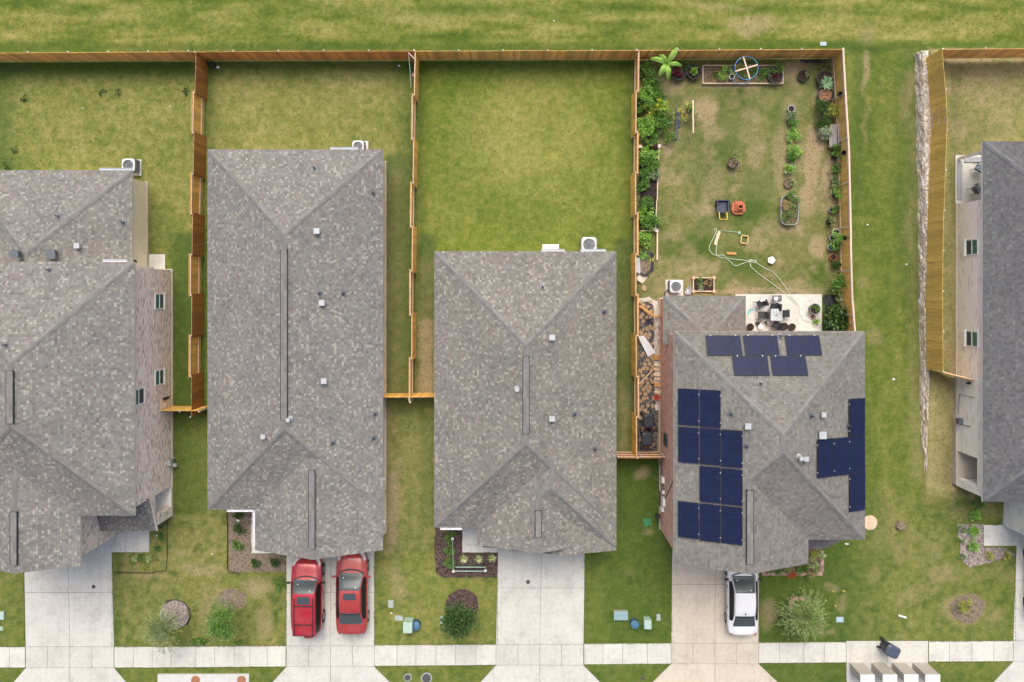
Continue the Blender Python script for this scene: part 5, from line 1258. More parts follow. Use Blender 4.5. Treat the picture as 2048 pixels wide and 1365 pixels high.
    for s in (1, -1):
        for t in (-.62, .62):
            rr = ring(t); R_ = .33 if not spare else .36; cx_ = x+s*(rr[2][0]-.09); m = MB(); prof_ = [(R_*.60, -.10), (R_*.93, -.11), (R_, -.07), (R_, .07), (R_*.93, .11), (R_*.60, .10)]
            n_ = 24; i0 = len(m.v)
            for a in range(n_):
                th_ = 2*math.pi*a/n_
                for r_, q in prof_: m.v.append((cx_+s*q, y+t*hl+math.cos(th_)*r_, R_+math.sin(th_)*r_))
            for a in range(n_):
                b = (a+1) % n_
                for q in range(5): m.f.append([i0+a*6+q, i0+b*6+q, i0+b*6+q+1, i0+a*6+q+1]); m.m.append(0); m.uv.append([(0, 0)]*4)
            w_o = m.build('wheel', M_tyre, root, smooth=True)
            m = MB(); X_ = cx_+s*.085; m.cyl((X_-s*.01, y+t*hl, R_), (X_, y+t*hl, R_), R_*.16, n=12)
            for a in range(10):
                th_ = 2*math.pi*a/10; d = Vector((0, math.cos(th_), math.sin(th_))); m.bar(Vector((X_, y+t*hl, R_)), Vector((X_, y+t*hl, R_))+d*R_*.58, .035, .02, up=(1, 0, 0))
            for a in range(24):
                t0_, t1_ = 2*math.pi*a/24, 2*math.pi*(a+1)/24; m.bar((X_, y+t*hl+math.cos(t0_)*R_*.59, R_+math.sin(t0_)*R_*.59), (X_, y+t*hl+math.cos(t1_)*R_*.59, R_+math.sin(t1_)*R_*.59), .02, .025, up=(1, 0, 0))
            m.build('rim', M_rim, w_o)
            m = MB()
            for a in range(14):
                t0_, t1_ = math.pi*a/14, math.pi*(a+1)/14; rr_ = R_+.035; m.bar((x+s*(rr[2][0]+.004), y+t*hl+math.cos(t0_)*rr_, R_+math.sin(t0_)*rr_), (x+s*(rr[2][0]+.004), y+t*hl+math.cos(t1_)*rr_, R_+math.sin(t1_)*rr_), .03, .03, up=(1, 0, 0))
            m.build('wheel_arch', M_blk if spare else pmat, root)
    def roofpatch(t0, t1, wf, name, mat, dz=.008, rnd=.25):
        m = MB(); n_ = 8; tt = np.linspace(t0, t1, n_)
        for a, b in zip(tt[:-1], tt[1:]):
            ra, rb_ = ring(a), ring(b)
            def edge(t): u = abs((t-(t0+t1)/2)/((t1-t0)/2)); return wf*(1-.06*u**6)
            for j in range(-4, 4):
                def pt(rr, t, jj): wx_ = hw*edge(t)*jj/4; zz = np.interp(abs(wx_), [p[0] for p in rr[::-1]], [p[1] for p in rr[::-1]]); return (x+wx_, y+t*hl, zz+dz)
                m.face([pt(ra, a, j), pt(ra, a, j+1), pt(rb_, b, j+1), pt(rb_, b, j)])
        return m.build(name, mat, root, smooth=True)
    if sunroof: roofpatch(*sunroof, 'sunroof', glassmat('sunroof_glass', (.05, .06, .075), .25) if True else None)
    if rails:
        for t in (r1+.30, r2-.31):
            rr = ring(t); m = MB(); m.bar((x-rr[9][0]*.82, y+t*hl, rr[-1][1]+.05), (x+rr[9][0]*.82, y+t*hl, rr[-1][1]+.05), .05, .025); m.build('roof_crossbar', M_blk, root)
    if spare:
        m = MB(); cy_ = y-hl-.09; m.cyl((x+.14, cy_+.10, .78), (x+.14, cy_-.10, .78), .35, .33, n=28); w2 = m.build('spare_wheel', P_suv, root)
        m = MB(); m.cyl((x+.14, cy_+.14, .78), (x+.14, cy_+.1, .78), .35, n=28); m.build('spare_tyre', M_tyre, w2)
    # seats and dashboard seen through the glass
    if ant: m = MB(); rr = ring(r1+.07); m.tube([(x, y+(r1+.07)*hl, rr[-1][1]), (x, y+(r1+.02)*hl, rr[-1][1]+.16)], .008, 5); m.obox((x, y+(r1+.07)*hl, rr[-1][1]+.012), (.03, 0, 0), (0, .05, 0), (0, 0, .012)); m.build('antenna', M_blk, root)
    m = MB(); rr = ring((r2+r3)/2); 
    for a in (-.35, .05): m.bar((x+a, y+(r3+.0)*hl, ring(r3)[-1][1]+.01), (x+a+.5*hw, y+(r3-.06)*hl, ring(r3-.06)[-1][1]+.012), .02, .012)
    m.build('wiper', M_blk, root)
    for s in (-.5, .4):
        m = MB(); rr = ring(r2+.06); t = r2+.05+.04*abs(s); rr = ring(t); m.obox((x+s*hw*.9, y+(r3-.10 if s < 0 else t)*hl, (ring(r3-.10)[-1][1] if s < 0 else rr[-1][1])+.005), (.035, 0, 0), (0, .022, 0), (0, 0, .003)); m.build('windscreen_sticker', M_frame, root)
    return root
SED = [(-1, .50), (-.985, .62), (-.93, .70), (-.72, .745), (-.62, .78), (-.42, .90), (-.28, .965), (0, 1.0), (.18, .965), (.34, .85), (.53, .68), (.62, .655), (.85, .56), (.95, .48), (.985, .42), (1, .32)]
SUV = [(-1, .55), (-.985, .74), (-.955, .93), (-.90, .965), (-.5, .99), (0, 1.0), (.16, .975), (.30, .86), (.46, .68), (.56, .645), (.82, .56), (.93, .47), (.98, .38), (1, .30)]
make_car('bright red small sport utility car with roof rails and a spare wheel on its tail', 'parked_car', 'car', -11.87, -17.82, P_suv, 4.35, 1.80, 1.62, SUV, (-.965, -.93, .17, .47), spare=True, sunroof=(-.10, .10, .42), rails=True, group='cars parked on the driveways', lampc=True)
make_car('faded red saloon car parked right of the brighter red one', 'parked_car', 'car', -9.28, -17.72, P_sed, 4.75, 1.82, 1.43, SED, (-.70, -.40, .16, .53), sunroof=(-.06, .10, .40), group='cars parked on the driveways', mirror=P_sed)
make_car('white saloon car with its nose under the solar house roof', 'parked_car', 'car', 13.36, -17.9, P_wh, 4.5, 1.76, 1.43, SED, (-.72, -.42, .18, .56), group='cars parked on the driveways', ant=True)
make_car('dark maroon car cut off by the right edge of the picture', 'parked_car', 'car', 30.93, -17.0, P_mar, 4.5, 1.80, 1.45, SED, (-.72, -.42, .18, .56), group='cars parked on the driveways')

# ------------------------------------------------------------ air conditioners and utility boxes
M_acp = basic('white_metal_casing', (.56, .58, .59), .45, .06, 8); M_acd = basic('louvred_casing', (.16, .17, .18), .5, .15, 30)
def ac(label, px, py, pad, rot=0, s=.74, h=.82):
    """px,py: where the middle of its top is seen"""
    c = P(px, py, h); root = thing('air_conditioner', label, 'air conditioner', (c.x, c.y, 0), 0, 'outdoor air conditioning units')
    m = MB(); x_, y_ = c.x, c.y; m.box(x_-s/2+.02, x_+s/2-.02, y_-s/2+.02, y_+s/2-.02, .10, h-.05)
    for k in range(11):
        z = .14+k*.058; m.box(x_-s/2+.008, x_+s/2-.008, y_-s/2+.008, y_+s/2-.008, z, z+.022)
    m.build('louvres', M_acd, root)
    m = MB(); n_ = 28; R_ = s*.40
    def sq(a):
        ca, sa = math.cos(a), math.sin(a); k = (abs(ca)**6+abs(sa)**6)**(-1/6); return ca*k*s/2, sa*k*s/2
    for i in range(n_):
        a, b = 6.28318*i/n_, 6.28318*(i+1)/n_; o1, o2 = sq(a), sq(b)
        m.face([(x_+math.cos(a)*R_, y_+math.sin(a)*R_, h+.03), (x_+o1[0], y_+o1[1], h), (x_+o2[0], y_+o2[1], h), (x_+math.cos(b)*R_, y_+math.sin(b)*R_, h+.03)])
        m.face([(x_+o1[0], y_+o1[1], h), (x_+o1[0], y_+o1[1], h-.08), (x_+o2[0], y_+o2[1], h-.08), (x_+o2[0], y_+o2[1], h)])
    m.build('casing_top', M_acp, root)
    m = MB(); m.cyl((x_, y_, h-.12), (x_, y_, h-.10), R_*1.02, n=28); m.build('fan_well', M_dark, root)
    m = MB()
    for i in range(3):
        a = 2.1*i+.5; d = Vector((math.cos(a), math.sin(a), 0)); e = Vector((-d.y, d.x, 0)); o = Vector((x_, y_, h-.05))
        m.face([o+d*.05-e*.05, o+d*R_*.92-e*.14+Vector((0, 0, .03)), o+d*R_*.95+e*.12-Vector((0, 0, .03)), o+d*.05+e*.05])
    m.cyl((x_, y_, h-.09), (x_, y_, h-.02), .09, n=12); m.build('fan', M_flash, root)
    m = MB()
    for r_ in (.3, .5, .7, .88):
        for i in range(24):
            a, b = 6.28318*i/24, 6.28318*(i+1)/24; m.bar((x_+math.cos(a)*R_*r_, y_+math.sin(a)*R_*r_, h+.035), (x_+math.cos(b)*R_*r_, y_+math.sin(b)*R_*r_, h+.035), .006, .005)
    for i in range(8):
        a = 6.28318*i/8; m.bar((x_, y_, h+.04), (x_+math.cos(a)*R_, y_+math.sin(a)*R_, h+.035), .012, .008)
    m.build('grille', M_acd, root)
    p0, p1 = P(pad[0], pad[1]), P(pad[2], pad[3]); m = MB(); m.box(p0.x, p1.x, p1.y, p0.y, 0, .09); m.build('pad', M_pad, root)
    m = MB(); m.tube([(x_-s/2, y_-s*.3, .3), (x_-s/2-.15, y_-s*.45, .2), (x_-s/2-.2, y_-s*.9, .25)], .03, 6); m.build('refrigerant_pipe', M_blk, root)
ac('white round-fan air conditioner behind the pink brick house, on a wide pad', 256.5, 330.5, (256, 320, 284, 352)); ac('small air conditioner half behind the long grey roof', 716, 293, (706, 283, 737, 312), s=.66)
ac('air conditioner behind the grey-tan roof on the greenest lawn', 1178, 489.5, (1161, 480, 1193, 510), s=.86, h=.9); ac('air conditioner on a pad by the kitchen garden', 1352, 573.5, (1330.5, 560, 1366, 592), s=.70)
def slab_thing(name, label, cat, x0, x1, y0, y1, z1, mat, z0=0.0, part=None):
    a, b = P(x0, y0, z1), P(x1, y1, z1); m = MB(); m.box(a.x, b.x, b.y, a.y, z0, z1); o = m.build(name, mat, None, loc=((a.x+b.x)/2, (a.y+b.y)/2, 0)); bv = o.modifiers.new('bevel', 'BEVEL'); bv.width = .015; bv.segments = 2; return tag(o, label, cat)
slab_thing('doorstep_slab', 'square white step slab by the side door of the pink brick house', 'slab', 297, 330, 509, 541, .10, M_pad)
slab_thing('equipment_box', 'cream box against the wall of the grey-tan house beside the air conditioner', 'box', 1085, 1118, 489, 500, .9, M_side)
M_gbox = basic('pale_green_metal', (.36, .50, .42), .5, .08, 8); M_gbox2 = basic('mid_green_metal', (.30, .44, .34), .5, .1, 8); M_teal = basic('teal_plastic', (.035, .085, .12), .5, .2, 8); M_lid = basic('blue_grey_lid', (.22, .34, .37), .6, .15, 14, bump=.004); M_lidb = basic('pale_blue_lid', (.33, .45, .54), .6, .1, 14)
M_lidg = basic('dusty_grey_lid', (.33, .38, .35), .8, .25, 14, bump=.004)
def pedestal(label, px0, px1, py0, py1, h, mat=None):
    """tapered green utility cabinet; rectangle is where the top is seen"""
    a, b = P(px0, py0, h), P(px1, py1, h); cx, cy = (a.x+b.x)/2, (a.y+b.y)/2; w_, d_ = abs(b.x-a.x)/2, abs(a.y-b.y)/2
    root = thing('utility_pedestal', label, 'utility box', (cx, cy, 0)); m = MB()
    lo = [(cx-w_, cy-d_, 0), (cx+w_, cy-d_, 0), (cx+w_, cy+d_, 0), (cx-w_, cy+d_, 0)]; hi = [(p[0], p[1], h-.1) for p in lo]
    for i in range(4): m.face([lo[i], lo[(i+1) % 4], hi[(i+1) % 4], hi[i]])
    m.build('cabinet', mat or M_gbox, root); m = MB()
    e = .025; A = [(cx-w_-e, cy-d_-e, h-.1), (cx+w_+e, cy-d_-e, h-.1), (cx+w_+e, cy+d_+e, h-.1), (cx-w_-e, cy+d_+e, h-.1)]; B = [(p[0]*1+(cx-p[0])*.12, p[1]+(cy-p[1])*.1, h) for p in A]
    for i in range(4): m.face([A[i], A[(i+1) % 4], B[(i+1) % 4], B[i]])
    m.face(B); m.face(A[::-1]); m.build('hood', mat or M_gbox, root)
    m = MB()
    for k in range(5): m.box(cx-w_*.8+k*w_*.35, cx-w_*.8+k*w_*.35+.03, cy+d_, cy+d_+.012, h*.5, h*.85)
    m.build('vent_slots', M_gbox2, root)
pedestal('large pale green utility cabinet on the lawn right of the red cars', 806, 824, 1247, 1267, .85)
pedestal('narrow pale green utility cabinet near the tan driveway', 1289, 1303, 1242, 1259, .6)
def canister(label, px, py, r, h):
    c = P(px, py, h); root = thing('utility_canister', label, 'utility box', (c.x, c.y, 0)); m = MB(); m.lathe((c.x, c.y, 0), [(r, 0), (r*.92, h*.8), (r*.8, h*.95), (.001, h)], 18); m.build('canister', M_teal, root, smooth=True)
    m = MB(); m.lathe((c.x, c.y, h*.80), [(r*1.02, 0), (r*1.02, .03), (r*.8, .08), (0.001, h*.2+.02)], 18); m.build('cap', basic('dark_blue_cap', (.06, .15, .24), .5, .15), root)
canister('dark blue round canister beside the large pale green cabinet', 831, 1254, .26, .5); canister('dark blue round canister between two boxes near the tan driveway', 1270, 1251, .25, .45)
def lid(label, x0, x1, y0, y1, mat, z=.05, name='ground_box_lid', cat='ground box'):
    a, b = P(x0, y0, z), P(x1, y1, z); cx, cy = (a.x+b.x)/2, (a.y+b.y)/2; root = thing(name, label, cat, (cx, cy, 0))
    m = MB(); m.box(a.x, b.x, b.y, a.y, -.02, z); m.build('rim', M_lidg, root); m = MB(); m.box(a.x+.025, b.x-.025, b.y+.025, a.y-.025, z-.01, z+.012)
    for k in (-.5, .5): m.box(cx+k*(b.x-a.x)*.5-.02, cx+k*(b.x-a.x)*.5+.02, cy-.02, cy+.02, z+.012, z+.02)
    m.build('lid', mat, root)
lid('long blue-grey box with a raised lid near the tan driveway', 1228, 1256, 1224, 1241, M_lid, .28); lid('small green ground lid left of the dense oak', 881, 891, 1233, 1249, M_gbox, .05); lid('dusty grey ground lid on the lawn right of the red cars', 776, 787, 1201, 1216, M_lidg)
lid('flat grey slab left of the large pale green cabinet', 790, 806, 1232, 1242, M_lidg, .03); lid('small dusty ground lid beside the tan driveway', 1313, 1321, 1229, 1242, M_lidg, .03); lid('pale blue ground lid right of the feathery tree', 1672, 1687, 1234.5, 1245, M_lidb, .05)  # the first is a thin flat grey slab
lid('pale blue lid in the field behind the garden', 1640, 1653, 84, 92, M_lidb, .05); lid('green ground lid at the left edge of the picture', -6, 8, 1224, 1240, M_gbox, .12); lid('grass-covered green lid near the left edge', -6, 6, 1254, 1262, M_gbox2, .03)
M_iron = basic('cast_iron', (.07, .065, .065), .7, .3, 20, bump=.004); M_rust = basic('rusty_iron', (.32, .145, .07), .85, .25, 14, bump=.004)
def cover(label, px, py, r, mat, z=.04, ring=True, name='manhole_cover'):
    c = P(px, py, z); root = thing(name, label, 'manhole cover', (c.x, c.y, 0)); m = MB(); m.lathe((c.x, c.y, 0), [(r, -.02), (r, z), (.001, z+.006)], 24); 
    for k in range(6): a = k*1.047; m.obox((c.x+math.cos(a)*r*.55, c.y+math.sin(a)*r*.55, z+.008), (.03, 0, 0), (0, .03, 0), (0, 0, .005))
    m.build('cover', mat, root)
    if ring: m = MB(); m.lathe((c.x, c.y, 0), [(r*1.22, -.02), (r*1.22, z-.008), (r*.99, z-.006)], 24); m.build('collar', M_lidg if mat is not M_rust else M_pad, root)
cover('dark round cover with a pale ring in the verge grass', 815, 1356, .19, M_iron); cover('larger dark round cover in the verge grass', 853, 1357, .26, M_iron); cover('small dark cover in the verge left of the tan driveway', 1285, 1357, .12, M_iron, .03, False)
cover('small round drain cover in the leftmost driveway', 187, 1174, .11, M_iron, .045, False, 'drain_cover'); cover('small round drain cover in the empty middle driveway', 1056, 1164.5, .12, M_iron, .045, False, 'drain_cover')
ib = thing('storm_drain', 'white concrete storm drain top in the verge with two rusty covers', 'storm drain', P(406, 1380)); m = MB(); a, b = P(315, 1349, .1), P(498, 1395, .1); m.box(a.x, b.x, b.y, a.y, -.02, .10); m.build('drain_top', concrete('bright_concrete', (.54, .535, .515), .08), ib)
cover('left rusty cover on the white storm drain top', 391, 1361, .26, M_rust, .115, False); cover('right rusty cover on the white storm drain top', 483, 1361, .26, M_rust, .115, False)
# cluster mailboxes, seen from above and behind
M_cbu = basic('beige_mailbox_metal', (.40, .365, .315), .45, .05, 6); M_cbt = basic('white_mailbox_top', (.60, .595, .58), .45, .05, 6)
def mailbox(label, px0, px1, py0):
    h = 1.55; a, b = P(px0, py0, h), P(px1, py0, h); w_ = b.x-a.x; d = .46; cx = (a.x+b.x)/2; cy = a.y-d/2
    root = thing('mailbox_cabinet', label, 'mailbox', (cx, cy, .035), 0, 'cluster mailboxes at the kerb'); m = MB(); m.box(cx-w_/2, cx+w_/2, cy-d/2, cy+d/2, .48, h-.03); m.build('cabinet', M_cbu, root)
    m = MB(); m.box(cx-w_/2-.015, cx+w_/2+.015, cy-d/2-.015, cy+d/2+.015, h-.03, h); m.build('top', M_cbt, root)
    m = MB(); m.box(cx-w_/2+.0, cx+w_/2-.0, cy-d/2+.02, cy+d/2-.002, .035, .48); m.build('pedestal', M_cbu, root)
    for i in range(4):
        for k in range(4): 
            m = MB(); m.box(cx-w_/2+.03+i*(w_-.06)/4, cx-w_/2+.015+(i+1)*(w_-.06)/4, cy-d/2-.012, cy-d/2-.001, .56+k*.23, .76+k*.23); m.build('letter_door', M_cbt, root)
for x0, x1, l in ((1721, 1749, 'leftmost cluster mailbox of four at the kerb'), (1766, 1794, 'second cluster mailbox from the left at the kerb'), (1808.5, 1836.5, 'third cluster mailbox from the left at the kerb'), (1851, 1880, 'rightmost cluster mailbox, half over the verge grass')): mailbox(l, x0, x1, 1350)
# wheelie bins
M_bin = basic('dark_grey_bin_plastic', (.035, .042, .055), .5, .15, 6); M_binl = basic('blue_grey_lid_plastic', (.065, .08, .115), .38, .12, 6); M_binb = basic('black_lid_plastic', (.03, .035, .045), .35, .2, 6); M_lbl = basic('white_label', (.72, .73, .74), .6, .1, 40)
def bin_(label, px, py, yaw, lidm, s=1.0, lx=0):
    h = 1.08; c = P(px, py, h); root = thing('wheelie_bin', label, 'bin', (c.x, c.y, .03), 0, 'wheeled refuse bins')
    ux = Vector((math.cos(yaw), math.sin(yaw), 0)); uy = Vector((-ux.y, ux.x, 0)); O = Vector((c.x, c.y, 0))   # ux: towards the front of the bin, uy: across
    q = lambda a, b, z: O+ux*a*s+uy*b*s+Vector((0, 0, z))
    m = MB(); lo = [q(-.30, -.22, .05), q(.20, -.22, .05), q(.20, .22, .05), q(-.30, .22, .05)]; hi = [q(-.36, -.31, h-.1), q(.34, -.31, h-.1), q(.34, .31, h-.1), q(-.36, .31, h-.1)]
    for i in range(4): m.face([lo[i], lo[(i+1) % 4], hi[(i+1) % 4], hi[i]])
    m.face(lo[::-1]); m.build('bin_body', M_bin, root)
    m = MB(); n_ = 24; R1 = []; R2 = []; R3 = []
    for i in range(n_):
        a = 6.28318*i/n_; k = (abs(math.cos(a))**5+abs(math.sin(a))**5)**(-.2); R1.append(q(math.cos(a)*k*.40, math.sin(a)*k*.34, h-.12)); R2.append(q(math.cos(a)*k*.40, math.sin(a)*k*.34, h-.06)); R3.append(q(math.cos(a)*k*.30-.02, math.sin(a)*k*.25, h))
    for i in range(n_): j = (i+1) % n_; m.face([R1[i], R1[j], R2[j], R2[i]]); m.face([R2[i], R2[j], R3[j], R3[i]])
    m.face(R3); lo_ = m.build('lid', lidm, root)
    m = MB()
    for b in (-.13, .13): m.obox(q(-.05, b, h+.008), ux*.18*s, uy*.035*s, (0, 0, .012))
    m.build('lid_rib', lidm, lo_)
    m = MB(); m.obox(q(.24, lx, h-.015), ux*.04*s, uy*.11*s, Vector((0, 0, .006))-ux*.0); m.build('label', M_lbl, lo_)
    m = MB(); m.bar(q(-.44, -.25, h-.08), q(-.44, .25, h-.08), .035, .035); m.bar(q(-.36, -.25, h-.1), q(-.44, -.25, h-.08), .03, .03); m.bar(q(-.36, .25, h-.1), q(-.44, .25, h-.08), .03, .03); m.build('handle', M_bin, root)
    for b in (-.28, .28): m = MB(); m.cyl(q(-.34, b-.03, .13), q(-.34, b+.03, .13), .13, n=18); m.build('wheel', M_tyre, root)
bin_('dark wheelie bin with a blue-grey lid standing on the sidewalk', 1787, 1305, math.radians(-24), M_binl); bin_('black wheelie bin farther up the side path of the solar house', 1298.5, 843, math.radians(-88), M_binb, .98); bin_('black wheelie bin by the short cross fence', 1295, 880, math.radians(-92), M_binb, .94)
# ------------------------------------------------------------ the kitchen garden of the solar house
M_pot = basic('black_pot', (.011, .012, .014), .6, .2, 10); M_terra = basic('terracotta', (.42, .13, .065), .8, .18, 12, bump=.003); M_gal = basic('galvanised_steel', (.40, .44, .46), .4, .15, 14, metal=.4)
M_pinew = woodmat('new_pine_board', (.70, .53, .36), .15, .6, 1); M_pinex = woodmat('new_pine_board_across', (.70, .53, .36), .15, .6, 0); M_pineo = woodmat('orange_timber', (.52, .27, .085), .2, .8, 0); M_pinep = woodmat('pinkish_bed_board', (.66, .50, .40), .15, .6, 1)
M_bench = woodmat('grey_weathered_slat', (.34, .31, .30), .2, 1, 1); M_blue = basic('blue_hoop_plastic', (.05, .25, .42), .35, .1, 6); M_tarp = basic('black_weed_sheet', (.012, .013, .017), .5, .5, 9, bump=.02, bscale=7); M_hose = basic('pale_green_hose', (.52, .60, .46), .5, .08, 6)
M_whitep = basic('white_plastic', (.82, .83, .84), .5, .04, 6); M_wboard = basic('white_board', (.74, .76, .79), .6, .05, 4); M_cboard = basic('cream_board', (.72, .66, .52), .7, .08, 4); M_yel = basic('yellow_tube', (.80, .60, .04), .4, .08, 8); M_grey = basic('grey_fabric', (.09, .10, .12), .8, .2, 10); M_pblk = basic('black_powder_coat', (.02, .022, .025), .45, .15, 12)
M_flag = basic('sandstone_flag', (.36, .25, .145), .9, .25, 6, island=.25, bump=.01); M_gravel = mulchmat('dark_gravel', [(.025, .025, .035), (.06, .06, .075), (.12, .11, .11), (.22, .19, .16)]); M_pgrav = mulchmat('pale_gravel', [(.40, .36, .31), (.56, .51, .45), (.68, .64, .58)])
def potted(label, px, py, r, h, pm, leaf, lr, lh, n=120, name='potted_plant', size=.09, grp=None, off=(0, 0), soil=None, asp=.55, flower=None, z=0.0, twig=False, handle=False):
    """px,py: where the middle of the pot's rim is seen; leaf grows lr wide, lh high from it"""
    c = P(px, py, z+h); root = thing(name, label, 'potted plant' if leaf else 'plant pot', (c.x, c.y, z), 0, grp); m = MB()
    m.lathe((c.x, c.y, z), [(.001, 0), (r*.78, 0), (r*.97, h*.9), (r*1.06, h*.9), (r*1.06, h), (r*.93, h), (r*.90, h*.86)], 22); m.build('pot', pm, root, smooth=False)
    m = MB(); m.lathe((c.x, c.y, z), [(.001, h*.88), (r*.92, h*.87)], 20); m.build('soil', soil or M_soil, root)
    if leaf:
        m = MB(); cc = (c.x+off[0], c.y+off[1], z+h+lh*.4); crown(m, cc, (lr, lr, lh*.5), n*2, size, 12, int(px*3+py), aspect=asp); m.build('foliage', leaf, root)
        s = MB(); s.tube([(c.x, c.y, z+h*.85), (c.x+off[0]*.5, c.y+off[1]*.5, z+h+lh*.2), cc], [.02, .014, .006], 5); s.build('stem', M_bark, root)
    if flower: m = MB(); crown(m, (c.x+off[0], c.y+off[1], z+h+lh*.5), (lr*.9, lr*.9, lh*.4), 16, .08, 5, int(px), aspect=.9); m.build('flowers', flower, root)
    if handle:
        m = MB(); pts = [(c.x+math.cos(a)*r*1.05, c.y+math.sin(a)*.03, z+h*.9+math.sin(a)*r) for a in np.linspace(0, math.pi, 9)]; m.tube(pts, .008, 4); m.build('handle', M_flash, root)
    return root
def board(label, a, b, w_, mat, th=.04, z=.03, name='board', cat='board', za=None, zb=None, grp=None):
    A = P(*a, za if za is not None else z); B = P(*b, zb if zb is not None else z); m = MB(); m.bar(A, B, w_, th); o = m.build(name, mat, None, loc=tuple((A+B)/2)); return tag(o, label, cat, grp)
# ---- planted strip along the left fence
for i, (x, y, r_, h, m_, n_, s_, l) in enumerate([
    (1293, 140, .55, .8, G_mid, 420, .10, 'bushy plant in the garden corner behind the banana'), (1303, 168, .6, .9, G_mid, 520, .10, 'green bush below the banana leaves'), (1293, 192, .55, .9, G_bright, 420, .10, 'bright bush beside the garden fence'),
    (1312, 196, .5, .8, G_mid, 400, .09, 'rounded bush at the inner side of the planted strip'), (1296, 222, .6, 1.0, G_mid, 520, .10, 'bush left of the sunflowers'), (1322, 214, .42, 1.1, G_bright, 330, .10, 'tall bright plant with yellow flowers'), (1297, 252, .62, .9, G_bright, 560, .11, 'broad leafy bush above the red planks'),
    (1322, 246, .55, 1.0, G_mid, 480, .10, 'loose bush beside the dark sheet'), (1300, 275, .5, .7, G_mid, 360, .10, 'low bush just above the red planks'), (1335, 234, .42, .9, G_olive, 230, .09, 'airy plant between bush and dark sheet'), (1281, 206, .3, .7, G_dark, 200, .09, 'dark bush squeezed against the garden fence')]):
    clump('garden_bush', l, 'bush', x, y, r_, h, m_, int(n_*1.6), s_, group='bushes in the strip along the left garden fence', clumps=16, matx=G_yellow if 'sunflower' in l or 'yellow flow' in l else None)
clump('vine_plant', 'trailing vine with a yellow flower climbing the wooden stake', 'plant', 1371, 228, .75, .9, G_olive, 330, .09, sy=.55, matx=G_yellow)
clump('vine_plant', 'small climbing tip with yellow bloom at the top of the stake', 'plant', 1380, 212, .28, 1.2, G_bright, 90, .09, matx=G_yellow)
clump('garden_bush', 'leafy plant below the dark sheet', 'bush', 1341, 275, .42, .6, G_mid, 200, .09)
t_ = thing('wooden_trellis', 'thin pale wooden stake frame standing in the planted strip', 'trellis', P(1384, 235)); m = MB(); a, b = P(1386, 201, 1.3), P(1386.5, 266, 1.3); m.bar(a, b, .07, .04); m.build('top_rail', M_pinew, t_)
for q in ((1386, 203), (1386.5, 265)): m = MB(); c = P(*q, 1.3); m.bar((c.x, c.y, 0), c, .045, .045); m.build('post', M_pinew, t_)
m = MB(); m.bar(b, P(1375, 275, .5), .05, .03); m.build('brace', M_pinew, t_)
def sheet(label, poly, mat, z=.1, name='plastic_sheet', cat='sheet', amp=.05, seed=3, step=.14):
    pts = [P(*p) for p in poly]; x0, x1 = min(p.x for p in pts), max(p.x for p in pts); y0, y1 = min(p.y for p in pts), max(p.y for p in pts); rn = random.Random(seed)
    def ins(x, y):
        c = False; j = len(pts)-1
        for i in range(len(pts)):
            if ((pts[i].y > y) != (pts[j].y > y)) and x < (pts[j].x-pts[i].x)*(y-pts[i].y)/(pts[j].y-pts[i].y)+pts[i].x: c = not c
            j = i
        return c
    m = MB(); nx_ = max(2, int((x1-x0)/step)); ny2 = max(2, int((y1-y0)/step)); hgt = {}
    for i in range(nx_+1):
        for j in range(ny2+1): hgt[i, j] = z+rn.uniform(-amp, amp)*.5+amp*.6*math.sin(i*1.9+j*.35)
    for i in range(nx_):
        for j in range(ny2):
            X_ = lambda a: x0+(x1-x0)*a/nx_; Y_ = lambda a: y0+(y1-y0)*a/ny2
            if ins(X_(i+.5), Y_(j+.5)):
                m.face([(X_(i+a), Y_(j+b), max(.02, hgt[i+a, j+b])) for a, b in ((0, 0), (1, 0), (1, 1), (0, 1))])
    o = m.build(name, mat, None, loc=(pts[0].x, pts[0].y, 0)); 
    import bmesh
    bb = bmesh.new(); bb.from_mesh(o.data); bmesh.ops.remove_doubles(bb, verts=bb.verts, dist=.001); bb.to_mesh(o.data); bb.free()
    sm = o.modifiers.new('thick', 'SOLIDIFY'); sm.thickness = .012; ss = o.modifiers.new('sub', 'SUBSURF'); ss.levels = ss.render_levels = 1; o.data.polygons.foreach_set('use_smooth', [True]*len(o.data.polygons))
    return tag(o, label, cat)
sheet('long dark sheet lying against the planted strip', [(1352, 215), (1360, 217), (1358, 250), (1355, 280), (1345, 279), (1350, 248)], M_grey, .14, amp=.05)
bx_ = thing('brick_stack', 'short row of dark red planks at the head of the plank-edged bed', 'planks', P(1304, 291)); m = MB(); m.bar(P(1296, 291, .12), P(1313, 291, .12), .16, .1); m.build('planks', basic('dark_red_paint', (.22, .03, .025), .6, .2), bx_)
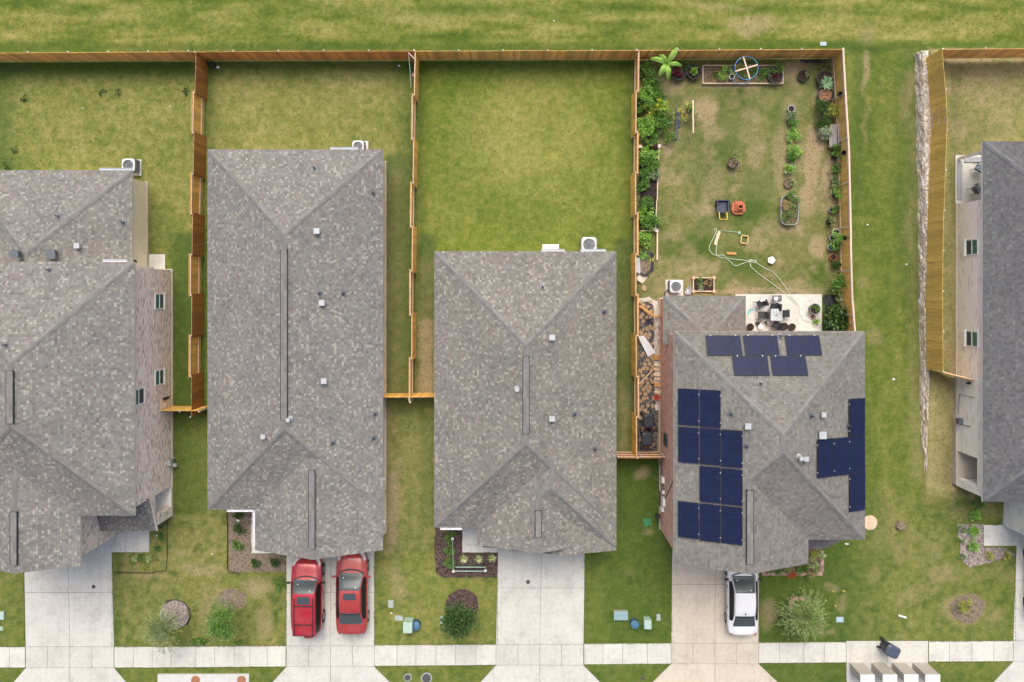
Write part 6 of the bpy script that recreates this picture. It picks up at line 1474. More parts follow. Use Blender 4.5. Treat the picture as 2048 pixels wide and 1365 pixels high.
# banana, big leaves
c = P(1334, 128, 1.6); bt = thing('banana_plant', 'banana plant with long pale green leaves in the corner of the garden', 'plant', (c.x, c.y, 0)); m = MB(); m.tube([(c.x, c.y, 0), (c.x, c.y, .8), (c.x, c.y, 1.5)], [.10, .08, .05], 8); m.build('stem', basic('banana_stem', (.22, .28, .10), .6, .2), bt, smooth=True)
for (ex, ey, ww) in ((1356, 94, .26), (1302, 116, .24), (1319, 151, .30), (1337, 158, .24), (1365, 131, .20), (1320, 108, .2)):
    e = P(ex, ey, 1.75); s = Vector((c.x, c.y, 1.5)); m = MB(); n_ = 9; d = (e-s); sd_ = Vector((-d.y, d.x, 0)).normalized(); pr = None
    for k in range(n_):
        t0_ = k/(n_-1); p = s+d*t0_+Vector((0, 0, .32*math.sin(math.pi*min(1, t0_*1.0))-.12*t0_*t0_)); wd = ww*(.12+.88*math.sin(math.pi*(.06+.90*t0_))**.7)*(.5 if t0_ < .12 else 1)
        row = [p-sd_*wd*.62-Vector((0, 0, .05)), p+Vector((0, 0, .03)), p+sd_*wd*.62-Vector((0, 0, .05))]
        if pr:
            for u in (0, 1): m.face([pr[u], row[u], row[u+1], pr[u+1]])
        pr = row
    m.build('leaf', G_banana, bt); 
potted('big black tub with burgundy plant next to the banana', 1358, 145, .42, .42, M_pot, G_red, .26, .35, 120, off=(-.12, -.02), soil=M_soil); clump('garden_plant', 'dark green plant growing behind the burgundy tub', 'plant', 1366, 134, .42, .5, G_mid, 170, .08)
potted('black tub with a bright green plant between burgundy tub and plank bed', 1388, 144.5, .40, .40, M_pot, G_bright, .22, .35, 110)
sg = thing('garden_sign', 'little wooden sign on a stick before the back fence', 'sign', P(1377, 113)); m = MB(); a = P(1377, 106, 1.1); m.bar((a.x, a.y, 0), a, .03, .03); m.build('stick', M_pinew, sg); m = MB(); m.bar(a-Vector((.12, 0, 0)), a+Vector((.12, 0, 0)), .10, .03); m.build('crosspiece', M_pinew, sg)
# plank bed along the back fence
def plank_bed(label, x0, x1, y0, y1, h, soil, name='raised_bed', matv=None, math_=None, blocks=False, th=.05):
    a, b = P(x0, y0, h), P(x1, y1, h); root = thing(name, label, 'raised bed', ((a.x+b.x)/2, (a.y+b.y)/2, 0)); X0, X1, Y1, Y0 = a.x, b.x, a.y, b.y
    for (p, q, mt) in (((X0, Y1), (X1, Y1), math_ or M_pinex), ((X0, Y0), (X1, Y0), math_ or M_pinex), ((X0, Y0+th/2+.003), (X0, Y1-th/2-.003), matv or M_pinep), ((X1, Y0+th/2+.003), (X1, Y1-th/2-.003), matv or M_pinep)):
        m = MB(); m.bar((*p, h/2), (*q, h/2), th, h); m.build('side_board', mt, root)
    m = MB(); m.box(X0+th/2, X1-th/2, Y0+th/2, Y1-th/2, 0, h*.72); m.build('soil', soil, root)
    if blocks:
        for p in ((X0, Y1), (X1, Y1), (X0, Y0), (X1, Y0)):
            m = MB(); m.box(p[0]-.11, p[0]+.11, p[1]-.045, p[1]+.045, 0, h+.05); m.box(p[0]-.045, p[0]+.045, p[1]-.11, p[1]+.11, 0, h+.056); m.build('corner_block', basic('pink_paver_block', (.60, .38, .27), .85, .12, 20), root)
    return root
plank_bed('long plank-edged bed under the blue hoop at the back fence', 1406, 1566, 131, 167, .22, M_soilb, math_=M_pinex)
for x, y, m_, r_, h, mx, l in [(1424, 157, G_straw, .30, .25, None, 'dried yellow plant at the left end of the plank bed'), (1430, 150, G_mid, .24, .3, None, 'small green plant near the dried one'), (1449, 148, G_bright, .46, .7, None, 'light green ferny bush in the plank bed'), (1466, 148, G_varieg, .15, .3, None, 'tiny pale plant over the white pot'), (1481, 136, G_lime, .26, .6, None, 'lime plant inside the top of the blue hoop'),
        (1486, 150, G_olive, .34, .5, None, 'olive green plant inside the blue hoop'), (1505, 145, G_mid, .28, .5, None, 'green plant at the right inside the blue hoop'), (1526, 147, G_mid, .38, .6, None, 'green plant right of the blue hoop'), (1552, 134, G_mid, .5, .8, None, 'big bush above the tub at the right end of the plank bed')]:
    clump('garden_plant', l, 'plant', x, y, r_, h, m_, 260 if r_ > .3 else 110, .08, clumps=12)
potted('small white pot inside the plank bed', 1464, 153.5, .15, .25, M_whitep, None, 0, 0, z=.16); potted('large dark tub with reddish soil at the right end of the plank bed', 1551, 152, .42, .45, M_pot, G_red, .2, .12, 40, soil=M_soil)
hp = thing('hoop_trellis', 'blue ring with a wooden cross standing over the plank bed', 'hoop', P(1494, 142)); c = P(1493, 136.5, 1.5); m = MB(); Rh = .66
pts = [(c.x+math.cos(a)*Rh, c.y+math.sin(a)*Rh, c.z) for a in np.linspace(0, 6.28318, 41)]; m.tube(pts, .022, 6); m.build('hoop', M_blue, hp, smooth=True)
for a in (1.86, .28): m = MB(); d = Vector((math.cos(a), math.sin(a), 0)); m.bar(c-d*Rh+Vector((0, 0, .03 if a > 1 else .0)), c+d*Rh+Vector((0, 0, .03 if a > 1 else .0)), .07, .03); m.build('crosspiece', M_pinew, hp)
m = MB(); m.tube([(c.x+math.cos(a)*Rh*.97, c.y+math.sin(a)*Rh*.97, .35) for a in np.linspace(0, 6.28318, 31)], .018, 5); m.build('lower_hoop', M_blue, hp)
for a in (.5, 2.1, 3.7, 5.3): m = MB(); m.tube([(c.x+math.cos(a)*Rh, c.y+math.sin(a)*Rh, .05), (c.x+math.cos(a)*Rh, c.y+math.sin(a)*Rh, 1.5)], .012, 5); m.build('post', M_blue, hp)
# right-hand side
potted('tyre-shaped dark planter with a brown stump', 1608, 152, .33, .22, M_pot, G_olive, .14, .2, 18, off=(.14, .05), soil=M_soil)
sheet('black edging sheet along the foot of the back fence', [(1598, 121), (1656, 120), (1656, 125), (1620, 127), (1598, 124)], M_tarp, .06, amp=.03)
potted('large black tub in the right garden corner', 1650, 158, .46, .45, M_pot, None, 0, 0, soil=M_soil); rosette('agave', 'pale blue-green agave rosette between two black tubs', 'plant', 1654, 167, .46, G_agave, 40, z=.35, w=.12, tilt=.75, droop=.15, seed=4)
potted('black tub with orange bark below the agave', 1651.5, 190, .44, .45, M_pot, None, 0, 0, soil=mulchmat('orange_bark', [(.08, .04, .03), (.22, .11, .06), (.38, .2, .1)])); clump('garden_plant', 'thin weeds in the garden corner behind the black tub', 'plant', 1649, 133, .5, .3, G_olive, 90, .08)
for x, y, r_, sy_, m_, l in [(1642, 220, .42, 1.3, G_dark, 'dark hedge bush below the orange-bark tub'), (1647, 243, .42, 1.2, G_dark, 'dark hedge bush above the silvery shrub'), (1662, 222, .42, .9, G_lime, 'yellow-tipped bush beside the garden side fence'), (1650, 264, .42, 1.0, G_silver, 'silvery variegated round shrub left of the slatted bench')]:
    clump('garden_bush', l, 'bush', x, y, r_, .8, m_, 520, .085, clumps=16, sy=sy_)
bn = thing('garden_bench', 'grey slatted bench against the garden side fence', 'bench', P(1668, 270)); 
a, b = P(1664.5, 246, .9), P(1685.5, 292, .9); m_legs = [(a.x+.06, a.y-.06), (b.x-.08, a.y-.06), (a.x+.06, b.y+.06), (b.x-.08, b.y+.06)]
for k in range(7):
    m = MB(); X_ = a.x+(b.x-a.x)*(k+.5)/7; zz = .45+(.0 if k < 5 else (k-4)*.18); m.bar((X_, a.y, zz), (X_, b.y, zz), .07, .025); m.build('slat', M_bench, bn)
for p in m_legs: m = MB(); m.bar((*p, 0), (*p, .44), .06, .06); m.build('leg', M_bench, bn)
tub = [(1671, 300, .20, M_pot, G_mid, .30, .6, 'potted plant just below the slatted bench'), (1671, 312, .2, M_pot, G_mid, .34, .7, 'arching potted plant beside a hanging pot'), (1672, 338, .2, M_pot, G_mid, .34, .5, 'dense green potted plant on the right garden edge'), (1669, 357, .18, M_lidg, G_olive, .16, .2, 'pot with grey weeds below the dense green pot'),
       (1669, 370, .2, M_teal, G_olive, .28, .4, 'blue pot with an olive plant'), (1672, 388, .2, M_pot, G_bright, .40, .5, 'bright green plant spreading over the pale fence rail'), (1664, 419, .17, M_gal, None, 0, 0, 'small grey-blue pot in front of a leafy one'), (1670, 419, .2, M_pot, G_mid, .26, .4, 'leafy pot beside the grey-blue pot'),
       (1661, 443, .2, M_pot, G_olive, .26, .35, 'two-branched olive potted plant'), (1673, 465, .2, M_whitep, None, 0, 0, 'white-rimmed empty pot at the fence'), (1667, 476, .22, M_gal, G_bright, .40, .7, 'tall bright green plant in a steel pot'), (1663, 495, .18, M_lidb, None, 0, 0, 'pale blue round pot'), (1671, 491, .16, M_pot, G_mid, .3, .4, 'green plant with white buds beside the pale blue pot'),
       (1667, 515, .20, M_terra, None, 0, 0, 'terracotta pot alone at the fence'), (1671, 530, .18, M_pot, G_dark, .22, .3, 'dark little potted plant below the terracotta pot')]
for x, y, r_, pm, lf, lr, lh, l in tub: potted(l, x, y, r_, .3, pm, lf, lr, lh, 150, grp='pots along the garden side fence')
clump('garden_bush', 'big leafy bush over the fence near the patio', 'bush', 1680, 573, .58, 1.1, G_mid, 560, .11, clumps=14); clump('garden_bush', 'white-flowered plant below the big leafy bush', 'bush', 1681, 595, .3, .7, G_olive, 130, .09, matx=G_white)
clump('garden_bush', 'large-leaved dark bush beside the black sheet', 'bush', 1680, 637, .75, 1.1, G_dark, 420, .20, clumps=16, aspect=.7); potted('pale grey tub at the corner of the solar house', 1675, 657, .3, .4, M_gal, None, 0, 0)
for x, y, l in ((1680.5, 188, 'black lamp hanging on the upper garden side fence'), (1688, 306, 'black pot hanging on the garden side fence below the bench'), (1688.5, 477, 'hanging pot with a plant low on the garden side fence')):
    c = P(x, y, 1.35); r_ = thing('hanging_pot', l, 'hanging pot', (c.x, c.y, 1.1)); m = MB(); m.lathe((c.x, c.y, 1.15), [(.001, 0), (.1, 0), (.14, .2), (.12, .2), (.1, .16)], 16); m.build('pot', M_pot, r_); m = MB(); m.tube([(c.x, c.y, 1.35), (c.x+.1, c.y, 1.75), (c.x+.25, c.y, 1.8)], .008, 4); m.build('hook', M_blk, r_)
    if 'plant' in l: m = MB(); crown(m, (c.x, c.y, 1.4), (.26, .26, .16), 90, .08, 6, 5); m.build('foliage', G_mid, r_)
sheet('wrinkled black weed sheet between patio and garden fence', [(1646, 590), (1674, 590), (1672, 625), (1666, 668), (1655, 668), (1652, 640)], M_tarp, .06, amp=.05, step=.11)
# ---- row of plants through the middle
potted('dark blue-grey bucket at the head of the plant row', 1583, 218, .20, .35, M_gal, None, 0, 0); 
for x, y, m_, r_, l, mx in [(1584, 232, G_grey, .38, 'grey-green plant below the bucket', None), (1583, 243, G_mid, .34, 'second plant of the middle row', None), (1586, 268, G_bright, .44, 'bright shrub in the upper middle row', None), (1588, 300, G_bright, .46, 'wide light shrub in the middle row', None), (1583, 312, G_mid, .34, 'darker shrub joined to the wide light one', None), (1579, 338, G_bright, .30, 'small bright plant dotted with white flowers', G_white)]:
    clump('garden_plant', l, 'plant', x, y, r_, .5, m_, 300, .085, matx=mx, clumps=10, group='middle row of garden plants')
potted('sunken pot with a bare stone beside the middle row', 1577, 368, .27, .12, M_pot, G_olive, .2, .2, 40, soil=M_soilb, off=(.15, .05)); clump('garden_plant', 'leafy top end of the steel trough', 'plant', 1584, 394, .4, .9, G_mid, 200, .085)
tr = thing('steel_trough', 'oval galvanised trough planted with straggly shrubs', 'trough', P(1580, 420)); a, b = P(1562, 392, .35), P(1597, 450, .35); cx, cy = (a.x+b.x)/2, (a.y+b.y)/2; w2, h2_ = (b.x-a.x)/2, (a.y-b.y)/2
m = MB(); n_ = 36; prv = None; ring_ = []
for i in range(n_):
    t0_ = 6.28318*i/n_; k = (abs(math.cos(t0_))**4+abs(math.sin(t0_))**4)**(-.25); ring_.append((cx+math.cos(t0_)*k*w2, cy+math.sin(t0_)*k*h2_))
for i in range(n_):
    p, q = ring_[i], ring_[(i+1) % n_]; m.face([(*p, 0), (*q, 0), (*q, .35), (*p, .35)]); m.bar((*p, .35), (*q, .35), .035, .035)
m.build('trough', M_gal, tr); m = MB(); m.face([(*p, .27) for p in ring_]); m.build('soil', M_soilb, tr)
for x, y, m_, r_, l in [(1570, 412, G_straw, .3, 'dead twiggy plant in the steel trough'), (1584, 420, G_olive, .4, 'olive shrub in the middle of the steel trough'), (1578, 438, G_mid, .42, 'green shrub at the lower end of the steel trough'), (1590, 405, G_olive, .35, 'straggly shrub leaning out of the steel trough')]:
    clump('garden_plant', l, 'plant', x, y, r_, .6, m_, 170, .08, z=.2, clumps=9, aspect=.45)
potted('round black tub with a spiky plant in the middle of the lawn', 1466, 326, .30, .35, M_pot, G_olive, .4, .6, 120, off=(.15, .30), asp=.3, soil=M_soilb)
# wheelbarrow
wbr = thing('wheelbarrow', 'dark garden cart with a yellow tube handle', 'garden cart', P(1445, 416)); a, b = P(1434.5, 401, .5), P(1457, 425, .5); m = MB()
X0, X1, Y1, Y0 = a.x, b.x, a.y, b.y; o_ = [(X0, Y0), (X1, Y0), (X1, Y1), (X0, Y1)]; i_ = [(X0+.08, Y0+.06), (X1-.08, Y0+.06), (X1-.08, Y1-.06), (X0+.08, Y1-.06)]
for k in range(4):
    j = (k+1) % 4; m.face([(*o_[k], .52), (*o_[j], .52), (*i_[j], .32), (*i_[k], .32)]); m.bar((*o_[k], .52), (*o_[j], .52), .05, .04); m.face([(*o_[k], .50), (*o_[j], .50), (i_[j][0], i_[j][1], .28), (i_[k][0], i_[k][1], .28)])
m.face([(*p, .32) for p in i_]); m.build('tray', basic('slate_tray', (.045, .055, .085), .6, .15), wbr)
m = MB(); hx = [P(1438, 424, .5), P(1440, 439, .75), P(1455, 439, .75), P(1453.5, 424, .5)]; m.tube(hx, .025, 6); m.build('handle', M_yel, wbr, smooth=False)
for q in ((1433.5, 408), (1457, 408)): m = MB(); c = P(*q, .2); m.cyl((c.x-.05, c.y, .2), (c.x+.05, c.y, .2), .2, n=18); m.build('wheel', M_tyre, wbr)
# terracotta stove of stacked blocks
cs = thing('fire_pit', 'terracotta block fire pit with a square hole', 'fire pit', P(1477, 418)); c = P(1478, 415.5, .3)
def blk(x, y, w_, d_, z0, z1, yaw=0, mat=None, root=None, name='block'):
    m = MB(); m.obox((x, y, (z0+z1)/2), Vector((math.cos(yaw), math.sin(yaw), 0))*w_/2, Vector((-math.sin(yaw), math.cos(yaw), 0))*d_/2, (0, 0, (z1-z0)/2)); return m.build(name, mat or M_terra, root)
for (dx, dy, w_, d_, z1) in ((0, .28, .40, .22, .22), (0, -.30, .42, .2, .2), (-.30, 0, .2, .42, .2), (.30, -.02, .2, .42, .22)): blk(c.x+dx, c.y+dy, w_, d_, 0, z1, 0, None, cs)
for a in range(4):
    t0_ = a*1.5708+.785; blk(c.x+math.cos(t0_)*.33, c.y+math.sin(t0_)*.33, .2, .2, 0, .16, .785, None, cs)
blk(c.x, c.y, .44, .44, .0, .34, 0, None, cs, 'core'); 
for (dx, dy, w_, d_) in ((0, .14, .34, .06), (0, -.08, .34, .06), (-.14+.0, .03, .06, .16), (.14, .03, .06, .16)): blk(c.x+dx+.04, c.y+dy, w_, d_, .34, .52, 0, None, cs, 'rim')
blk(c.x+.04, c.y+.03, .22, .16, .34, .36, 0, M_soil, cs, 'hole')
# loose timber, box frame, hose, seat
board('long pale board lying in the grass by the hose', (1439, 463), (1430, 490), .16, M_pinew, .04, .04); board('short orange timber block on the lawn', (1453, 507), (1472.5, 507.5), .14, M_pineo, .09, .05, name='timber_block')
fr = thing('timber_box', 'small square frame of yellow timber on the lawn', 'timber box', P(1489.5, 480)); c = P(1489.5, 479.5, .15); 
for (dx, dy, l_, yw) in ((.03, .22, .40, -.18), (-.04, -.22, .40, -.18), (-.20, .02, .40, 1.40), (.20, 0, .40, 1.40)):
    d = Vector((math.cos(yw), math.sin(yw), 0)); m = MB(); m.bar(Vector((c.x+dx, c.y+dy, .08))-d*l_/2, Vector((c.x+dx, c.y+dy, .08))+d*l_/2, .05, .15); m.build('side', woodmat('yellow_timber', (.66, .48, .20), .15, .6, 0) if 'yt' not in MC else MC['yt'], fr)
def spline(pts, k=6):
    pts = [Vector(p) for p in pts]; out = []
    for i in range(len(pts)-1):
        p0, p1, p2, p3 = pts[max(i-1, 0)], pts[i], pts[i+1], pts[min(i+2, len(pts)-1)]
        for j in range(k): t = j/k; out.append(.5*((2*p1)+(-p0+p2)*t+(2*p0-5*p1+4*p2-p3)*t*t+(-p0+3*p1-3*p2+p3)*t*t*t))
    return out+[pts[-1]]
hz = [(1661, 655)][:0]+[(1597, 610), (1586, 597), (1578, 585), (1560, 560), (1545, 544), (1530, 537), (1513, 526), (1505, 521), (1500, 524), (1499, 520), (1507, 521), (1513, 521), (1510, 526), (1503, 524), (1488, 521), (1470, 519), (1456, 517), (1447, 511), (1436, 511), (1426, 509), (1419, 500), (1420, 490), (1427, 476), (1432, 464), (1433, 459), (1428, 459), (1432, 467), (1434, 476), (1434, 490), (1432, 504), (1436, 513), (1450, 517), (1460, 523), (1471, 532), (1486, 527), (1497, 524), (1501, 528), (1502, 534), (1520, 550), (1545, 568), (1565, 584), (1580, 596), (1594, 611)]
m = MB(); rn = random.Random(2); m.tube(spline([tuple(P(x, y, .03+.012*(i % 3)+(.05 if y > 588 else 0))) for i, (x, y) in enumerate(hz)], 5), .019, 5); tag(m.build('garden_hose', M_hose, None, loc=tuple(P(1500, 525)), smooth=True), 'pale green hose looping over the lawn to the patio', 'hose')
m = MB(); m.tube([P(1438, 461.5, .04), P(1476, 465, .05)], .018, 5); m.obox(P(1478, 466, .06), (.07, .02, 0), (-.02, .07, 0), (0, 0, .05)); tag(m.build('sprinkler', M_gbox2, None, loc=tuple(P(1476, 465))), 'hose wand with a small green sprinkler head', 'sprinkler')
m = MB(); c = P(1543.5, 521, .3); a = .5; m.lathe((c.x, c.y, 0), [(.001, 0), (.20, 0), (.24, .26), (.20, .29), (.001, .29)], 5); tag(m.build('plastic_tub', M_whitep, None, loc=(c.x, c.y, 0)), 'white upturned plastic tub on the lawn', 'tub')
# narrow bed with boards along the left fence
pl = [(1279, 296), (1314, 296), (1312, 380), (1312, 459), (1279, 459)]; b_ = bed('planting_bed', 'long dark bed edged by thin boards along the left garden fence', pl, M_soil, .08, cat='garden bed')
for a, b in (((1317.5, 297), (1314.5, 372)), ((1314.5, 372), (1314, 400)), ((1313, 400), (1310.5, 457))): m = MB(); m.bar(P(*a, .12), P(*b, .12), .045, .24); m.build('side_board', M_pinep, b_)
m = MB(); m.bar(P(1281, 462, .12), P(1316, 462, .12), .05, .24); m.build('end_board', M_pinex, b_)
for x, y in ((1318, 293), (1309, 459), (1313, 462), (1280, 294)): m = MB(); c = P(x, y, .15); m.box(c.x-.09, c.x+.09, c.y-.09, c.y+.09, 0, .28); m.build('corner_block', basic('pale_paver_block', (.60, .52, .46), .85, .12, 20), b_)
for x, y, m_, r_, h, l in [(1300, 307, G_bright, .55, .7, 'bright bush at the top of the board-edged bed'), (1288, 322, G_mid, .42, .7, 'bush beside the fence in the board-edged bed'), (1303, 330, G_mid, .5, .7, 'bush in the upper middle of the board-edged bed'), (1289, 350, G_mid, .4, .6, 'bush at the dark gap of the board-edged bed'), (1308, 350, G_grey, .28, .5, 'thin greyish plant beside the dark gap'), (1284, 373, G_mid, .36, .5, 'last bush above the bare dark soil'),
        (1293, 408, G_mid, .4, .6, 'bush just below the bare dark soil'), (1291, 428, G_bright, .46, .7, 'bush in the lower part of the board-edged bed'), (1300, 444, G_mid, .5, .7, 'bush at the bottom of the board-edged bed')]:
    clump('garden_bush', l, 'bush', x, y, r_, h, m_, 460, .10, clumps=14, group='bushes in the board-edged bed')
board('pale plank standing along the small lower bed', (1314.5, 464), (1313.8, 520), .08, M_pinew, .2, .12); clump('garden_plant', 'bright green plant in the small lower bed', 'plant', 1290, 480, .48, .7, G_bright, 380, .11, clumps=12)
pb = thing('compost_tub', 'oval black tub with brown compost and a leaning fern', 'tub', P(1289, 528)); c = P(1289, 527, .3); m = MB(); m.lathe((c.x, c.y, 0), [(.50, 0), (.56, .3), (.48, .3), (.46, .2)], 26, sx=.85, sy=1.35); m.build('tub', M_tarp, pb); m = MB(); m.lathe((c.x, c.y, 0), [(.001, .22), (.47, .22)], 24, sx=.85, sy=1.35); m.build('soil', M_mulchr, pb)
rosette('fern', 'arching green fern over the compost tub', 'plant', 1287, 512, .42, G_mid, 16, z=.25, w=.09, seed=8); sheet('black crumpled sheet right of the compost tub', [(1300, 503), (1306, 506), (1307, 540), (1301, 545), (1303, 522)], M_tarp, .1, amp=.05, step=.09)
m = MB(); c = P(1303.5, 520, .25); m.obox(c, (.10, .02, 0), (-.02, .11, 0), (0, 0, .03)); tag(m.build('yellow_tray', G_lime, None, loc=tuple(c)), 'small lime yellow tray beside the compost tub', 'tray')
for l, poly, mt in (('white board leaning against the garden fence', [(1274, 516, .8), (1281, 516, .1), (1283, 550, .1), (1274, 545, .8)], M_wboard), ('cream folded board lying by the garden fence', [(1275, 549, .25), (1296, 555, .05), (1285, 568, .05), (1274, 561, .25)], M_cboard), ('large white panel propped over the stone path', [(1275, 672, .45), (1289, 673, .45), (1312, 706, .12), (1296, 714, .12)], M_wboard)):
    pts = [P(*p) for p in poly]; m = MB(); nrm = (pts[1]-pts[0]).cross(pts[2]-pts[0]).normalized(); nrm = nrm if nrm.z > 0 else -nrm
    m.face(pts if (pts[1]-pts[0]).cross(pts[2]-pts[0]).z > 0 else pts[::-1]); lo = [p-nrm*.03 for p in pts]; m.face(lo)
    for i in range(4): m.face([pts[i], pts[(i+1) % 4], lo[(i+1) % 4], lo[i]])
    tag(m.build('leaning_panel', mt, None, loc=tuple(pts[2])), l, 'board')
m = MB(); c = P(1288, 578, .05); m.lathe((c.x, c.y, 0), [(.001, .1), (.14, .09), (.19, .0)], 12); tag(m.build('stone', M_flag, None, loc=(c.x, c.y, 0)), 'flat tan stone at the mouth of the side path', 'stone')
# square bed with corner blocks, bag
plank_bed('small square bed with pink corner blocks by the air conditioner', 1387, 1428, 556, 583, .18, M_soil, blocks=True, matv=M_pinep)
for x, y, m_, l in ((1400, 562, G_mid, 'seedling clump in the blocky square bed'), (1416, 565, G_straw, 'dry plant in the blocky square bed'), (1402, 575, G_silver, 'silvery litter of leaves in the blocky square bed')): clump('garden_plant', l, 'plant', x, y, .26, .3, m_, 60, .08)
sheet('dark rubbish bag leaning by the air conditioner', [(1368, 588), (1372, 578), (1377, 572), (1381, 578), (1380, 590)], M_gal, .16, name='rubbish_bag', cat='bag', amp=.12, step=.09)
# ---- stone side path
pl = [(1277, 598), (1296, 596), (1312, 604), (1317, 620), (1314, 905), (1276, 905)]; b_ = bed('stone_path', 'side path of tan flagstones in dark gravel beside the red brick wall', pl, M_gravel, .04, cat='path'); rn = random.Random(9)
M_path = b_
cells = []
for j in range(40):
    y = 606+j*7.6
    for i in range(3):
        x = 1282+i*9.5+(4.5 if j % 2 else 0)+rn.uniform(-2, 2); 
        if x > 1309 or rn.random() < .22 or y > 900: continue
        cells.append((x, y+rn.uniform(-2, 2)))
for x, y in cells:
    r_ = rn.uniform(3.6, 5.6); k = rn.randint(4, 5); off = rn.uniform(0, 6); pts = ccw([tuple(P(x+math.cos(off+6.283*q/k)*r_*rn.uniform(.8, 1.15), y+math.sin(off+6.283*q/k)*r_*rn.uniform(.8, 1.2))) for q in range(k)])
    m = MB(); m.face([(p[0], p[1], .075) for p in pts])
    for q in range(k): a, b = pts[q], pts[(q+1) % k]; m.face([(a[0], a[1], .075), (a[0], a[1], .03), (b[0], b[1], .03), (b[0], b[1], .075)])
    m.build('flagstone', M_flag, b_)
pe = [(1312, 640), (1306, 640), (1306, 760), (1308, 800), (1311, 820), (1317, 820), (1317, 640)]
bed('gravel_strip', 'pale gravel strip between flagstones and red brick wall', [(1308, 612), (1317, 612), (1317, 820), (1311, 820), (1308, 760)], M_pgrav, .055, cat='gravel'); bed('gravel_strip', 'curved pale gravel edge at the mouth of the side path', [(1278, 597), (1298, 595), (1314, 603), (1318, 616), (1310, 616), (1300, 603), (1279, 604)], M_pgrav, .06, cat='gravel')
board('orange beam slanting across the mouth of the side path', (1279, 612), (1313, 635), .12, M_pineo, .08, .2, zb=.6, name='timber_beam'); board('orange beam end resting against the red brick wall', (1311, 633), (1327, 631), .10, M_pineo, .06, .3, name='timber_beam'); board('thin pale lath lying over the flagstones', (1279, 768), (1303, 743), .05, M_pinew, .04, .12, name='lath')
board('tall grey lath leaning on the wall beside the path', (1313, 655), (1318, 712), .04, M_pinex, .03, .1, zb=.5, name='lath')
for i, (y, w_, h_, l) in enumerate([(715, .30, .17, 'wide orange plank end sticking out from under the wall'), (731, .10, .1, 'thin dark plank end, uppermost of the thin ones'), (739, .12, .08, 'pale thin plank end'), (749, .20, .10, 'pinkish plank end in the stack by the wall'), (758, .10, .08, 'lowest thin plank end'), (769, .28, .2, 'second wide orange plank end near the wall'), (784, .10, .05, 'thin plank end above the orange bucket')]):
    board(l, (1308, y), (1324, y+1), w_*.9, M_pineo if w_ > .25 else M_pinex, .05, .1+h_*.5, name='plank')
potted('orange-red bucket by the red brick wall', 1314, 795, .17, .32, M_terra, None, 0, 0, name='bucket', soil=basic('red_plastic', (.30, .03, .015), .5, .1))
clump('garden_plant', 'bluish plant growing between the upper flagstones', 'plant', 1300, 645, .2, .2, leafmat('leaf_bluish', [(.03, .03, .09), (.07, .06, .16), (.05, .09, .08)]), 70, .07)
# ---- patio furniture
def garden_chair(label, px, py, yaw, mat, pillow=None, arms=True, zf=.06):
    c = P(px, py, .45+zf); root = thing('patio_chair', label, 'chair', (c.x, c.y, zf), 0, 'patio chairs'); u = Vector((math.cos(yaw), math.sin(yaw), 0)); v = Vector((-u.y, u.x, 0)); O = Vector((c.x, c.y, 0)); q = lambda a, b, z: O+u*a*.86+v*b*.84+Vector((0, 0, z+zf))
    m = MB(); m.obox(q(0, 0, .42), u*.205, v*.205, (0, 0, .035)); m.build('seat', mat, root); m = MB(); m.obox(q(-.27, 0, .68), u*.025-Vector((0, 0, .0)), v*.20, Vector((0, 0, .25))-u*.05); m.build('backrest', mat, root)
    for a, b in ((.24, .25), (.24, -.25), (-.25, .25), (-.25, -.25)): m = MB(); m.tube([q(a*1.12, b*1.08, 0), q(a, b, .42)], .014, 5); m.build('leg', M_pblk, root)
    if arms:
        for b in (-.28, .28): m = MB(); m.tube([q(.26, b, .40), q(.24, b, .62), q(-.28, b, .64)], .016, 5); m.build('armrest', M_pblk, root)
    if pillow: m = MB(); m.obox(q(.02, 0, .48), u*.18, v*.17, (0, 0, .04)); m.build('cushion', pillow, root)
M_seat = basic('charcoal_fabric', (.05, .055, .065), .85, .2, 20); M_seat2 = basic('black_fabric', (.022, .023, .028), .8, .2, 20); M_cush = N('patterned_cushion'); cc = M_cush.ramp(M_cush.noise(M_cush.obj(), 14, 4, .7), [(.38, (.10, .14, .17)), (.5, (.30, .36, .40)), (.62, (.55, .58, .58))], 'CONSTANT'); M_cush.l(cc, M_cush.b.inputs['Base Color']); M_cush = M_cush.m
garden_chair('charcoal chair at the top left of the patio with a white cloth on its back', 1521.5, 608.5, math.radians(205), M_seat); garden_chair('black chair pulled up behind the glass table', 1548, 614.5, math.radians(175), M_seat2); garden_chair('charcoal chair left of the glass table', 1524, 631.5, math.radians(182), M_seat)
garden_chair('black chair below the glass table', 1553, 650.5, math.radians(150), M_seat2); garden_chair('charcoal lounge chair right of the glass table with a pale strap', 1572.5, 627.5, math.radians(2), M_seat2, arms=False)
pt_ = thing('glass_table', 'square pale glass table with umbrella-like spokes on the patio', 'table', P(1553, 630, .06)); c = P(1553.5, 630, .76); m = MB(); m.box(c.x-.32, c.x+.32, c.y-.32, c.y+.32, .75, .765); m.build('tabletop', glassmat('frosted_glass', (.48, .52, .55), .3), pt_)
m = MB()
for a, b in (((-1, -1), (1, -1)), ((1, -1), (1, 1)), ((1, 1), (-1, 1)), ((-1, 1), (-1, -1))): m.bar((c.x+a[0]*.33, c.y+a[1]*.33, .755), (c.x+b[0]*.33, c.y+b[1]*.33, .755), .03, .03)
m.build('table_rim', M_vent, pt_)
for a in range(8): t0_ = a*.785+.1; m = MB(); m.bar((c.x, c.y, .775), (c.x+math.cos(t0_)*.3, c.y+math.sin(t0_)*.3, .775), .012, .008); m.build('spoke', M_flash, pt_)
for a, b in ((-.3, -.3), (.3, -.3), (.3, .3), (-.3, .3)): m = MB(); m.bar((c.x+a, c.y+b, .06), (c.x+a, c.y+b, .75), .025, .025); m.build('leg', M_vent, pt_)
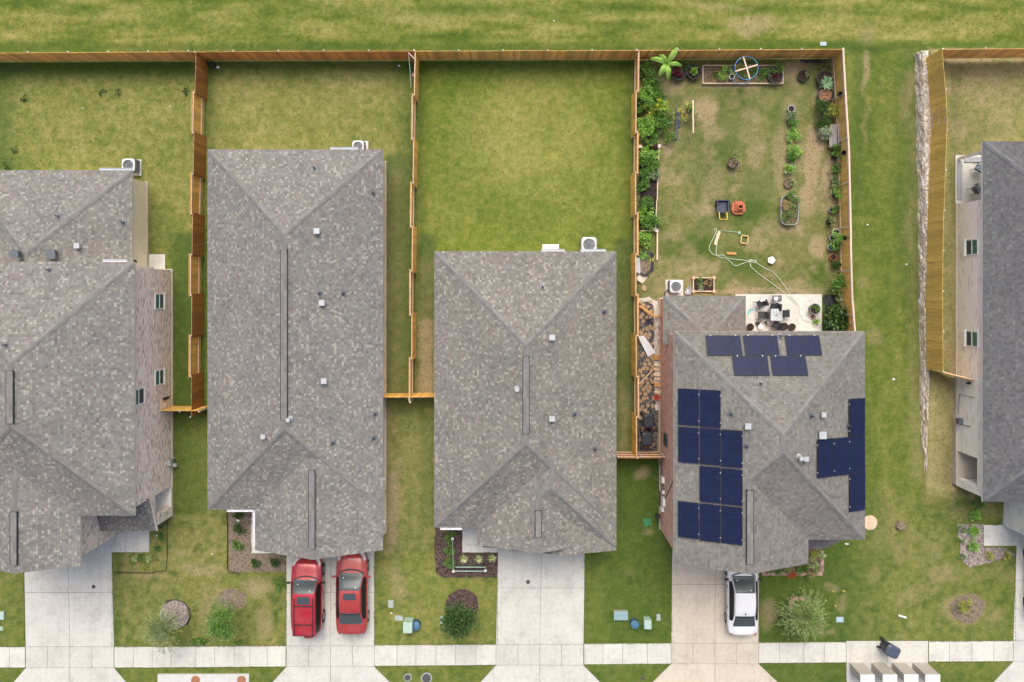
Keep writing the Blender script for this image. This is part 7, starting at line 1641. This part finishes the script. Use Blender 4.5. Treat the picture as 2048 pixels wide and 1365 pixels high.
for x, y, r_, h, l, lf in ((1501, 654.5, .20, .32, 'black round pot in the left corner of the patio', None), (1569.5, 653, .20, .3, 'black pot with purple soil beside the lower black chair', None), (1584.5, 654.5, .20, .3, 'rightmost black pot of the two near the patio middle', None)): potted(l, x, y, r_, h, M_pot, None, 0, 0, z=.06, grp='black pots on the patio')
potted('large round grey planter with low greens on the patio', 1630.5, 618.5, .30, .5, basic('slate_planter', (.12, .155, .15), .6, .2, 8), G_mid, .2, .15, 90, z=.06); potted('small brown pot below the large planter', 1627, 634.5, .11, .16, M_terra, G_straw, .06, .06, 12, z=.06); potted('small lime green potted plant with spreading leaves on the patio', 1631, 643, .08, .14, M_pot, G_bright, .18, .2, 60, z=.06)
for x, y, l, mt in ((1522, 654, 'white round lidded tub on the patio', M_whitep),): m = MB(); c = P(x, y, .3); m.lathe((c.x, c.y, .06), [(.13, 0), (.15, .2), (.001, .23)], 18); tag(m.build('lidded_tub', mt, None, loc=(c.x, c.y, .06)), l, 'tub')
sb_ = thing('side_table', 'low black metal stand with a white dish at the top of the patio', 'stand', P(1554, 597, .06)); 
for k in range(5): m = MB(); c = P(1546+k*4, 597, .35); m.box(c.x-.035, c.x+.035, c.y-.17, c.y+.17, .33, .35); m.build('slat', M_pblk, sb_)
for a, b in ((1545, 592), (1562, 592), (1545, 602), (1562, 602)): m = MB(); c = P(a, b, .35); m.bar((c.x, c.y, .06), (c.x, c.y, .34), .025, .025); m.build('leg', M_pblk, sb_)
m = MB(); c = P(1552, 597.5, .37); m.lathe((c.x, c.y, .35), [(.001, .0), (.10, .01), (.12, .04)], 16); tag(m.build('dish', M_whitep, None, loc=(c.x, c.y, .35)), 'white dish on the low black stand', 'dish')
wc = thing('watering_can', 'dark watering can by the left black pot', 'watering can', P(1515.5, 647, .06)); c = P(1515, 647, .2); m = MB(); m.lathe((c.x, c.y, .06), [(.001, 0), (.1, 0), (.11, .22), (.001, .25)], 16); m.build('body', M_blk, wc); m = MB(); m.tube([(c.x+.08, c.y+.05, .15), (c.x+.22, c.y+.16, .34)], [.02, .012], 6); m.build('spout', M_blk, wc); m = MB(); m.tube([(c.x-.05, c.y, .28), (c.x-.02, c.y, .40), (c.x+.06, c.y, .30)], .012, 5); m.build('handle', M_blk, wc)
gb = thing('glass_lantern', 'small green-glass lantern between chairs', 'lantern', P(1535, 645, .06)); m = MB(); c = P(1535, 645, .25); m.obox(c, (.09, .03, 0), (-.03, .10, 0), (0, 0, .13)); m.build('case', glassmat('dark_green_glass', (.05, .10, .09), .2), gb); m = MB(); m.obox(c+Vector((0, 0, .14)), (.05, .02, 0), (-.02, .07, 0), (0, 0, .01)); m.build('top', M_vent, gb)
for x, y, a, l in ((1502.5, 620, 1.4, 'left turquoise flip-flop on the patio'), (1503.5, 625.5, 1.5, 'second turquoise flip-flop on the patio')): 
    c = P(x+(0 if a < 1.45 else -6.5), y, .075); m = MB(); d = Vector((math.cos(.1 if a < 1.45 else 1.4), math.sin(.1 if a < 1.45 else 1.4), 0)); e = Vector((-d.y, d.x, 0)); m.obox(c, d*.13, e*.05, (0, 0, .012)); sh = m.build('flip_flop', basic('turquoise_foam', (.12, .48, .50), .7, .1), None, loc=tuple(c)); tag(sh, l, 'sandal')
m = MB(); m.tube(spline([tuple(P(x, y, .085)) for x, y in ((1597, 611), (1599, 618), (1598, 628), (1604, 633), (1614, 630), (1622, 638), (1628, 646), (1618, 645), (1608, 641), (1603, 636), (1606, 632))], 5), .012, 5); tag(m.build('cable', M_vent, None, loc=tuple(P(1600, 625))), 'thin grey cable coiled on the right half of the patio', 'cable')
m = MB(); m.obox(P(1526, 600, .9), (.16, .05, 0), (-.04, .08, .03), (0, 0, .03)); tag(m.build('cloth', M_whitep, None, loc=tuple(P(1526, 600, .9))), 'white cloth hanging on the top left patio chair', 'cloth')
# chairs on the white brick house's patio
for x, y, yw, l in ((1959, 336, 2.6, 'black chair with patterned cushion at the top of the right patio'), (1953, 379, .6, 'black chair with patterned cushion near the right patio wall')): garden_chair(l, x, y, yw, M_pblk, M_cush, zf=.46)
# ---- small things in the front beds
fb_ = thing('garden_bench', 'little black slatted bench in the dark mulch bed', 'bench', P(940, 1133)); a, b = P(911, 1131, .4), P(971, 1141, .4)
for k in range(4): m = MB(); yy = a.y+(b.y-a.y)*(k+.5)/4; m.bar((a.x, yy, .4+(.25 if k == 3 else 0)), (b.x, yy, .4+(.25 if k == 3 else 0)), .05, .02); m.build('slat', M_pblk if k % 2 == 0 else M_gbox2, fb_)
for p in ((a.x+.05, a.y), (b.x-.05, a.y), (a.x+.05, b.y), (b.x-.05, b.y)): m = MB(); m.bar((*p, .05), (*p, .4), .04, .04); m.build('leg', M_pblk, fb_)
for x, y, l in ((905, 1078, 'white flower ornament on the upper end of the green stake line'), (907, 1143, 'white flower ornament at the left end of the bench'), (971, 1142, 'white flower ornament at the right end of the bench')):
    c = P(x, y, .75); r_ = thing('flower_ornament', l, 'garden ornament', (c.x, c.y, .05), 0, 'white flower ornaments'); m = MB(); m.tube([(c.x, c.y, .05), (c.x, c.y, .7)], .012, 5); m.build('stake', M_gbox2, r_)
    m = MB()
    for k in range(6): t0_ = k*1.047; d = Vector((math.cos(t0_), math.sin(t0_), 0)); e = Vector((-d.y, d.x, 0)); O = Vector((c.x, c.y, .72)); m.face([O, O+d*.06+e*.035, O+d*.11+Vector((0, 0, .05)), O+d*.06-e*.035])
    m.build('petals', G_white, r_)
m = MB(); m.tube([P(905, 1080, .55), P(906, 1112, .58), P(906.5, 1140, .55)], .014, 5); tag(m.build('wire', M_gbox, None, loc=tuple(P(906, 1110))), 'pale green rod running between two white ornaments', 'rod')
def rock(label, px, py, r, mat=None, z=0.0, name='stone', cat='stone'):
    c = P(px, py, z); m = MB(); rn = random.Random(int(px*py)); n_ = 9; tp = []; bt_ = []
    for i in range(n_): a = 6.283*i/n_; rr = r*rn.uniform(.75, 1.15); bt_.append((c.x+math.cos(a)*rr, c.y+math.sin(a)*rr*.8, z-.01)); tp.append((c.x+math.cos(a)*rr*.7, c.y+math.sin(a)*rr*.56, z+r*rn.uniform(.4, .6)))
    for i in range(n_): j = (i+1) % n_; m.face([bt_[i], bt_[j], tp[j], tp[i]])
    m.face(tp); tag(m.build(name, mat or M_whitep, None, loc=tuple(c)), label, cat)
for x, y, r_, l in ((546, 1048, .0, ''),)[:0]: pass
for x, y, r_, l in [(476, 1041, .12, 'white stone between shrubs left of the red cars'), (315, 1072, .10, 'white stone beside the leftmost concrete walk'), (1915, 983, .13, 'largest white stone at the white brick corner'), (1935, 989, .11, 'white stone beside the white brick corner weed'), (783, 1227, .06, 'tiny white stone near the dusty ground lid'), (436, 135, .11, 'white rag in the corner of the second yard'), (798, 132, .09, 'white lump near the back fence of the second yard'),
        (340, 213, .05, 'white scrap in the leftmost yard near the brown fence'), (166, 217, .05, 'white scrap in the middle of the leftmost yard'), (1735, 450, .06, 'white scrap on the green lane'), (1813, 529, .06, 'white scrap on the lane beside the stone wall'), (1787, 759, .09, 'white scrap on the lane beside the solar house'), (1933, 116, .08, 'white stone at the foot of the rightmost back fence'), (1923, 290, .06, 'white scrap behind the right patio'), (1108, 42, .05, 'white scrap in the open field'), (424, 1108, .05, 'white scrap beside the black edging'), (1642, 1148, .09, 'pale lamp stone at the corner of the brick edge')]:
    rock(l, x, y, r_)
rock('pinkish mulched stump mound on the right lane', 1801, 1051, .40, M_mulchr, 0, 'stump_mound', 'mound')
m = MB(); c = P(1740, 1046); m.lathe((c.x, c.y, 0), [(.001, .05), (.40, .04), (.44, 0)], 24); tag(m.build('stepping_stone', concrete('tan_stone', (.60, .46, .33)), None, loc=(c.x, c.y, 0)), 'round tan stone slab touching the solar house corner', 'stone')
m = MB(); c = P(423, 129, .2); m.lathe((c.x, c.y, 0), [(.001, 0), (.16, 0), (.19, .25), (.12, .36), (.001, .38)], 14); tag(m.build('bucket', M_blk, None, loc=(c.x, c.y, 0)), 'small black bucket in the corner of the second yard', 'bucket')
m = MB(); c = P(828, 151, 1.2); m.lathe((c.x, c.y, 1.0), [(.001, 0), (.13, .05), (.16, .16), (.1, .28), (.001, .32)], 14); tag(m.build('hanging_ball', basic('brown_basket', (.30, .16, .12), .8, .2), None, loc=(c.x, c.y, 1.0)), 'brown ball hanging on the fence in the second yard', 'basket')
m = MB(); m.tube([P(817, 106, 1.7), P(820, 140, 1.6), P(822, 176, 1.5)], .012, 5); tag(m.build('rope', M_gbox, None, loc=tuple(P(817, 106))), 'pale rope strung across the corner of the second yard', 'rope')
m = MB(); m.bar(P(816, 105, 1.75), P(829, 118, 1.65), .05, .04); tag(m.build('brace_board', M_rail, None, loc=tuple(P(822, 111))), 'pale brace across the corner of two fences', 'board')
for x, y, a, l in ((1665, 1181, .8, 'left of two little yellow flags on the lawn'), (1686, 1182, .3, 'right of two little yellow flags on the lawn'), (1669, 1211, .7, 'lone yellow flag nearest the feathery tree')):
    c = P(x, y, .35); r_ = thing('marker_flag', l, 'flag', (c.x, c.y, 0), 0, 'yellow marker flags'); m = MB(); m.tube([(c.x, c.y, 0), (c.x, c.y, .4)], .005, 4); m.build('wire', M_flash, r_); m = MB(); d = Vector((math.cos(-a), math.sin(-a), 0)); m.obox(c+d*.06, d*.07, (0, .01, .02), (0, .02, .0)); m.build('flag', M_yel, r_)
sg = thing('yard_sign', 'white yard sign lying askew on the right lawn', 'sign', P(1803, 1232)); m = MB(); a, b = P(1797, 1231, .35), P(1813, 1236, .35); m.bar(a, b, .10, .02); m.build('sign_board', M_frame, sg); m = MB(); m.tube([P(1785, 1223, .02), P(1797, 1231, .3)], .006, 4); m.tube([P(1803, 1236, 0), P(1805, 1234, .33)], .006, 4); m.build('wire_leg', M_flash, sg)
m = MB(); m.bar(P(1690, 1088, .05), P(1697, 1088.5, .05), .07, .05); tag(m.build('downspout_end', M_frame, None, loc=tuple(P(1693, 1088))), 'white downspout end at the small porch roof', 'downspout')
for x, y, l in ((1294, 1045, 'green net ornament lying in the shaded side lawn'),): 
    r_ = thing('plastic_net', l, 'net', P(x, y)); m = MB()
    for k in range(5): m.bar(P(x-8+k*4, y-7, .03), P(x-4+k*3, y+7, .03), .03, .01); m.bar(P(x-8+k*.8, y-7+k*3.4, .045), P(x+8-k*1.5, y-5+k*3, .045), .03, .01)
    m.build('net', basic('green_plastic', (.03, .36, .18), .5, .1), r_)
